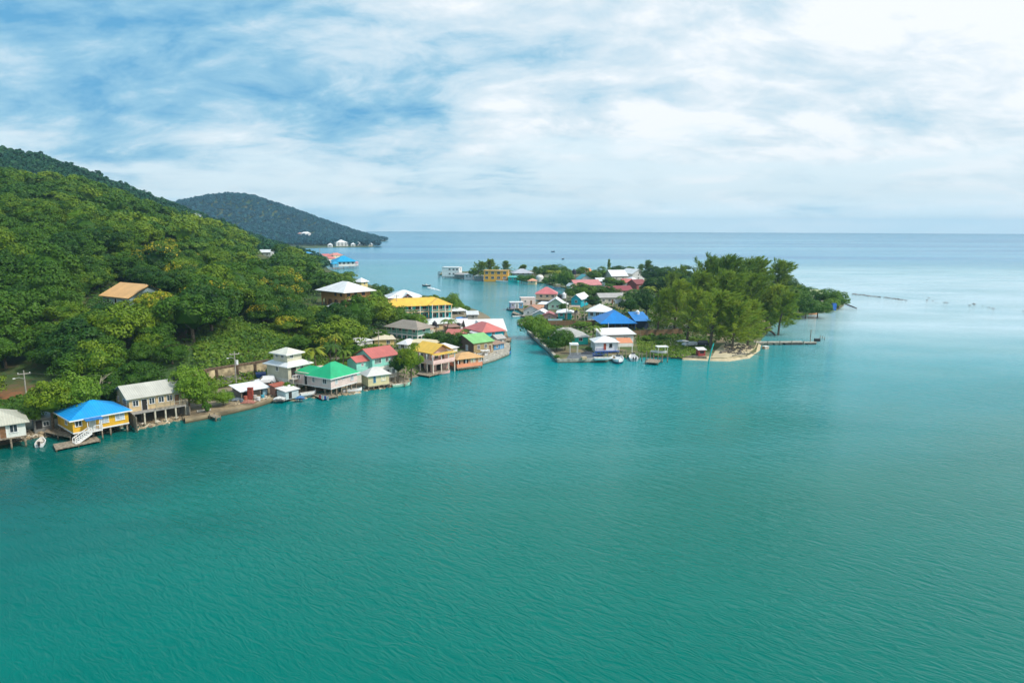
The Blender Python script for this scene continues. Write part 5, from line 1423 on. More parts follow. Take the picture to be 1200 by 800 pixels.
# ---- 37 headland houses
cottage('headland_villa', 'large white villa on the distant headland shore', (394, 288.4), (408, 288.3), 1.5, 7.0, 'hip', 5.5, (.80, .80, .80), (.70, .70, .68), d=22, wins=(.2, .5, .8), side=(), storeys=2, ww=3, wh=2)
cottage('headland_villa', 'second white villa nearer the tip of the distant headland', (419, 288.4), (429, 288.3), 1.2, 5.0, 'hip', 4.5, (.78, .80, .80), (.66, .66, .64), d=20, wins=(.25, .7), side=(), ww=3, wh=2)
cottage('headland_house', 'white house halfway up the distant headland mountain', (358, 275.8), (364.5, 275.6), float(PY(361, 275.8, 1690).z), 5.0, 'hip', 3.5, (.78, .78, .78), (.66, .66, .64), d=12, wins=(.5,), side=(), deep=10, ww=3, wh=2)
cottage('headland_house', 'tiny red-brown house beside the white one on the distant mountain', (352.5, 275.6), (355, 275.5), float(PY(354, 275.6, 1690).z), 4.0, 'hip', 2.5, (.5, .25, .2), (.6, .5, .45), d=8, wins=(.5,), side=(), deep=10)

# ================================================================== ISLAND TOWN
# c1 turquoise house among mangroves
cottage('turquoise_cottage', 'turquoise island cottage with weathered grey roof behind mangroves', (646, 403.5), (689, 402.6), .95, 2.5, 'hip', 2.0, (.46, .45, .42), (.01, .58, .50), d=9, wins=(.8,), side=(.5,), ww=1.0, wh=.9, rust=.25, fas=WHITE)
# c2 white buildings at the boat yard
b = Building('boathouse', 'tall white boathouse with sloping white roof and dark eaves band', (706, 406.5), (742, 405.5), .85, d=7)
bx = (0, b.w, 0, b.d); b.wall(*bx, -.3, 3.7, paint((.80, .79, .76), .6, 'plaster', .08)); b.roof('shed', *bx, 3.7, .7, .7, (.80, .80, .80), rust=.02, t=.18)
mb = MB(); mb.box(0, b.w, -.03, -.001, 3.25, 3.68); b.part('eaves_band', mb, simple('brown_frame', (.25, .12, .07), .6)); b.win('f', bx, .75, 2.6, 1.2, .6)
b = Building('white_house', 'white waterfront house with hip roof, red door and black window', (697.5, 411), (724, 410.6), 1.3, d=6)
bx = (0, b.w, 0, b.d); b.wall(*bx, -.9, 2.7, paint((.82, .81, .80), .6, 'plaster', .06)); b.roof('hip', *bx, 2.7, 1.2, .5, (.82, .82, .83), rust=.0)
b.door('f', bx, .42, .25, .75, 1.9, DOORRED); b.win('f', bx, .68, 1.5, .65, .9, glass=BLACK, frame=BLACK); b.win('l', bx, .5, 1.4, .8, .9)
mb = MB(); mb.box(-.2, b.w+.2, -1.3, -.03, -.15, .0); b.part('deck', mb, simple('blue_deck', (.02, .08, .30), .5)); b.rail((0, -1.2), (b.w*.35, -1.2), 0, .8, simple('blue_deck', (.02, .08, .30), .5), .3)
b.posts([(.1, -1.1), (b.w*.33, -1.1), (b.w*.66, -1.1), (b.w-.1, -1.1)], -1.0, -.15, .09, simple('blue_deck', (.02, .08, .30), .5))
b.roof('shed', b.w+.1, b.w+4.2, -.6, 2.6, 2.25, .9, .1, (.72, .27, .12), rust=.05, name='lean_to_roof', label='orange lean-to roof'); b.posts([(b.w+.2, -.5), (b.w+4.1, -.5)], -1, 2.3, .08, WHITE)
# c3 blue roofed hall
b = Building('blue_roofed_hall', 'large open-sided hall with big vivid blue roof beside casuarinas', (705, 386.5), (744.5, 386.2), .95, d=15, cat='hall')
W_, D2 = b.w, b.d; bx = (0, W_, 0, D2); dkb = paint((.03, .05, .10), .7, 'siding', .2)
b.wall(.8, W_-.5, 2.0, D2, -.3, 2.7, dkb); b.roof('hip', *bx, 2.7, 3.5, .7, (.0, .21, .62), rust=.02)
for i in range(6): b.posts([(.2+(W_-.4)*i/5, .2)], -.3, 2.7, .12, simple('blue_post', (.03, .12, .35), .6))
b.rail((.2, .2), (W_-.2, .2), 0, .9, POSTW, .5); wb = (.8, W_-.5, 2.0, D2)
for u in (.15, .4, .65, .88): b.win('f', wb, u, 1.5, 1.4, 1.2, frame=simple('brown_frame', (.25, .12, .07), .6))
b.wall(W_+.6, W_+5.2, 3.0, 12, -.3, 2.8, dkb, name='annex_wall'); b.roof('shed', W_+.4, W_+5.6, 1.6, 12, 2.8, 1.9, .3, (.0, .20, .58), name='annex_roof', rust=.02); b.posts([(W_+.6, 1.8), (W_+5.3, 1.8)], -.3, 2.8, .1)
b = Building('blue_roof_tank_hut', 'small dark hut under the white tank beside the blue roofed hall', (747, 383), (760, 383), .95, d=4, cat='hut')
bx = (0, b.w, 0, b.d); b.wall(*bx, -.3, 2.3, dkb); b.roof('shed', *bx, 2.3, 1.1, .3, (.0, .20, .58), rust=.02); b.opening('f', bx, .5, 0, 1.6, 1.7)
# c4 light blue house white hip roof
b = cottage('pale_blue_house', 'pale blue island house with broad white hip roof left of blue hall', (689, 373.8), (711, 374.6), 1.4, 3.6, 'hip', 1.9, (.82, .82, .82), (.28, .55, .72), C=(723, 371.5), over=1.0, wins=(.2, .5, .8), side=(.4,), ww=1.1, wh=1.3)
b.rail((0, -1.3), (b.w, -1.3), 0, .9); mb = MB(); mb.box(0, b.w, -1.4, -.03, -.2, 0); b.part('porch_deck', mb, WHITE)
# c5 brown fence
FB = paint((.26, .16, .08), .85, 'wood', .3)
fence('wooden_fence', 'long brown board fence behind the turquoise cottage', [(642, 381.5), (672, 381.5), (703, 381.3)], .8, 1.9, FB, post=3)
fence('wooden_fence', 'short brown board fence right of the blue roofed hall', [(741, 393.5), (768, 392.5), (800, 391)], .8, 1.8, FB, post=3)
# c14 village at the channel
b = Building('jetty_hut', 'lilac, white and blue flat-roofed hut standing over the channel', (598.5, 361.2), (613, 361), 1.0, d=5, cat='hut')
W_, D2 = b.w, b.d
for i, (c_, lab) in enumerate((((.45, .40, .55), 'lilac wall section'), ((.75, .75, .74), 'white wall section'), ((.08, .35, .60), 'blue wall section'))):
    b.wall(W_*i/3+.01, W_*(i+1)/3-.01, 0, D2, 0, 2.5, paint(c_, .6, 'siding', .1), label=lab)
b.roof('flat', 0, W_, 0, D2, 2.5, 0, .3, (.72, .72, .74)); b.win('f', (0, W_/3, 0, D2), .5, 1.4, .8, .8); b.door('f', (W_/3, W_*2/3, 0, D2), .5, 0, .8, 1.9, paint((.3, .3, .3), .5)); b.win('f', (W_*2/3, W_, 0, D2), .5, 1.4, .8, .8)
mb = MB(); mb.box(-.3, W_+.3, -.6, D2, -.2, -.003); b.part('floor_frame', mb, DECKW)
for x in (0, W_/2, W_): b.posts([(x, -.4), (x, D2-.3)], -2, -.2, .12)
b = Building('roof_garden_block', 'pinkish white block with planted roof terrace beside the channel', (610.5, 357), (627.5, 356.8), 1.0, d=5)
bx = (0, b.w, 0, b.d); b.wall(*bx, -1.4, 3.0, paint((.74, .62, .58), .7, 'plaster', .25)); b.win('f', bx, .3, 1.6, .8, .8); b.door('f', bx, .7, 0, .9, 2, DOORWOOD)
mb = MB(); mb.box(-.1, b.w+.1, -.1, b.d+.1, 3.003, 3.25); b.part('parapet', mb, paint((.74, .62, .58), .7, 'plaster', .25))
b = cottage('red_roofed_house', 'beige stilt house with rose-red hip roof on the channel', (628, 351.0), (652, 351.3), 2.0, 3.2, 'hip', 2.7, (.60, .17, .18), (.74, .58, .42), d=9, over=.6, wins=(.25, .55, .82), side=(.5,), stl=True, ww=1.2)
cottage('mint_cottage', 'mint green cottage with white gable roof facing the channel', (642, 362.5), (660, 362.8), 1.0, 2.6, 'gable', 2.2, (.72, .74, .76), (.42, .68, .58), axis='y', d=9, over=.7, wins=(.32, .62), stl=True, ww=.9)
cottage('carport', 'low white-roofed carport at the left of the mint cottage', (631, 361.5), (641, 362), 1.0, 2.0, 'shed', .5, (.78, .80, .82), (.35, .4, .45), d=5, wins=(.5,), cat='carport')
cottage('rusty_roofed_shack', 'white gabled shack with rusty orange roof on the channel edge', (613.5, 368.8), (632, 369.2), .9, 1.9, 'gable', 1.8, (.40, .18, .10), (.74, .72, .72), axis='y', d=8, over=.4, wins=(.3, .7), rust=.5, ww=.7, wh=.8)
cottage('white_roofed_shack', 'low light blue shack with white gable roof behind the mangrove', (624, 372.5), (642, 373), .9, 1.5, 'gable', 1.6, (.76, .76, .78), (.35, .6, .66), axis='y', d=7, wins=(.5,), ww=.7, wh=.7)
cottage('maroon_awning_shack', 'low shack with striped maroon roof right of the mangrove', (635, 373.8), (652, 374), .9, 1.4, 'gable', 1.1, (.42, .12, .12), (.50, .32, .30), axis='y', d=6, wins=(.5,), ww=.7, wh=.6)
fence('low_wall', 'low light blue garden wall beside the brown board fence', [(642, 377.6), (659, 377.4)], .8, 1.3, paint((.32, .55, .62), .7), cat='wall', thick=.15)
cottage('turquoise_shed', 'turquoise shed with white low roof beside a palm, left of pale blue house', (654, 373.3), (669.5, 373.6), 1.0, 2.8, 'hip', .9, (.80, .80, .82), (.01, .50, .50), d=6, over=.9, wins=(.25,), door=.6, cat='shed')
cottage('turquoise_gabled_house', 'turquoise house with white curved-looking gable and dark side by the red-roofed house', (669.5, 357.2), (680.5, 357.7), 1.8, 3.0, 'gable', 1.8, (.76, .78, .80), (.0, .42, .55), C=(688, 354.5), axis='y', over=.7, wins=(.5,))
# tanks
def tank(label, px, py, z, zt, r, col, cat='water tank', legs=True):
    g = P(px, py, z); root = thing('water_tank', label, cat, tuple(g)); k = zt
    if legs:
        for sx in (-1, 1):
            for sy in (-1, 1):
                mb = MB(); mb.bar((sx*r*.8, sy*r*.8, -.6), (sx*r*.6, sy*r*.6, k), .09); mb.build('leg', col if False else POSTW, root)
        mb = MB(); mb.box(-r, r, -r, r, k, k+.15); mb.build('platform', DECKW, root)
    mb = MB(); mb.cyl(0, 0, k+.15, k+.15+2.0*r*.9, r, 14); mb.cyl(0, 0, k+.15+2.0*r*.9+.001, k+.15+2.4*r, r*.98, 14, r*.35); mb.build('tank', simple('tank_plastic', col, .5), root)
    mb = MB(); mb.cyl(0, 0, k+.15+2.4*r+.002, k+.15+2.6*r, r*.35, 10); mb.build('lid', simple('tank_plastic', col, .5), root)
    return root
tank('black water tank on a stand behind the mint cottage', 655.7, 357, 1.0, 2.6, 1.0, (.02, .02, .03))
tank('white water tank on a stand behind the mint cottage', 660.5, 357, 1.0, 2.9, 1.1, (.72, .72, .74))
tank('black water tank high on a bluish tower above the island trees', 672.5, 335, 1.0, 7.0, 1.3, (.02, .02, .04))
tank('small white water tank beside the annex of the blue roofed hall', 746.5, 381.5, 1.0, 3.6, .8, (.75, .76, .78))
tank('black water tank behind the long beige house on the main shore', 207.5, 471, 2.2, 3.4, .8, (.02, .025, .03))
# c15 middle of the island
cottage('grey_long_house', 'long grey-roofed cream house in the middle of the island', (703, 356), (731, 355.6), 1.3, 3.0, 'gable', 1.6, (.42, .40, .38), (.64, .60, .50), d=8, wins=(.15, .4, .65, .88), door=.52, rust=.3)
cottage('maroon_roofed_house', 'cream house with long dark maroon roof half hidden by trees', (722, 347), (741, 346.6), 1.3, 3.0, 'gable', 2.0, (.28, .05, .06), (.72, .66, .48), d=9, wins=(.3, .7))
cottage('red_roofed_cottage', 'small red-roofed cottage among trees above the maroon roof', (730, 337.3), (741, 337.3), 1.3, 3.2, 'gable', 1.9, (.55, .15, .13), (.70, .68, .62), d=8, wins=(.5,))
cottage('white_roofed_cottage', 'small cottage with white hip roof between red and maroon ones', (738, 335.3), (750, 335.0), 1.3, 3.2, 'hip', 2.2, (.80, .80, .82), (.66, .66, .62), d=9, wins=(.5,))
cottage('maroon_cottage', 'maroon cottage with pale porch roof at the edge of the casuarinas', (746, 340), (757.5, 339.5), 1.3, 3.6, 'gable', 2.2, (.24, .05, .05), (.30, .07, .06), d=9, wins=(.3, .7))
cottage('pink_roofed_row', 'long low building with faded pink-red roof beside the lagoon', (674.5, 339.0), (704.5, 338.2), 1.2, 2.4, 'gable', 2.6, (.58, .22, .22), (.66, .62, .56), d=11, wins=(.15, .38, .62, .85))
cottage('white_end_shed', 'small white shed with dark doorway at the lagoon end of the pink-red roof', (669, 340.2), (674.5, 340), 1.2, 2.6, 'gable', 1.2, (.76, .76, .76), (.74, .74, .74), axis='y', d=5, wins=(), door=.5, cat='shed')
cottage('teal_roofed_house', 'grey gabled house with teal roof behind the pink-red roof', (679, 334.4), (694, 334.3), 1.2, 3.4, 'gable', 3.0, (.02, .36, .38), (.52, .55, .56), axis='y', d=11, wins=(.3, .7))
cottage('white_hall', 'white-roofed hall among the trees in front of the open sea', (717, 329.3), (735.5, 329.0), 1.2, 3.4, 'gable', 3.6, (.78, .78, .80), (.62, .58, .50), d=14, wins=(.3, .7), rust=.02)
cottage('white_gabled_house', 'white house with tall gable near the sea side, left of casuarinas', (741, 328.3), (755, 327.8), 1.2, 4.6, 'gable', 2.8, (.74, .76, .76), (.74, .76, .76), axis='y', d=14, wins=(.5,), storeys=2, over=.8)
cottage('orange_roofed_cottage', 'orange roof peeping over trees near the sea side', (688, 323.2), (694, 323), 1.2, 3.0, 'gable', 2.4, (.70, .27, .10), (.7, .6, .5), d=8, wins=(.5,))
# c16 the spit
b = cottage('white_two_storey_house', 'white two-storey house alone over the water at the tip of the spit', (518, 323.6), (538, 323.9), 1.2, 6.6, 'flat', 0, (.80, .80, .80), (.80, .80, .80), d=9, over=.3, wins=(.45, .68, .88), side=(.5,), storeys=2, stl=True, ww=1.3, wh=1.2, kind='plaster')
mb = MB(); 
for i in range(5): mb.bar((-3.2, .2+1.6*i*.8, -1.5), (-3.2, .2+1.6*i*.8, 3.2), .09); mb.bar((-3.2, .2+1.28*i, 3.2), (-.05, .2+1.28*i, 3.2), .07)
mb.bar((-3.2, .2, 1.4), (-3.2, 5.4, 1.4), .07); mb.bar((-3.2, .2, 1.4), (-.05, .2, 1.4), .07); b.part('trellis', mb, METAL)
cottage('boat_shed', 'dark boat shed joined to the white two-storey house', (532.5, 325.2), (543.5, 325.6), .9, 2.2, 'shed', .8, (.34, .33, .33), (.22, .22, .22), d=6, wins=(.5,), cat='shed', stl=True)
cottage('white_bungalow', 'small low white bungalow on the spit left of the palms', (544, 326), (554, 326.2), .9, 2.9, 'flat', 0, (.74, .76, .78), (.76, .76, .76), d=7, wins=(.3, .7), storeys=1)
cottage('grey_bungalow', 'small grey bungalow with pale roof left of the orange building', (555.5, 327), (566, 327.2), .9, 2.4, 'hip', 1.4, (.62, .64, .66), (.30, .32, .34), d=7, wins=(.3, .7))
b = cottage('orange_building', 'orange-yellow two-storey building with square dark windows on the spit', (567, 328.3), (595, 328.6), 1.0, 6.6, 'flat', 0, (.66, .38, .10), (.78, .36, .03), d=9, over=.5, wins=(.12, .37, .62, .87), side=(.5,), storeys=2, ww=1.9, wh=1.7, kind='plaster')
cottage('turquoise_hut', 'low bright turquoise hut right of the orange building', (595.5, 329.3), (606, 329.5), .9, 2.6, 'shed', .5, (.05, .45, .42), (.0, .50, .46), d=6, wins=(.3, .7), cat='hut')
b = cottage('grey_roofed_villa', 'light blue villa with layered grey roof among trees on the spit', (603, 326.5), (623, 326.3), 1.0, 4.6, 'hip', 2.2, (.44, .46, .52), (.42, .60, .64), d=10, over=1.5, wins=(.2, .5, .8), storeys=2, rust=.05)
cottage('peach_hut', 'small peach hut at the waterline of the spit', (618.5, 331.8), (627.5, 332), .9, 1.8, 'hip', 1.2, (.74, .34, .20), (.78, .60, .36), d=5, wins=(.5,), cat='hut')
def domed_tank():
    g = P(632.5, 330, .9); root = thing('storage_tank', 'round white domed storage tank among trees on the spit', 'storage tank', tuple(g))
    mb = MB(); mb.cyl(0, 0, -.3, 3.0, 2.6, 20); mb.build('drum', simple('white_steel', (.72, .72, .68), .4), root)
    mb = MB(); r0, z = 2.6, 3.002
    for k in range(5):
        r1 = 2.6*math.cos((k+1)/5*math.pi/2*.92); z1 = 3.0 + 1.6*math.sin((k+1)/5*math.pi/2*.92); mb.cyl(0, 0, z, z1, r0, 20, r1); r0, z = r1, z1+.001
    mb.build('dome', simple('white_steel', (.72, .72, .68), .4), root)
domed_tank()
def dish():
    g = P(647.5, 331, .9); root = thing('satellite_dish', 'large round white satellite dish on the spit', 'satellite dish', tuple(g))
    mb = MB(); mb.cyl(0, 0, -.3, 2.2, .12, 8); mb.build('mast', METAL, root)
    mb = MB(); rings = 5; nn = 20; vs = [(0, 0, 0)]; fs = []
    for k in range(1, rings+1):
        r = 1.9*k/rings; vs += [(r*math.cos(2*math.pi*i/nn), r*math.sin(2*math.pi*i/nn), r*r*.16) for i in range(nn)]
    for i in range(nn): fs.append((0, 1+i, 1+(i+1) % nn))
    for k in range(rings-1):
        for i in range(nn): a = 1+k*nn; fs.append((a+i, a+nn+i, a+nn+(i+1) % nn, a+(i+1) % nn))
    mat_ = Matrix.Translation((0, -.2, 3.4)) @ Matrix.Rotation(math.radians(62), 4, 'X')
    vs2 = [tuple(mat_ @ Vector(v)) for v in vs] + [tuple(mat_ @ (Vector(v)-Vector((0, 0, .06)))) for v in vs]; m = len(vs)
    mb.add(vs2, fs + [tuple(m+i for i in reversed(f)) for f in fs]); mb.build('reflector', simple('white_steel', (.72, .72, .68), .4), root)
    mb = MB(); mb.bar((0, 0, 2.2), (0, -.2, 3.4), .1); mb.bar((0, -.2, 3.4), (0, -1.7, 4.1), .05); mb.build('feed_arm', METAL, root)
dish()
# tip houses
cottage('pale_green_house', 'pale yellow-green roofed house at the eastern tip of the island', (949, 352.2), (962, 352.8), 1.2, 2.6, 'gable', 2.6, (.66, .72, .40), (.45, .38, .33), d=8, wins=(.5,))
cottage('white_porch', 'small white flat-roofed porch beside the pale yellow-green roof', (962, 353.8), (968, 353.6), 1.0, 1.9, 'flat', 0, (.80, .80, .80), (.55, .45, .40), d=4, wins=(.5,), cat='porch')
cottage('white_cottage', 'small white cottage half hidden behind casuarinas near the east shore', (911, 346.5), (919, 346.6), 1.2, 3.4, 'hip', 1.6, (.78, .80, .80), (.76, .76, .76), d=7, wins=(.5,))
cottage('green_roofed_cottage', 'small mint-roofed cottage glimpsed through the casuarinas', (883.5, 346.5), (892, 346.5), 1.2, 3.4, 'hip', 1.8, (.18, .60, .42), (.55, .62, .58), d=7, wins=(.5,))

# ================================================================== SMALL ADD-ONS THAT FILL THE TOWN
cottage('rusty_porch', 'small low rusty-orange porch roof left of the mint cottage', (629, 364.5), (636, 364.6), .9, 1.7, 'shed', .5, (.55, .26, .12), (.5, .4, .32), d=3.5, wins=(.5,), rust=.4, ww=.7, wh=.7, cat='porch')
cottage('waterside_shed', 'small grey shed on the stone quay behind the blue shack', (583, 404.2), (591, 403), .85, 2.0, 'gable', .8, (.45, .44, .42), (.52, .50, .46), d=3.5, wins=(.5,), rust=.4, ww=.7, wh=.7, cat='shed')
cottage('small_house', 'small cream house with rusty tin roof between mint balcony house and grey long roof', (494, 394.5), (505, 394.8), 1.4, 2.1, 'gable', 1.0, (.48, .30, .20), (.68, .62, .46), d=5, wins=(.3, .7), rust=.5)
cottage('small_house', 'small white house with pale tin roof squeezed left of the flat cream roof', (467, 409.5), (477, 410.5), 1.5, 2.0, 'hip', .9, (.70, .71, .72), (.70, .72, .70), d=5, wins=(.5,), rust=.15)
cottage('small_house', 'small blue-grey house right of the white and pink strip roof', (551, 391.5), (560, 391.2), 1.2, 2.3, 'gable', 1.0, (.55, .58, .6), (.35, .48, .58), d=5, wins=(.5,), rust=.2)
cottage('boat_house', 'low tin-roofed boat house beside the white pavilion', (548, 374.5), (560, 374.3), .9, 2.0, 'gable', 1.0, (.62, .64, .66), (.42, .42, .40), d=6, wins=(.5,), rust=.2)
cottage('kitchen_hut', 'tiny red-roofed hut on the shore in front of the mint balcony house trees', (494, 424), (503, 425), 1.1, 1.9, 'gable', .8, (.50, .16, .12), (.62, .52, .38), d=3.5, wins=(.5,), rust=.3, ww=.7, wh=.7, cat='hut')
cottage('small_house', 'small lime-white house between the red-roofed house and turquoise gabled house', (655, 361.8), (664, 362), 1.1, 2.2, 'hip', 1.0, (.68, .70, .70), (.70, .72, .60), d=5, wins=(.5,), rust=.2)
cottage('small_house', 'small brown tin-roofed house behind the turquoise shed', (668, 368.5), (678, 368.7), 1.1, 2.4, 'gable', 1.1, (.40, .30, .25), (.55, .45, .35), d=5, wins=(.3, .7), rust=.4)
cottage('small_house', 'small yellow house with grey tin roof between the grey long house and round trees', (722, 361.5), (733, 361.5), 1.1, 2.4, 'gable', 1.2, (.50, .50, .50), (.76, .60, .25), d=5, wins=(.3, .7), rust=.3)
cottage('small_house', 'small white house with red roof left of the maroon roof, in the trees', (708, 344.5), (718, 344.4), 1.2, 2.6, 'hip', 1.6, (.56, .18, .15), (.72, .70, .66), d=7, wins=(.5,), rust=.2)
cottage('small_house', 'small pale blue house below the teal roof beside the lagoon trees', (700, 334.5), (709, 334.4), 1.2, 2.8, 'gable', 1.6, (.72, .74, .76), (.40, .58, .66), d=8, wins=(.5,), rust=.1)
tank('black water tank between the mint balcony house and the small cream house', 503, 399, 1.3, .4, .9, (.02, .02, .03), legs=False)
tank('black water tank on a stand beside the grey long roof below the hotel', 509.5, 389, 1.4, 1.6, .8, (.02, .02, .03))
tank('white water tank behind the green-roofed wooden house', 549, 404, 1.2, 1.2, .8, (.7, .72, .72))
dock('channel_walkway', 'narrow plank walkway along the channel in front of the rusty roofed shack', [(600, 366.5), (613, 370.5), (632, 371), (632, 369.9), (614, 369.4), (602, 364.5)], .7)
dock('landing', 'small timber landing at the foot of the brown wooden house', [(560, 418), (572, 414.8), (575, 416.2), (563, 419.6)], .6)
dock('landing', 'timber landing under the big white-roofed point house', [(592, 399.5), (599, 398.5), (599, 395.5), (592, 396.3)], .8)
dock('landing', 'plank jetty in front of the red-roofed beige house on the channel', [(622, 354.5), (652, 355.2), (652, 353.8), (623, 353.2)], .9)
dock('landing', 'short crooked jetty on the rocks right of the beige annex', [(474, 450.5), (482, 448), (480, 446), (472, 448.5)], .6)

for i, (x0, x1, y, lab, wc) in enumerate([(411, 416, 288.6, 'tiny white house between the two villas on the distant headland', (.7, .7, .68)), (432, 436.5, 288.5, 'tiny cream house at the low tip of the distant headland', (.7, .62, .5)), (384, 389, 289.2, 'tiny pale house left of the large white villa on the distant shore', (.62, .66, .66))]):
    cottage('headland_house', lab, (x0, y), (x1, y), 1.2, 4.0, 'hip', 3.0, (.76, .77, .78), wc, d=12, wins=(.5,), side=(), deep=3, ww=2.5, wh=1.8)

# ================================================================== TREES OF THE TOWN AND THE ISLAND
def T(kind, px, base, top, width, z, label, group=None, var=None, rz=None): return tree_at(kind, px, base, top, width, z, label, group, rz, var)
# main shore
T('flower', 186, 380, 338, 46, 12, 'yellow-flowering tree hugging the right side of the orange-tan roofed house')
T('broad', 160, 388, 352, 48, 10, 'broad bright green tree just below the orange-tan roofed house')
T('broad', 118, 384, 350, 40, 11, 'dark tree below the left corner of the orange-tan roofed house')
T('broad', 196, 352, 318, 42, 17, 'dark tree right behind the orange-tan roofed house')
T('broad', 62, 495, 443, 52, 2.0, 'bright green bushy tree just left behind the yellow stilt house', var=1)
T('mangrove', 93, 490, 436, 52, 2.0, 'bright green bushy tree directly behind the yellow house roof', var=1)
T('mangrove', 40, 497, 466, 26, 2.0, 'rounded green bush beside the white stilt house at the left edge')
T('small', 128, 478, 446, 34, 2.0, 'small dark tree behind the left gable of the long beige house')
T('broad', 160, 468, 425, 50, 2.2, 'dark broad tree behind the middle of the grey roof of the beige house', var=2)
T('mangrove', 222, 474, 427, 44, 2.0, 'bright green leafy tree at the right end of the long beige house', var=0)
T('mangrove', 238, 478, 447, 30, .8, 'olive-green tree on the brown quay left of the white shed')
T('mangrove', 262, 474, 457, 24, .9, 'low olive bushy tree in front of the concrete retaining wall')
T('shrub', 243, 483, 468, 11, .7, 'small round green shrub alone on the brown quay')
T('shrub', 338, 459, 447, 16, 1.2, 'green shrub in front of the cream three-storey house')
T('shrub', 329, 462, 453, 11, 1.0, 'smaller green shrub left below the cream three-storey house')
T('shrub', 20, 500, 485, 22, 1.8, 'low shrub behind the white stilt house')
T('palm', 371, 442, 401, 37, 2.0, 'yellow-green palm behind the green-roofed pink house', var=0)
T('palm', 356, 438, 406, 28, 2.2, 'short yellowing palm between the cream house and the green roof', var=1)
T('palm', 387, 438, 398, 32, 2.2, 'darker green palm behind the green roof, second from the cream house', var=2)
T('palm', 403, 440, 405, 26, 2.0, 'drooping brown-green palm touching the red-roofed turquoise house', var=1)
T('palm', 394, 420, 386, 22, 3.5, 'tall palm with yellow fronds on the slope above the pink house', var=0)
T('small', 416, 425, 404, 24, 2.0, 'small green tree behind the small red roof of the turquoise house')
T('broad', 482, 441, 402, 29, 1.3, 'yellow-green tree between the turquoise and the pink yellow-roofed house', var=3)
T('small', 467, 441, 414, 20, 1.3, 'dark small tree close to the right wall of the turquoise house')
T('mangrove', 518, 407, 388, 26, 1.2, 'left dark green tree in the middle of the town, below the palm')
T('mangrove', 538, 409, 389, 24, 1.2, 'right dark green tree in the middle of the town, behind the wooden house')
T('small', 506, 403, 389, 20, 1.2, 'small green tree just right of the mint balcony house')
T('palm', 524, 392, 371, 26, 1.2, 'green coconut palm standing in front of the grey roof below the hotel', var=2)
T('palm', 545, 400, 384, 16, 1.2, 'short palm against the turquoise wall of the red-hip-roofed building', var=1)
T('mangrove', 531, 368, 343, 20, 1.0, 'tall rounded tree at the right end of the yellow hotel roof')
T('mangrove', 537, 367, 351, 14, 1.0, 'lower rounded tree at the right end of the yellow hotel roof')
T('mangrove', 546, 366, 358, 11, .8, 'small round shore tree beyond the white pavilion')
for i, (x, w_, t_) in enumerate([(499, 16, 346), (509, 16, 345), (519, 14, 347)]):
    T('small', x, 362, t_, w_, 1.0, ['green tree behind the hotel roof next to the maroon house', 'green tree behind the middle of the right half of the yellow roof', 'green tree behind the right half of the yellow roof, furthest from the maroon house'][i])
T('broad', 437, 388, 347, 50, 2.2, 'large dark round tree left of the yellow-roofed hotel', var=4)
T('broad', 456, 388, 359, 36, 1.8, 'round green tree in front of the red annex of the hotel', var=5)
T('broad', 474, 386, 362, 34, 1.6, 'round green tree in front of the left columns of the hotel', var=6)
T('mangrove', 490, 386, 368, 24, 1.5, 'small bright green tree at the foot of the hotel above the mint house')
T('broad', 418, 398, 352, 44, 3.0, 'big green tree in front of the brown arched house, right side', var=7)
T('broad', 395, 402, 354, 46, 4.0, 'big dark tree below the brown arched hillside house', var=0)
T('mangrove', 446, 352, 333, 26, 1.0, 'round dark tree left of the white-roofed maroon house')
T('mangrove', 437, 356, 339, 24, 1.0, 'lower round tree near the white-topped yellow house')
T('small', 429, 352, 337, 22, 2.0, 'small green tree just below the white-topped yellow house')
T('small', 408, 418, 396, 20, 2.2, 'small light green tree on the slope behind the flat white roof')
T('small', 447, 402, 386, 20, 2.0, 'small tree left of the mint balcony house')
def dead_tree():
    g = P(118, 478, 2.0); root = thing('dead_tree', 'bare pale dead tree behind the yellow house', 'dead tree', tuple(g)); mb = MB(); rd = random.Random(3)
    mb.tube([(0, 0, -.5), (.2, 0, 3), (0.1, .1, 5.2)], [.2, .15, .08]); mb.build('trunk', simple('dead_wood', (.42, .36, .27), .9), root)
    for k in range(9):
        a = k*2.4; z = 2.2+k*.35; e = Vector((.1+math.cos(a)*1.9, math.sin(a)*1.9, z+1.6)); mb = MB()
        mb.tube([(0.15, 0, z), Vector((.15, 0, z)).lerp(e, .6)+Vector((0, 0, -.1)), e], [.09, .06, .02], 5)
        mb.bar(Vector((.15, 0, z)).lerp(e, .6), e+Vector((math.sin(a)*.8, .5, .2)), .03, r2=.01); mb.build('branch', simple('dead_wood', (.42, .36, .27), .9), root)
dead_tree()

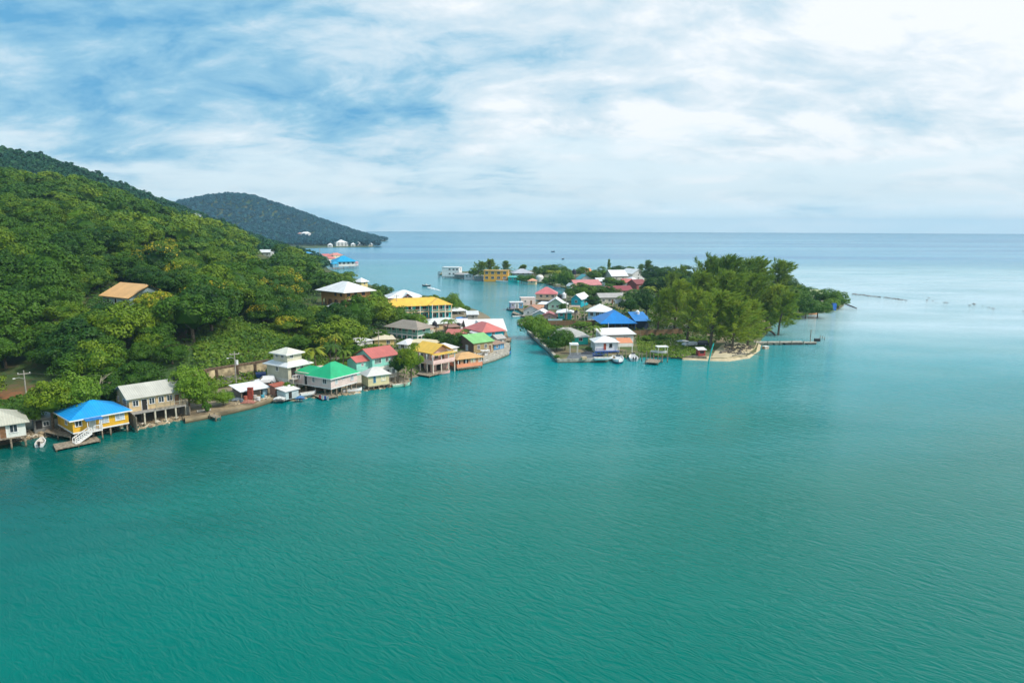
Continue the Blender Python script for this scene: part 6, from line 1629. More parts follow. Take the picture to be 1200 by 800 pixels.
# island: casuarina grove
for i, (x, bs, tp, wd, v, lab) in enumerate([
 (845, 372, 296, 74, 0, 'tallest dark casuarina at the back of the island grove'),
 (822, 366, 301, 60, 1, 'tall dark casuarina left of the tallest one'),
 (880, 366, 298, 66, 2, 'tall wind-swept casuarina at the back right of the grove'),
 (905, 362, 301, 54, 3, 'outermost tall casuarina leaning to the right edge of the grove'),
 (864, 368, 304, 60, 4, 'dark casuarina between the two tallest back ones'),
 (812, 384, 318, 66, 0, 'mid-grove casuarina behind the front left ones'),
 (840, 388, 318, 74, 3, 'broad mid-grove casuarina in the centre'),
 (872, 386, 322, 66, 1, 'mid-grove casuarina right of the centre'),
 (790, 390, 328, 60, 2, 'olive casuarina at the left of the grove beside the blue annex'),
 (770, 392, 334, 50, 4, 'leftmost casuarina touching the blue roofed hall'),
 (805, 399, 338, 62, 1, 'soft green casuarina above the sandy clearing'),
 (832, 407, 340, 80, 3, 'large bright front casuarina above the parked cars'),
 (858, 410, 350, 66, 0, 'front casuarina on the sandy beach'),
 (876, 405, 352, 52, 2, 'front right casuarina nearest the water'),
 (897, 386, 332, 60, 4, 'light green casuarina right of the grove near the pier'),
 (912, 390, 340, 50, 1, 'low leaning casuarina over the shore by the pier'),
 (782, 352, 316, 36, 3, 'small casuarina behind the palms left of the grove'),
 (757, 330, 304, 22, 2, 'lone dark casuarina above the white gabled house'),
 (748, 328, 307, 16, 4, 'slim casuarina beside the lone dark one'),
 (795, 340, 309, 22, 1, 'slim casuarina standing out between the houses and the grove'),
 (560, 327, 306, 26, 1, 'feathery casuarina on the spit, left of the pair by the orange building'),
 (572, 326, 304, 26, 0, 'feathery casuarina on the spit, right of the pair, rising over the orange building'),
 (591, 324, 306, 20, 2, 'casuarina behind the right half of the orange building'),
 (580, 324, 309, 14, 3, 'small casuarina behind the middle of the orange building'),
 (609, 324, 309, 22, 4, 'casuarina above the grey-roofed villa on the spit'),
 (626, 325, 309, 16, 2, 'narrow casuarina right of the grey-roofed villa')]):
    T('casuarina', x, bs, tp-RT_.uniform(-3, 3), wd*.86, .8, lab, 'casuarinas on the island', v, rz=RT_.uniform(-.5, .5))
T('casuarina', 712.5, 325, 303, 7, .8, 'very slim tall columnar conifer in the island skyline', var=2, rz=0)
# island: broad trees
isl_tr = [
 ('mangrove', 626, 394, 369, 34, 'yellow-green domed mangrove at the island channel corner'),
 ('mangrove', 640, 400, 380, 26, 'olive mangrove just behind the corner dome'),
 ('mangrove', 652, 411, 385, 32, 'dark green mangrove in front of the turquoise cottage, left one'),
 ('mangrove', 662, 410, 385, 22, 'dark green mangrove in front of the turquoise cottage, right one'),
 ('mangrove', 711, 397, 387, 20, 'low bright bush behind the white waterfront house'),
 ('mangrove', 682, 384, 376, 20, 'low yellow-green bush behind the turquoise cottage roof'),
 ('mangrove', 705, 386, 377, 18, 'low yellow-green bush left of the blue roofed hall'),
 ('broad', 679, 354, 334, 32, 'round green tree behind the turquoise gabled house'),
 ('broad', 696, 351, 335, 30, 'round green tree below the pink-red roof'),
 ('broad', 711, 350, 334, 28, 'round green tree below the gap between pink and maroon roofs'),
 ('small', 694, 363, 346, 20, 'small dark tree left of the grey long house'),
 ('small', 668, 350, 338, 16, 'small tree at the lagoon edge left of the round ones'),
 ('broad', 739, 370, 344, 28, 'dark tree behind the blue roofed hall, left part'),
 ('broad', 757, 369, 342, 30, 'dark tree behind the blue roofed hall, right part'),
 ('broad', 771, 350, 324, 36, 'dark round tree right of the maroon cottage'),
 ('broad', 790, 346, 318, 36, 'dark round tree between the maroon cottage and the grove'),
 ('broad', 766, 332, 313, 30, 'dark tree right of the white gabled house'),
 ('broad', 783, 334, 313, 30, 'dark tree behind, between white gabled house and the grove'),
 ('broad', 803, 338, 314, 30, 'dark tree at the left shoulder of the grove skyline'),
 ('broad', 725, 322, 311, 22, 'dark skyline tree right of the slim conifer'),
 ('broad', 707, 328, 314, 18, 'green skyline tree at the foot of the slim conifer'),
 ('broad', 696, 330, 316, 18, 'green tree right of the teal roof'),
 ('small', 738, 322, 312, 14, 'small skyline tree above the white gabled house'),
 ('broad', 681, 325, 313, 18, 'green tree just right of the black tank tower'),
 ('small', 714, 336, 324, 16, 'small green tree left in front of the white hall'),
 ('small', 725, 338, 327, 16, 'small green tree right in front of the white hall'),
 ('small', 757, 345, 333, 16, 'small tree at the right wall of the maroon cottage'),
 ('small', 735, 351, 341, 14, 'small tree in front of the dark maroon roof'),
 ('mangrove', 663, 338, 317, 20, 'tall rounded tree on the lagoon shore of the spit'),
 ('mangrove', 650, 333, 320, 14, 'rounded shore tree near the satellite dish'),
 ('broad', 637, 326, 311, 20, 'round tree above the white domed tank'),
 ('broad', 650, 326, 310, 24, 'broad round tree above the satellite dish'),
 ('broad', 662, 328, 313, 18, 'round tree left of the black tank tower'),
 ('mangrove', 621, 331, 322, 12, 'low mangrove left of the peach hut'),
 ('mangrove', 611, 330, 322, 13, 'low mangrove right of the turquoise hut'),
 ('mangrove', 641, 333, 325, 12, 'low mangrove right of the domed tank'),
 ('small', 555, 326, 314, 12, 'small tree beside the white bungalow'),
 ('small', 660, 367, 355, 12, 'small tree behind the turquoise shed'),
 ('small', 620, 366, 358, 12, 'small bush tree behind the rusty roof'),
 ('broad', 920, 360, 322, 34, 'dark round tree at the right flank of the casuarina grove'),
 ('mangrove', 932, 368, 337, 30, 'bushy palm-like green tree east of the grove'),
 ('mangrove', 921, 373, 350, 24, 'bright yellow-green low tree on the east shore'),
 ('mangrove', 944, 371, 347, 30, 'dark mangrove on the east shore, left of the pale green roof'),
 ('mangrove', 958, 370, 352, 30, 'mangrove on the east shore below the pale green roof'),
 ('mangrove', 968, 358, 338, 28, 'round mangrove behind the pale green roof'),
 ('mangrove', 981, 360, 341, 24, 'outermost round mangrove at the eastern tip'),
 ('mangrove', 974, 362, 349, 18, 'lower bright mangrove at the eastern tip'),
 ('mangrove', 948, 352, 336, 24, 'mangrove behind, left of the pale green roof'),
 ('mangrove', 933, 350, 332, 24, 'dark mangrove on the far side of the east shore'),
 ('mangrove', 903, 381, 360, 20, 'low green tree under the light casuarina near the pier')]
for k, x, bs, tp, wd, lab in isl_tr: T(k, x, bs, tp, wd, .8, lab)
for x, bs, tp, wd, v, lab in [(674, 375, 357, 22, 0, 'yellowing palm between the turquoise shed and the pale blue house'), (694, 405, 378, 24, 2, 'green palm between the turquoise cottage and the boathouse'),
   (655, 331, 315, 18, 0, 'yellow-green palm behind the satellite dish'), (645, 329, 315, 15, 1, 'yellow-green palm left of the satellite dish'), (668, 333, 318, 15, 0, 'yellow-green palm near the black tank tower'),
   (742, 358, 336, 24, 2, 'dark palm right of the grey long house'), (760, 355, 333, 22, 0, 'yellow palm at the left edge of the grove'), (752, 362, 341, 20, 1, 'brownish palm above the blue annex roof'),
   (728, 362, 344, 20, 2, 'green palm at the right end of the grey long house'), (930, 368, 334, 26, 1, 'drooping palm east of the grove'), (554, 325, 312, 12, 2, 'small palm on the spit at the white bungalow'), (662, 399, 378, 0.1, 0, None)]:
    if lab: T('palm', x, bs, tp, wd, .8, lab, var=v)
for i, (x, y, w_) in enumerate([(757, 399, 12), (772, 404, 9), (652, 420, 8), (690, 411, 9), (775, 398, 10)]):
    T('shrub', x, y, y-w_*.6, w_, .8, ['bright shrub in the lawn behind the dock pilings', 'small shrub beside the sandy clearing', 'tiny shrub on the corner seawall', 'tiny shrub by the gravel yard', 'low shrub at the brown fence near the grove'][i])
# grass and low cover on the island
ones = lambda x, y: np.full(np.shape(x), 0.78)
undergrowth('lawn_grass', 'bright green rough grass on the island lawn', [([(745, 396), (800, 393), (838, 400), (830, 412), (800, 419), (768, 417), (748, 412)], .78)], 5200, ones, .55, LEAF_GRASS, 31, .75, .18, 'grass')
undergrowth('island_undergrowth', 'low green brush under the island trees', [([(640, 400), (700, 396), (760, 400), (880, 402), (925, 374), (985, 360), (950, 346), (850, 331), (700, 322), (672, 340), (700, 362), (640, 372), (618, 380)], .78)], 15000, ones, 1.0, LEAF_GRASS, 32, .45, .5)
undergrowth('spit_undergrowth', 'low green brush along the spit', [([(545, 323.5), (600, 327), (660, 335), (668, 330), (600, 320.5), (545, 320)], .78)], 2500, ones, 1.0, LEAF_GRASS, 33, .45, .5)
# green slope and town greenery on the main shore
undergrowth('slope_vines', 'bright green vines and grass over the slope above the retaining wall', [([(228, 452), (262, 446), (300, 441), (345, 434), (380, 424), (395, 408), (380, 396), (330, 392), (262, 398), (228, 420)], 3.5)], 17000, hill_surface, .62, LEAF_GRASS, 34, .66, .5)
undergrowth('slope_vines', 'yellow-green grass slope above the flat-roofed houses', [([(398, 420), (450, 408), (446, 392), (420, 384), (398, 392)], 4)], 6000, hill_surface, .6, LEAF_GRASS, 35, .7, .45)
undergrowth('shore_weeds', 'weeds and low bushes behind the stilt houses on the left shore', [([(-10, 492), (60, 487), (150, 473), (222, 464), (228, 452), (150, 458), (55, 470), (-10, 478)], 2)], 7000, hill_surface, .55, LEAF_GRASS, 36, .42, .5)
undergrowth('town_weeds', 'scattered weeds between the town houses', [([(340, 452), (430, 440), (480, 436), (540, 412), (565, 402), (540, 388), (480, 392), (440, 404), (380, 424), (340, 436)], 1.6)], 7000, hill_surface, .5, LEAF_GRASS, 37, .5, .35)

# ================================================================== SHORE RUBBLE, REEF
def rocks(name, label, pix, n, smin, smax, hf, mat, seed, cat='rubble', flat=.7, zoff=0.0):
    rd = np.random.default_rng(seed); V0, F0 = IQ1; pts = [P(a, b_, .3) for a, b_ in pix]; pl = [(p.x, p.y) for p in pts]; xs = [p[0] for p in pl]; ys = [p[1] for p in pl]
    Vs, Fs = [], []; k = 0
    while k < n:
        x, y = rd.uniform(min(xs), max(xs)), rd.uniform(min(ys), max(ys))
        if not in_poly(x, y, pl): continue
        s_ = rd.uniform(smin, smax); sh = V0*(1+.35*np.sin(V0[:, [1, 2, 0]]*rd.uniform(2, 4, 3)+rd.uniform(0, 6, 3)))*np.array([rd.uniform(.7, 1.3), rd.uniform(.7, 1.3), flat])*s_
        a = rd.uniform(0, 6.28); c, sn = math.cos(a), math.sin(a); z = hf(x, y)+zoff
        Vs.append(np.c_[sh[:, 0]*c-sh[:, 1]*sn+x, sh[:, 0]*sn+sh[:, 1]*c+y, sh[:, 2]+z]); Fs.append(F0+len(V0)*k); k += 1
    me = fast_mesh(name, np.vstack(Vs), np.vstack(Fs), mat); o = bpy.data.objects.new(name, me); COL.objects.link(o); tag(o, label, cat, kind='stuff')
hsf = lambda x, y: max(-.2, hz_(x, y))
def rubmat():
    m, T_, b = new_mat('rubble')
    co = T_.n('ShaderNodeTexCoord').outputs['Object']; v = T_.n('ShaderNodeTexVoronoi'); T_.set(v.inputs['Vector'], co); v.inputs['Scale'].default_value = 1.4
    c = T_.ramp(v.outputs['Color'], [(0.1, (.10, .08, .055)), (.4, (.26, .20, .12)), (.7, (.42, .34, .22)), (.95, (.6, .56, .48))]); T_.set(b.inputs['Base Color'], c); b.inputs['Roughness'].default_value = .9; return m
RUB = rubmat()
rocks('rubble_heap', 'heap of pale broken concrete and rocks in front of the white-roofed shed', [(276, 476), (300, 473), (322, 467), (316, 463), (284, 468)], 260, .2, .6, lambda x, y: .6, RUB, 1)
rocks('shore_rubble', 'tumbled rocks at the waterline below the shack and pink house', [(318, 469), (350, 467.5), (380, 463), (420, 460), (424, 455), (388, 458), (345, 461), (318, 463)], 520, .2, .65, hsf, RUB, 2)
rocks('shore_rubble', 'yellowish rocks under the long beige stilt house', [(158, 503), (190, 495), (222, 489.5), (220, 484), (160, 495)], 320, .2, .6, hsf, RUB, 3)
rocks('shore_rubble', 'dark rocks along the water right of the annex', [(428, 456), (450, 453.5), (479, 448), (478, 443), (450, 447), (430, 452)], 360, .25, .7, hsf, RUB, 4)
rocks('shore_rubble', 'stones along the foot of the yellow house and its neighbour', [(20, 516), (66, 509), (120, 506), (155, 501), (150, 496), (60, 503), (20, 508)], 260, .2, .5, hsf, RUB, 5)
rocks('shore_rubble', 'small rocks beneath the waterfront bar and brown house', [(500, 441), (530, 433), (560, 424), (575, 417), (572, 412), (530, 426), (500, 435)], 260, .2, .6, hsf, RUB, 6)
rocks('reef_rocks', 'broken line of dark reef rocks reaching east from the island tip', [(998, 344.5), (1040, 348.8), (1062, 351.5), (1060, 350), (1030, 347), (1000, 343.3)], 110, .3, .9, lambda x, y: -.1, simple('wet_rock', (.16, .15, .14), .7), 7, 'reef rocks', .5)
rocks('reef_rocks', 'few scattered reef rocks farther east in pale water', [(1066, 350.5), (1100, 354), (1200, 366), (1200, 363.5), (1090, 348)], 14, .3, 1.0, lambda x, y: -.1, simple('wet_rock', (.16, .15, .14), .7), 8, 'reef rocks', .45)
rocks('beach_stones', 'dark stones and driftwood bits on the sandy beach under the casuarinas', [(842, 418), (876, 416), (884, 408), (850, 404)], 90, .2, .6, lambda x, y: .85, simple('dark_stone', (.12, .10, .08), .9), 9)

# ================================================================== BOATS
def boat(name, label, px, py, L, B, head, hull=(.8, .8, .8), inside=(.62, .6, .55), kind='skiff', z=0.0, free=.55, bottom=None, group=None, cat='boat', engines=1, bowup=.35):
    g = P(px, py, z); root = thing(name, label, cat, (g.x, g.y, z), math.radians(head), group)
    st = [(-.5, .86, 0), (-.2, 1.0, 0), (.1, .96, .05), (.3, .72, .25), (.43, .38, .6), (.5, .04, 1)]
    def ring(t, wf, rise, inset=0.0):
        x = t*L; hb = max(.01, B/2*wf-inset); sh = free+bowup*rise
        return x, hb, sh
    mb = MB(); vs = []
    for t, wf, r in st:
        x, hb, sh = ring(t, wf, r); vs += [(x, -hb, sh), (x, -hb*.92, free*.25+.2*r), (x*.97, -hb*.55, -.18+.3*r), (x*.97, hb*.55, -.18+.3*r), (x, hb*.92, free*.25+.2*r), (x, hb, sh)]
    fs = []
    for i in range(len(st)-1):
        for k in range(5): fs.append((i*6+k, (i+1)*6+k, (i+1)*6+k+1, i*6+k+1))
    fs.append((0, 1, 2, 3, 4, 5)); m = len(vs)
    # gunwale and well
    gi = []
    for t, wf, r in st:
        x, hb, sh = ring(t, wf, r, .14); gi += [(x*.97 if t > 0 else x+.1, -hb, sh+.01), (x*.97 if t > 0 else x+.1, hb, sh+.01)]
    vs += gi
    for i in range(len(st)-1):
        fs.append((i*6, m+i*2, m+(i+1)*2, (i+1)*6)); fs.append((i*6+5, (i+1)*6+5, m+(i+1)*2+1, m+i*2+1))
    fs.append((0, 5, m+1, m)); mb.add(vs, fs); mb.build('hull', simple('gelcoat', hull, .3, var=.06), root)
    mb = MB(); dk = free*(.35 if kind in ('skiff', 'rowboat') else .6); vs = []
    for t, wf, r in st[:-1]:
        x, hb, sh = ring(t, wf, r, .14); x = x*.97 if t > 0 else x+.1; vs += [(x, -hb, sh+.008), (x, -hb*.95, dk+.2*r), (x, hb*.95, dk+.2*r), (x, hb, sh+.008)]
    fs = []
    for i in range(len(st)-2):
        for k in range(3): fs.append((i*4+k, i*4+k+1, (i+1)*4+k+1, (i+1)*4+k))
    fs += [(0, 3, 2, 1), tuple(4*(len(st)-2)+q for q in (0, 1, 2, 3))]
    mb.add(vs, fs); mb.build('cockpit', simple('boat_deck', inside, .5, var=.08), root)
    if bottom:
        mb = MB(); vs = []
        for t, wf, r in st:
            x, hb, sh = ring(t, wf, r); vs += [(x+.01, -hb*.965-.012, free*.42+.25*r), (x+.01, -hb*.93-.012, free*.10+.15*r)]
        n0 = len(vs); vs += [(a, -b2, c) for a, b2, c in vs]; fs = []
        for i in range(len(st)-1): fs.append((i*2, (i+1)*2, (i+1)*2+1, i*2+1)); fs.append((n0+i*2, n0+i*2+1, n0+(i+1)*2+1, n0+(i+1)*2))
        mb.add(vs, fs); mb.build('stripe', simple('boat_stripe', bottom, .35), root)
    W2 = simple('gelcoat', (.78, .78, .78), .3, var=.06)
    if kind in ('skiff', 'rowboat'):
        for t in (-.28, .05): mb = MB(); mb.box(t*L-.12, t*L+.12, -B*.44, B*.44, free*.6, free*.6+.05); mb.build('bench', DECKW, root)
    if kind in ('console', 'cabin'):
        mb = MB(); mb.box(-.06*L, .10*L, -B*.2, B*.2, dk, dk+.95); mb.build('console', W2, root)
        mb = MB(); mb.add([(.10*L, -B*.2, dk+.96), (.10*L, B*.2, dk+.96), (.04*L, B*.2, dk+1.4), (.04*L, -B*.2, dk+1.4), (.09*L, -B*.2, dk+.96), (.09*L, B*.2, dk+.96), (.03*L, B*.2, dk+1.4), (.03*L, -B*.2, dk+1.4)], [(0,1,2,3),(7,6,5,4),(0,4,5,1),(1,5,6,2),(2,6,7,3),(3,7,4,0)]); mb.build('windscreen', GLASS, root)
        mb = MB(); mb.box(-.22*L, -.14*L, -B*.22, B*.22, dk, dk+.55); mb.build('seat', W2, root)
    if kind in ('canopy', 'cabin'):
        for sx in (-.22*L, .12*L):
            for sy in (-B*.36, B*.36): mb = MB(); mb.bar((sx, sy, free-.1), (sx, sy, free+1.55), .03); mb.build('canopy_post', METAL, root)
        mb = MB(); mb.box(-.27*L, .17*L, -B*.42, B*.42, free+1.55, free+1.63); mb.build('canopy', W2, root)
    for e in range(engines):
        y = 0 if engines == 1 else (-.35 if e == 0 else .35); mb = MB(); mb.box(-L*.5-.42, -L*.5-.06, y-.17, y+.17, free*.8, free+.5); mb.bar((-L*.5-.2, y, free*.8), (-L*.5-.2, y, -.5), .07); mb.build('outboard_motor', BLACK if hull[0] > .3 else METAL, root)
    return root
boat('skiff', 'small white skiff moored left of the yellow house', 48, 520.5, 3.7, 1.5, 118, kind='skiff')
boat('motorboat', 'long low white motorboat moored by the waterfront bar', 558, 425.5, 6.2, 1.7, 8, kind='skiff', free=.6)
boat('motorboat', 'white motorboat with blue stripe below the brown wooden house', 569, 419, 5.4, 1.9, 14, kind='cabin', bottom=(.03, .12, .35))
boat('motorboat', 'large white boat with navy hull, bow towards the open bay, beside the gravel yard', 724, 423.5, 8.2, 3.2, -96, kind='console', bottom=(.01, .03, .09), free=1.0, inside=(.78, .78, .78))
boat('motorboat', 'smaller white boat with twin outboard motors towards the bay, between pilings', 742, 421, 6.2, 2.5, 86, kind='console', free=.8, engines=2, inside=(.75, .75, .75))
boat('motorboat', 'small dark and white boat moored beside the lilac hut', 598.5, 363.8, 5.5, 2.0, -60, hull=(.05, .05, .07), inside=(.7, .7, .7), kind='skiff')
boat('motorboat', 'small boat with grey hull tied at the channel corner of the mangroves', 612, 382, 4.5, 1.6, -50, hull=(.3, .32, .34), kind='skiff')
boat('motorboat', 'white cabin boat in front of the orange building, left one', 582, 330.0, 7.5, 2.8, 160, kind='cabin', free=1.1)
boat('motorboat', 'white boat in front of the orange building, right one', 590.5, 330.6, 6.5, 2.6, 175, kind='cabin', free=1.0)
boat('motorboat', 'purplish covered boat moored at the lagoon shore near the satellite dish', 654.5, 337.2, 6.5, 2.4, 10, hull=(.22, .18, .28), kind='canopy')
boat('speedboat', 'tiny dark speedboat running across the lagoon ahead of a white wake', 499.5, 335.5, 5.5, 2.0, 168, hull=(.04, .05, .07), kind='console', free=.8)
boat('rowboat', 'tiny distant boat on the open sea, left of two', 648, 295.4, 6, 2.5, 20, hull=(.04, .05, .07), kind='skiff', free=1.6, engines=0)
boat('rowboat', 'tiny distant boat on the open sea, right of two', 660, 304, 5, 2.2, 60, hull=(.04, .05, .07), kind='skiff', free=1.3, engines=0)
boat('rowboat', 'white rowboat pulled up under the pink green-roofed house', 413, 458.5, 4.2, 1.5, 15, kind='rowboat', engines=0, z=.1)
boat('rowboat', 'upside-looking pale skiff at the rubble left of the pink house', 361, 462.5, 3.4, 1.3, 35, kind='rowboat', engines=0, z=.55)
boat('rowboat', 'pink and white skiff at the walkway of the pink yellow-roofed house', 517, 438.2, 4.6, 1.5, 22, hull=(.75, .42, .38), kind='rowboat', engines=0)
boat('pontoon_boat', 'orange covered boat moored under the east shore mangroves', 950, 368.5, 6, 2.6, 5, hull=(.75, .32, .14), kind='canopy', inside=(.6, .4, .25))
boat('white_dinghy', 'white dinghy lying on the quay edge of the gravel yard', 707, 420.8, 5.0, 1.7, 4, kind='skiff', z=.95, engines=0, free=.5)
boat('white_dinghy', 'white dinghy on the lawn behind the dock pilings', 772, 413.5, 4.6, 1.6, -28, kind='rowboat', z=.9, engines=0)
# wake
def wake():
    m, T_, b = new_mat('foam'); co = T_.n('ShaderNodeTexCoord').outputs['Object']; f = T_.noise(co, .8, 5, .7)
    b.inputs['Base Color'].default_value = (.8, .85, .87, 1); b.inputs['Roughness'].default_value = .8
    tr = T_.n('ShaderNodeBsdfTransparent'); mx = T_.n('ShaderNodeMixShader'); T_.set(mx.inputs[0], T_.maprange(f, .38, .60)); T_.t.links.new(tr.outputs[0], mx.inputs[1]); T_.t.links.new(b.outputs[0], mx.inputs[2]); T_.t.links.new(mx.outputs[0], T_.t.nodes['Material Output'].inputs[0])
    a = [P(x, y, .03) for x, y in [(500, 336.2), (504, 336.0), (509, 337.4), (516, 339.8), (517, 341.0), (509, 339.4), (502, 337.6)]]
    mb = MB(); mb.add([(p.x, p.y, .03) for p in a], [tuple(range(len(a)))]); o = mb.build('boat_wake', m); tag(o, 'white foaming wake behind the speedboat', 'wake', kind='stuff')
wake()

# ================================================================== VEHICLES
def car(name, label, px, py, z, head, col, suv=True, group=None):
    g = P(px, py, z); root = thing(name, label, 'car', tuple(g), math.radians(head), group); L, Wd = 4.5, 1.8
    pf = [(-2.25, .42), (-2.25, .95), (-2.12, 1.08), (-1.95, 1.72 if suv else 1.38), (.35, 1.70 if suv else 1.36), (1.05, 1.08), (2.05, .95), (2.25, .72), (2.25, .40)]
    def shell(prof, w0, wt, mb):
        vs = []
        for sg in (-1, 1):
            for x, zz2 in prof: w_ = w0 if zz2 < 1.12 else wt; vs.append((x, sg*w_, zz2))
        n = len(prof); mb.add(vs, [tuple(range(n)), tuple(range(2*n-1, n-1, -1))] + [(i, n+i, n+(i+1) % n, (i+1) % n) for i in range(n)])
    mb = MB(); shell(pf, .9, .72, mb); mb.build('body', simple('car_paint', col, .25, var=.05), root)
    mb = MB(); h_ = 1.60 if suv else 1.30
    for sg in (-1, 1): mb.add([(-1.85, sg*.86, 1.12), (.85, sg*.86, 1.12), (.30, sg*.745, h_), (-1.80, sg*.745, h_), (-1.85, sg*.80, 1.12), (.85, sg*.80, 1.12), (.30, sg*.70, h_), (-1.80, sg*.70, h_)], [(0,1,2,3),(7,6,5,4),(0,4,5,1),(1,5,6,2),(2,6,7,3),(3,7,4,0)])
    mb.build('side_window', GLASS, root)
    mb = MB(); mb.add([(1.04, -.68, 1.14), (1.04, .68, 1.14), (.44, .62, h_+.02), (.44, -.62, h_+.02), (.98, -.68, 1.12), (.98, .68, 1.12), (.38, .62, h_), (.38, -.62, h_)], [(0,1,2,3),(7,6,5,4),(0,4,5,1),(1,5,6,2),(2,6,7,3),(3,7,4,0)]); mb.build('windscreen', GLASS, root)
    for x in (-1.4, 1.4):
        for sg in (-1, 1):
            mb = MB(); vs = []; nn = 14
            for y in (sg*.70, sg*.925): vs += [(x+.36*math.cos(2*math.pi*i/nn), y, .36+.36*math.sin(2*math.pi*i/nn)) for i in range(nn)]
            mb.add(vs, [(i, (i+1) % nn, nn+(i+1) % nn, nn+i) for i in range(nn)]+[tuple(range(nn)), tuple(range(2*nn-1, nn-1, -1))]); wh = mb.build('wheel', BLACK, root)
            mb = MB(); vs = []
            for y in (sg*.926, sg*.94): vs += [(x+.20*math.cos(2*math.pi*i/nn), y, .36+.20*math.sin(2*math.pi*i/nn)) for i in range(nn)]
            mb.add(vs, [(i, (i+1) % nn, nn+(i+1) % nn, nn+i) for i in range(nn)]+[tuple(range(nn)), tuple(range(2*nn-1, nn-1, -1))]); mb.build('rim', METAL, wh)
    for sg in (-1, 1): mb = MB(); mb.box(2.2, 2.27, sg*.62-.16, sg*.62+.16, .72, .86); mb.build('headlight', simple('lamp_glass', (.7, .7, .68), .15), root)
    for sg in (-1, 1): mb = MB(); mb.box(-2.27, -2.2, sg*.7-.1, sg*.7+.1, .8, 1.0); mb.build('tail_light', DOORRED, root)
    return root
car('parked_suv', 'white suv parked on the road beside the cream three-storey house', 310.5, 449.6, 1.95, 205, (.75, .75, .76))
car('parked_car', 'silver car parked on the grass under the front casuarina', 808, 405.5, .82, 200, (.45, .48, .50), suv=False)
car('parked_car', 'dark car beside the silver one under the casuarinas', 821, 405.0, .82, 170, (.04, .045, .06), suv=True)
def dumpster():
    g = P(306, 443.8, 1.9); root = thing('dumpster', 'blue dumpster against the retaining wall behind the white suv', 'dumpster', tuple(g), .4)
    mb = MB(); mb.add([(-.9, -.6, .1), (.9, -.6, .1), (.9, .6, .1), (-.9, .6, .1), (-1.1, -.75, 1.2), (1.1, -.75, 1.2), (1.1, .75, 1.4), (-1.1, .75, 1.4)], [(0,3,2,1),(4,5,6,7),(0,1,5,4),(1,2,6,5),(2,3,7,6),(3,0,4,7)]); mb.build('bin', simple('blue_steel', (.02, .09, .32), .5), root)
    mb = MB(); mb.add([(-1.12, -.77, 1.22), (1.12, -.77, 1.22), (1.12, .77, 1.42), (-1.12, .77, 1.42), (-1.12, -.77, 1.27), (1.12, -.77, 1.27), (1.12, .77, 1.48), (-1.12, .77, 1.48)], [(0,3,2,1),(4,5,6,7),(0,1,5,4),(1,2,6,5),(2,3,7,6),(3,0,4,7)]); mb.build('lid', simple('blue_lid', (.02, .06, .2), .5), root)
    for x in (-.8, .8): mb = MB(); mb.cyl(x, -.5, 0, .12, .1, 8); mb.build('caster', BLACK, root)
dumpster()

# ================================================================== POLES AND WIRES
def pole(label, px, base, top, z, lean=0.0, arm=True, lamp=False, trafo=False, r=.13, cat='utility pole', name='utility_pole', mat=None, rz=.6):
    g = P(px, base, z); H = (base-top)*mpp(g); root = thing(name, label, cat, tuple(g), rz)
    mb = MB(); mb.tube([(0, 0, -.6), (lean*.5, 0, H*.5), (lean, 0, H)], [r, r*.9, r*.7], 8); mb.build('pole', mat or simple('pole_wood', (.33, .31, .27), .8), root)
    if arm:
        mb = MB(); mb.box(lean-1.0, lean+1.0, -.08, .08, H-.7, H-.55); ar = mb.build('crossarm', simple('pole_wood', (.33, .31, .27), .8), root)
        for x in (-.9, 0, .9): m2 = MB(); m2.cyl(lean+x, 0, H-.55, H-.35, .06, 6); m2.build('insulator', WHITE, ar)
    if lamp:
        mb = MB(); mb.tube([(lean, 0, H-1.6), (lean-.8, -.3, H-1.2), (lean-1.4, -.5, H-1.25)], [.04, .04, .04], 5); la = mb.build('lamp_arm', METAL, root)
        m2 = MB(); m2.box(lean-1.75, lean-1.35, -.6, -.4, H-1.35, H-1.2); m2.build('lamp_head', WHITE, la)
    if trafo: mb = MB(); mb.cyl(lean+.4, 0, H-3.0, H-2.0, .3, 10); mb.build('transformer', simple('trafo_grey', (.6, .62, .62), .5), root)
    return Vector((g.x, g.y, z+H-.4))
p1 = pole('wooden utility pole with crossarm on the red earth bank', 33, 481, 433, 2.0, trafo=False, lamp=True)
p2 = pole('wooden utility pole with transformer and lamp before the retaining wall', 277, 451, 411, 1.9, lamp=True, trafo=True)
p3 = pole('utility pole with wide crossarm behind the flat white roof', 444, 411, 387, 1.8)
p4 = pole('thin brown utility pole at the left end of the yellow hotel roof', 465.5, 373, 345, 1.6)
p5 = pole('grey utility pole beside the turquoise shed on the island', 663.5, 376, 343, .9, arm=False)
p6 = pole('dark utility pole in front of the pale blue island house', 684.7, 383, 352, .9)
p7 = pole('thin white mast in front of the boathouse', 712.5, 400, 378, .9, arm=False, r=.08, name='mast', cat='mast', mat=WHITE)
p8 = pole('pale far pole on the shoulder above the far bay', 375, 303, 291.5, 9.0, arm=False, r=.3, name='far_pole')
p0 = Vector((p1.x-40, p1.y-14, p1.z+.5))
def wire(label, a, b_, sag, off=0.0, group=None):
    mb = MB(); pts = []
    for i in range(17):
        t = i/16; p = a.lerp(b_, t); pts.append((p.x-a.x, p.y-a.y, p.z-a.z-sag*4*t*(1-t)+off))
    mb.tube(pts, [.022]*17, 4); o = mb.build('power_line', BLACK); o.location = a; tag(o, label, 'power line'); return o
wire('upper power line running left out of view from the pole on the red bank', p1, p0, .8)
wire('lower power line running left out of view from the pole on the red bank', p1, p0, .9, -1.4)
wire('power line strung from the red bank pole to the retaining wall pole', p1, p2, 2.2)
wire('lower cable strung from the red bank pole to the retaining wall pole', p1, p2, 2.4, -1.2)
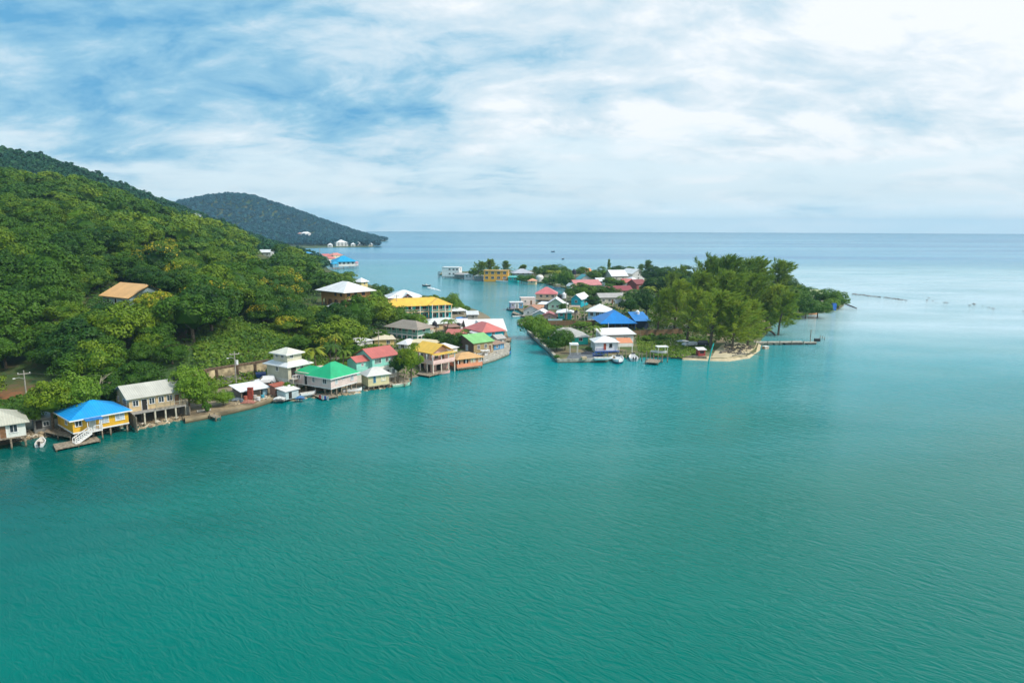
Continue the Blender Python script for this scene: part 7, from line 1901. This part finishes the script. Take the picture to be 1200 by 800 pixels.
wire('power line from the retaining wall pole to the pole behind the flat white roof', p2, p3, 2.0)
wire('power line from the pole behind the white roof to the hotel pole', p3, p4, 1.2)
wire('cable between the two dark island poles', p5, p6, .4)

# ================================================================== PIERS, PILINGS, SMALL THINGS
def piling(label, px, py, h, lean=(0, 0), r=.16, name='piling', mat=None, group=None, z=0.0):
    g = P(px, py, z); mb = MB(); mb.tube([(0, 0, -1.0), (lean[0]*.5, lean[1]*.5, h*.5), (lean[0], lean[1], h)], [r, r*.95, r*.85], 8)
    o = mb.build(name, mat or POSTW); o.location = g; tag(o, label, 'piling', group); return o
PILX = [(729, 421, 2.6), (733.5, 420.5, 2.4), (749, 421.5, 2.0), (752, 422.8, 2.2), (757, 423.2, 2.8), (762, 422.6, 2.6), (766, 423.5, 2.2), (771, 424.4, 2.0), (776, 424.8, 2.6), (782, 424.4, 2.5)]
for i, (x, y, h) in enumerate(PILX):
    piling(['leftmost brown timber piling, left of the smaller twin-engine boat', 'second brown timber piling from the left, touching the twin-engine boat', 'third brown timber piling from the left, just right of the twin-engine boat', 'fourth brown timber piling from the left, close to the third', 'fifth and tallest brown timber piling from the left', 'sixth brown timber piling from the left, at the finger dock', 'seventh brown timber piling from the left, beside the finger dock', 'third brown timber piling from the right end of the row', 'second brown timber piling from the right end of the row', 'rightmost brown timber piling of the row by the lawn'][i], x, y, h, (RT_.uniform(-.15, .15), RT_.uniform(-.1, .1)), group='timber pilings by the boats')
for i, (x, y) in enumerate([(961, 397.5), (963.5, 398), (966, 399)]): piling('thin dark stake past the end of the long pier, ' + ['nearest the pier', 'middle of three', 'farthest from the pier'][i], x, y-1, 1.0, r=.12, group='stakes past the pier end')
for i, (x, y) in enumerate([(555, 425), (556.5, 420.5), (571.5, 415.5)]): piling(['white mooring post at the low white motorboat', 'white mooring post between the two boats at the wooden house', 'white mooring post right of the blue-striped boat'][i], x, y, 1.8, r=.16, mat=WHITE)
piling('leaning teal post at the edge of the beach near the kiosk', 829.5, 425, 5.4, (1.4, .3), .22, 'leaning_post', simple('teal_paint', (.03, .42, .36), .6))
dock('finger_dock', 'small crooked plank dock between the twin-engine boat and lawn', [(756, 424), (771, 425.2), (775, 421.5), (760, 419.5)], .7)
# long pier
def pier():
    a, b_ = P(884, 400.5, .9), P(940, 400.0, .9); root = thing('pier', 'long pale concrete pier reaching east from the beach', 'pier', tuple(a)); d = (b_-a); nn = Vector((-d.y, d.x, 0)).normalized()*1.1
    def seg(p, q, nm, z0, z1, k=1.0):
        mb = MB(); v = [p-nn*k-a, q-nn*k-a, q+nn*k-a, p+nn*k-a]; mb.add([(w_.x, w_.y, z0) for w_ in v]+[(w_.x, w_.y, z1) for w_ in v], [(0,3,2,1),(4,5,6,7),(0,1,5,4),(1,2,6,5),(2,3,7,6),(3,0,4,7)]); mb.build(nm, CONC if nm != 'fender' else simple('dark_timber', (.05, .045, .04), .8), root)
    seg(a, b_, 'deck', -.25, 0); seg(b_, P(956, 399.8, .9), 'end_deck', -.45, -.15, .7)
    for t in (0.02, .2, .4): seg(a.lerp(b_, t), a.lerp(b_, t+.16), 'footing', -1.6, -.251, .9)
    seg(a.lerp(b_, .62), a.lerp(b_, .98), 'fender', -1.0, -.251, .98); seg(P(945, 399.9, .9), P(955, 399.8, .9), 'fender', -1.1, -.451, .8)
    for t in (.0, .25, .5, .75, 1.0):
        p = a.lerp(b_, t)-nn-a; mb = MB(); mb.cyl(p.x, p.y, -1.8, .45, .13, 8); mb.build('pile', POSTW, root)
    p = P(949.5, 400, .9)-a; mb = MB(); mb.cyl(p.x, p.y, -1.5, 3.9, .12, 8); mb.build('tall_pile', POSTW, root)
    p = P(957.5, 399.2, .9)-a; mb = MB(); mb.box(p.x-.8, p.x+.8, p.y-.6, p.y+.6, -.2, .7); mb.build('motor_box', BLACK, root)
pier()
def boxthing(name, label, px, py, z, sx, sy, sz, mat, cat, rz=0, lid=None, zoff=0):
    g = P(px, py, z); root = thing(name, label, cat, (g.x, g.y, z+zoff), rz); mb = MB(); b2 = .06
    mb.add([(-sx/2+b2, -sy/2+b2, 0), (sx/2-b2, -sy/2+b2, 0), (sx/2-b2, sy/2-b2, 0), (-sx/2+b2, sy/2-b2, 0), (-sx/2, -sy/2, b2), (sx/2, -sy/2, b2), (sx/2, sy/2, b2), (-sx/2, sy/2, b2), (-sx/2, -sy/2, sz), (sx/2, -sy/2, sz), (sx/2, sy/2, sz), (-sx/2, sy/2, sz)],
           [(0,3,2,1),(0,1,5,4),(1,2,6,5),(2,3,7,6),(3,0,4,7),(4,5,9,8),(5,6,10,9),(6,7,11,10),(7,4,8,11),(8,9,10,11)]); mb.build('body', mat, root)
    mb = MB(); mb.box(-sx/2-.06, sx/2+.06, -sy/2-.06, sy/2+.06, sz+.001, sz+.09); mb.build('lid', lid or mat, root); return root
boxthing('mooring_block', 'square white and rust floating mooring block off the beach', 897, 408.5, 0, 1.5, 1.4, 1.0, simple('rusty_white', (.62, .45, .34), .7), 'mooring block', .3, WHITE, -.25)
b = Building('beach_kiosk', 'small red kiosk with white roof at the water edge of the lawn', (818.5, 417), (826.5, 416.8), .85, d=1.8, cat='kiosk')
bx = (0, b.w, 0, b.d); b.wall(*bx, 0, 1.7, paint((.36, .05, .05), .6, 'siding', .15)); b.roof('shed', *bx, 1.7, .3, .3, (.78, .74, .74), rust=.05); b.opening('f', bx, .5, .7, 1.2, .7)
# canopy frame by the turquoise cottage
b = Building('white_canopy', 'white flat canopy on thin posts beside the gravel yard', (668, 415), (677.5, 415), .85, d=2.2, cat='canopy')
b.posts([(.08, .08), (b.w-.08, .08), (.08, b.d), (b.w-.08, b.d)], 0, 2.6, .05, WHITE); mb = MB(); mb.box(-.1, b.w+.1, -.1, b.d+.1, 2.6, 3.0); b.part('top', mb, WHITE)
b = Building('sun_canopy', 'long flat white canopy behind the dock pilings', (771, 414.5), (782.5, 414.3), .85, d=2.2, cat='canopy')
b.posts([(.08, .08), (b.w-.08, .08), (.08, b.d), (b.w-.08, b.d)], 0, 1.9, .05, WHITE); mb = MB(); mb.box(-.2, b.w+.2, -.1, b.d+.1, 1.9, 2.05); b.part('top', mb, WHITE)
b = Building('boat_rack', 'blue painted boat rack frame in front of the white waterfront house', (695, 417.5), (712, 417.2), .85, d=2.0, cat='rack')
BL = simple('blue_deck', (.02, .08, .30), .5)
for i in range(5): b.posts([(b.w*i/4, .05)], 0, 1.0+.12*i, .07, BL)
mb = MB(); mb.bar((0, .05, .95), (b.w, .05, 1.45), .08); mb.bar((0, 1.5, .6), (b.w, 1.5, 1.2), .08); mb.bar((0, .05, .3), (b.w, .05, .9), .06); b.part('rail', mb, BL)
mb = MB(); mb.box(.3, b.w*.7, .2, 1.6, .0, .35); b.part('tarp', mb, simple('navy_tarp', (.015, .03, .12), .6))
# leaning trunk arc at the pier root
def arc_trunk():
    a = P(893, 392, .6); root_pts = [P(885, 391, .4)-a, P(892, 387, 1.6)-a+Vector((0, 0, .6)), P(900, 387.5, 1.8)-a+Vector((0, 0, .5)), P(906, 390, 1.0)-a, P(909, 393.5, -.3)-a]
    mb = MB(); mb.tube(root_pts, [.45, .45, .4, .35, .28], 8); o = mb.build('fallen_trunk', simple('dark_bark', (.09, .055, .04), .9)); o.location = a; tag(o, 'dark fallen trunk arching into the water at the pier root', 'tree trunk')
arc_trunk()
def tip_log():
    a = P(987, 354.5, .6); q = P(1004, 361, .1); mb = MB(); mb.tube([(0, 0, 0), tuple((q-a)*.5), tuple(q-a)], [.32, .28, .2], 7); o = mb.build('breakwater_log', simple('dark_bark', (.09, .055, .04), .9)); o.location = a; tag(o, 'long dark log slanting into the sea from the eastern island tip', 'log')
tip_log()
boxthing('blue_drum_stack', 'bright blue box on the small landing at the eastern tip', 977, 363.5, .8, 1.6, 1.2, 3.0, simple('blue_steel2', (.03, .14, .5), .5), 'box')
# fallen branches of the beach tree
def driftwood():
    for k, (x, y, L, a) in enumerate([(858, 417, 5, .2), (868, 415, 6, -.4), (846, 413, 4, .5)]):
        g = P(x, y, .9); mb = MB(); rd = random.Random(k)
        mb.tube([(0, 0, .1), (L*.5*math.cos(a), L*.5*math.sin(a), .5), (L*math.cos(a), L*math.sin(a), .1)], [.16, .12, .05], 6)
        for j in range(6):
            t = .2+.12*j; s0 = Vector((L*t*math.cos(a), L*t*math.sin(a), .45)); mb.bar(s0, s0+Vector((rd.uniform(-1, 1), rd.uniform(-1.5, 1.5), rd.uniform(.2, 1.0))), .04, r2=.01)
        o = mb.build('driftwood_branch', simple('grey_driftwood', (.24, .20, .16), .9)); o.location = g; tag(o, ['grey branched driftwood at the waterline of the beach', 'right-hand grey branch reaching the water off the beach', 'grey branch lying high on the sand under the front casuarina'][k], 'driftwood')
driftwood()
# quay things
boxthing('concrete_slab', 'pale slab lying on the brown quay', 239, 481.5, .71, 2.4, 1.2, .12, simple('pale_slab', (.55, .52, .46), .9), 'slab', .45)
dock('landing_stage', 'small pale timber landing at the edge of the brown quay', [(245, 486.5), (253, 489.5), (259, 487.5), (251, 484.8)], .75)
for i, (x, y, c_, h) in enumerate([(294, 468.8, (.30, .05, .03), 2.6), (288, 470.2, (.38, .10, .06), 1.1), (299, 468.6, (.45, .42, .38), 1.0), (303, 469.6, (.62, .62, .62), .8), (283, 472.0, (.10, .14, .17), .8), (308, 467.4, (.05, .30, .40), .8)]):
    g = P(x, y, .70); mb = MB(); n_ = 12
    if h > 2: boxthing('rusty_cabinet', 'tall dark red rusty cabinet standing in front of the white-roofed shed', x, y, .70, 1.0, .8, h, simple('rusty_red', c_, .7), 'cabinet'); continue
    root = thing('barrel', ['', 'rust-red barrel left of the tall red cabinet', 'grey barrel just right of the tall red cabinet', 'white barrel on the rubble before the shed', 'dark barrel at the left end of the rubble', 'teal barrel at the right end of the rubble'][i], 'barrel', tuple(g))
    mb.cyl(0, 0, 0, h, .38, n_); mb.build('drum', simple('drum_paint', c_, .6), root); mb = MB(); mb.cyl(0, 0, h+.001, h+.05, .4, n_); mb.cyl(0, 0, h*.5, h*.55, .4, n_); mb.build('hoop', simple('drum_paint', c_, .6), root)
def tarp(label, px, py, z, w_, d_, col, name='tarpaulin', seed=0):
    g = P(px, py, z); mb = MB(); n = 8; vs = []
    for j in range(n):
        for i in range(n): vs.append(((i/(n-1)-.5)*w_, (j/(n-1)-.5)*d_, .55*math.exp(-((i-3.5)**2+(j-3.5)**2)/9)+.12*mnoise.noise(Vector((i*.9, j*.9, seed)))+.02))
    mb.add(vs, [(j*n+i, j*n+i+1, (j+1)*n+i+1, (j+1)*n+i) for j in range(n-1) for i in range(n-1)]); m = len(vs)
    mb.add([(x, y, -.2) for x, y, _ in vs], [(j*n+i, (j+1)*n+i, (j+1)*n+i+1, j*n+i+1) for j in range(n-1) for i in range(n-1)])
    o = mb.build(name, simple('tarp_cloth', col, .7)); o.location = g; tag(o, label, 'tarpaulin'); return o
tarp('crumpled red-brown tarpaulin on the rubble before the shed', 291, 471.5, .72, 3, 2, (.35, .13, .09), seed=1)
tarp('grey-blue tarpaulin at the left of the shed', 277, 468.5, .72, 3, 2.2, (.14, .17, .20), seed=2)
tarp('black tarpaulin heap on the gravel yard', 688, 414, .85, 3.2, 2, (.03, .035, .05), seed=3)
tarp('white tarpaulin on the rubble left of the small shack', 328, 467, .9, 2.4, 1.6, (.6, .6, .58), seed=4)
tarp('blue tarpaulin beside the small shack', 352, 466.3, .8, 1.8, 1.4, (.05, .16, .35), seed=5)
tarp('silver-grey tarpaulin over gear beside the silver car', 800, 400, .82, 4, 2.6, (.45, .48, .5), seed=6)
tarp('bright blue parasol-like cloth by the white pavilion', 540, 373, 1.1, 5, 4, (.02, .25, .62), seed=7)
boxthing('wooden_crate', 'pale wooden crate on the gravel yard near the quay edge', 684, 421.2, .85, 1.4, 1.0, .7, simple('pale_wood', (.5, .38, .24), .8), 'crate', .4)
# laundry under the pink house
def laundry():
    a, b_ = P(372, 462, 1.8), P(386, 464.5, 1.8); root = thing('clothes_line', 'line of red, white and blue laundry under the pink stilt house', 'laundry', tuple(a)); d = b_-a
    mb = MB(); mb.bar((0, 0, 0), tuple(d), .012); mb.build('cord', WHITE, root)
    for i, c_ in enumerate([(.6, .03, .04), (.75, .75, .75), (.04, .1, .4), (.7, .7, .7)]):
        p = d*(.12+.22*i); q = d*(.12+.22*i+.17); mb = MB(); nn = Vector((-d.y, d.x, 0)).normalized()*.02
        v = [p-nn, q-nn, q+nn, p+nn]; mb.add([(x.x, x.y, x.z-.8-.1*(i % 2)) for x in v]+[(x.x, x.y, x.z) for x in v], [(0,3,2,1),(4,5,6,7),(0,1,5,4),(1,2,6,5),(2,3,7,6),(3,0,4,7)]); mb.build('cloth', simple('cloth', c_, .8), root)
laundry()
# trellis on the rocks right of the annex
b = Building('trellis', 'grey timber trellis on the rocky shore right of the annex', (463, 450), (474, 447.5), .5, d=2.2, cat='trellis')
b.posts([(.05, .05), (b.w, .05), (.05, b.d), (b.w, b.d)], -.4, 1.9, .08); mb = MB()
for i in range(6): mb.bar((b.w*i/5, -.2, 1.95), (b.w*i/5, b.d+.2, 2.0), .05)
b.part('beams', mb, POSTW)
# tyres on the quay end
for i, (x, y) in enumerate([(597.5, 405), (598, 408.5), (597, 412.5)]):
    g = P(x, y, .35); mb = MB(); R_, r_ = .45, .16; vs = []; A_, B_ = 14, 8
    for k in range(A_):
        for j in range(B_):
            a, c = 2*math.pi*k/A_, 2*math.pi*j/B_; vs.append((r_*math.sin(c), (R_+r_*math.cos(c))*math.cos(a), (R_+r_*math.cos(c))*math.sin(a)))
    mb.add(vs, [(k*B_+j, k*B_+(j+1) % B_, ((k+1) % A_)*B_+(j+1) % B_, ((k+1) % A_)*B_+j) for k in range(A_) for j in range(B_)]); o = mb.build('fender_tyre', BLACK); o.location = g
    tag(o, ['black tyre fender, farthest of three on the stone quay end', 'black tyre fender, middle of three on the stone quay end', 'black tyre fender, nearest of three on the stone quay end'][i], 'tyre')

car('parked_car', 'small blue car between the mint balcony house and the small cream house', 509, 398, 1.45, 150, (.03, .10, .35), suv=False)
car('parked_car', 'white car on the town lane below the hotel trees', 492, 392.5, 1.6, 20, (.72, .72, .73), suv=False)
boat('skiff', 'blue skiff moored at the foot of the quay shack', 591, 415.5, 4.5, 1.6, 30, hull=(.03, .16, .42), kind='skiff')
boat('skiff', 'white skiff moored in the channel at the plank walkway', 607, 371.5, 4.8, 1.6, 15, kind='skiff')
boat('skiff', 'pale green skiff moored below the rocky shore right of the annex', 470, 452.5, 4.2, 1.5, 25, hull=(.35, .6, .45), kind='rowboat', engines=0)
boat('skiff', 'grey skiff moored before the red-roofed beige house', 636, 357.5, 5, 1.8, 5, hull=(.45, .47, .5), kind='skiff')

# ================================================================== HAZE
hm = bpy.data.materials.new('haze'); hm.use_nodes = True
HT = hm.node_tree
for nd in list(HT.nodes): HT.nodes.remove(nd)
pvn = HT.nodes.new('ShaderNodeVolumePrincipled')
pvn.inputs['Color'].default_value = (0.45, 0.78, 1.0, 1)
pvn.inputs['Density'].default_value = 0.00013
pvn.inputs['Anisotropy'].default_value = 0.0
ou = HT.nodes.new('ShaderNodeOutputMaterial')
HT.links.new(pvn.outputs[0], ou.inputs['Volume'])
s = MB(); s.box(-9300, 9300, -9300, 9300, -7, 175)
o = s.build('haze', hm); tag(o, kind='stuff')
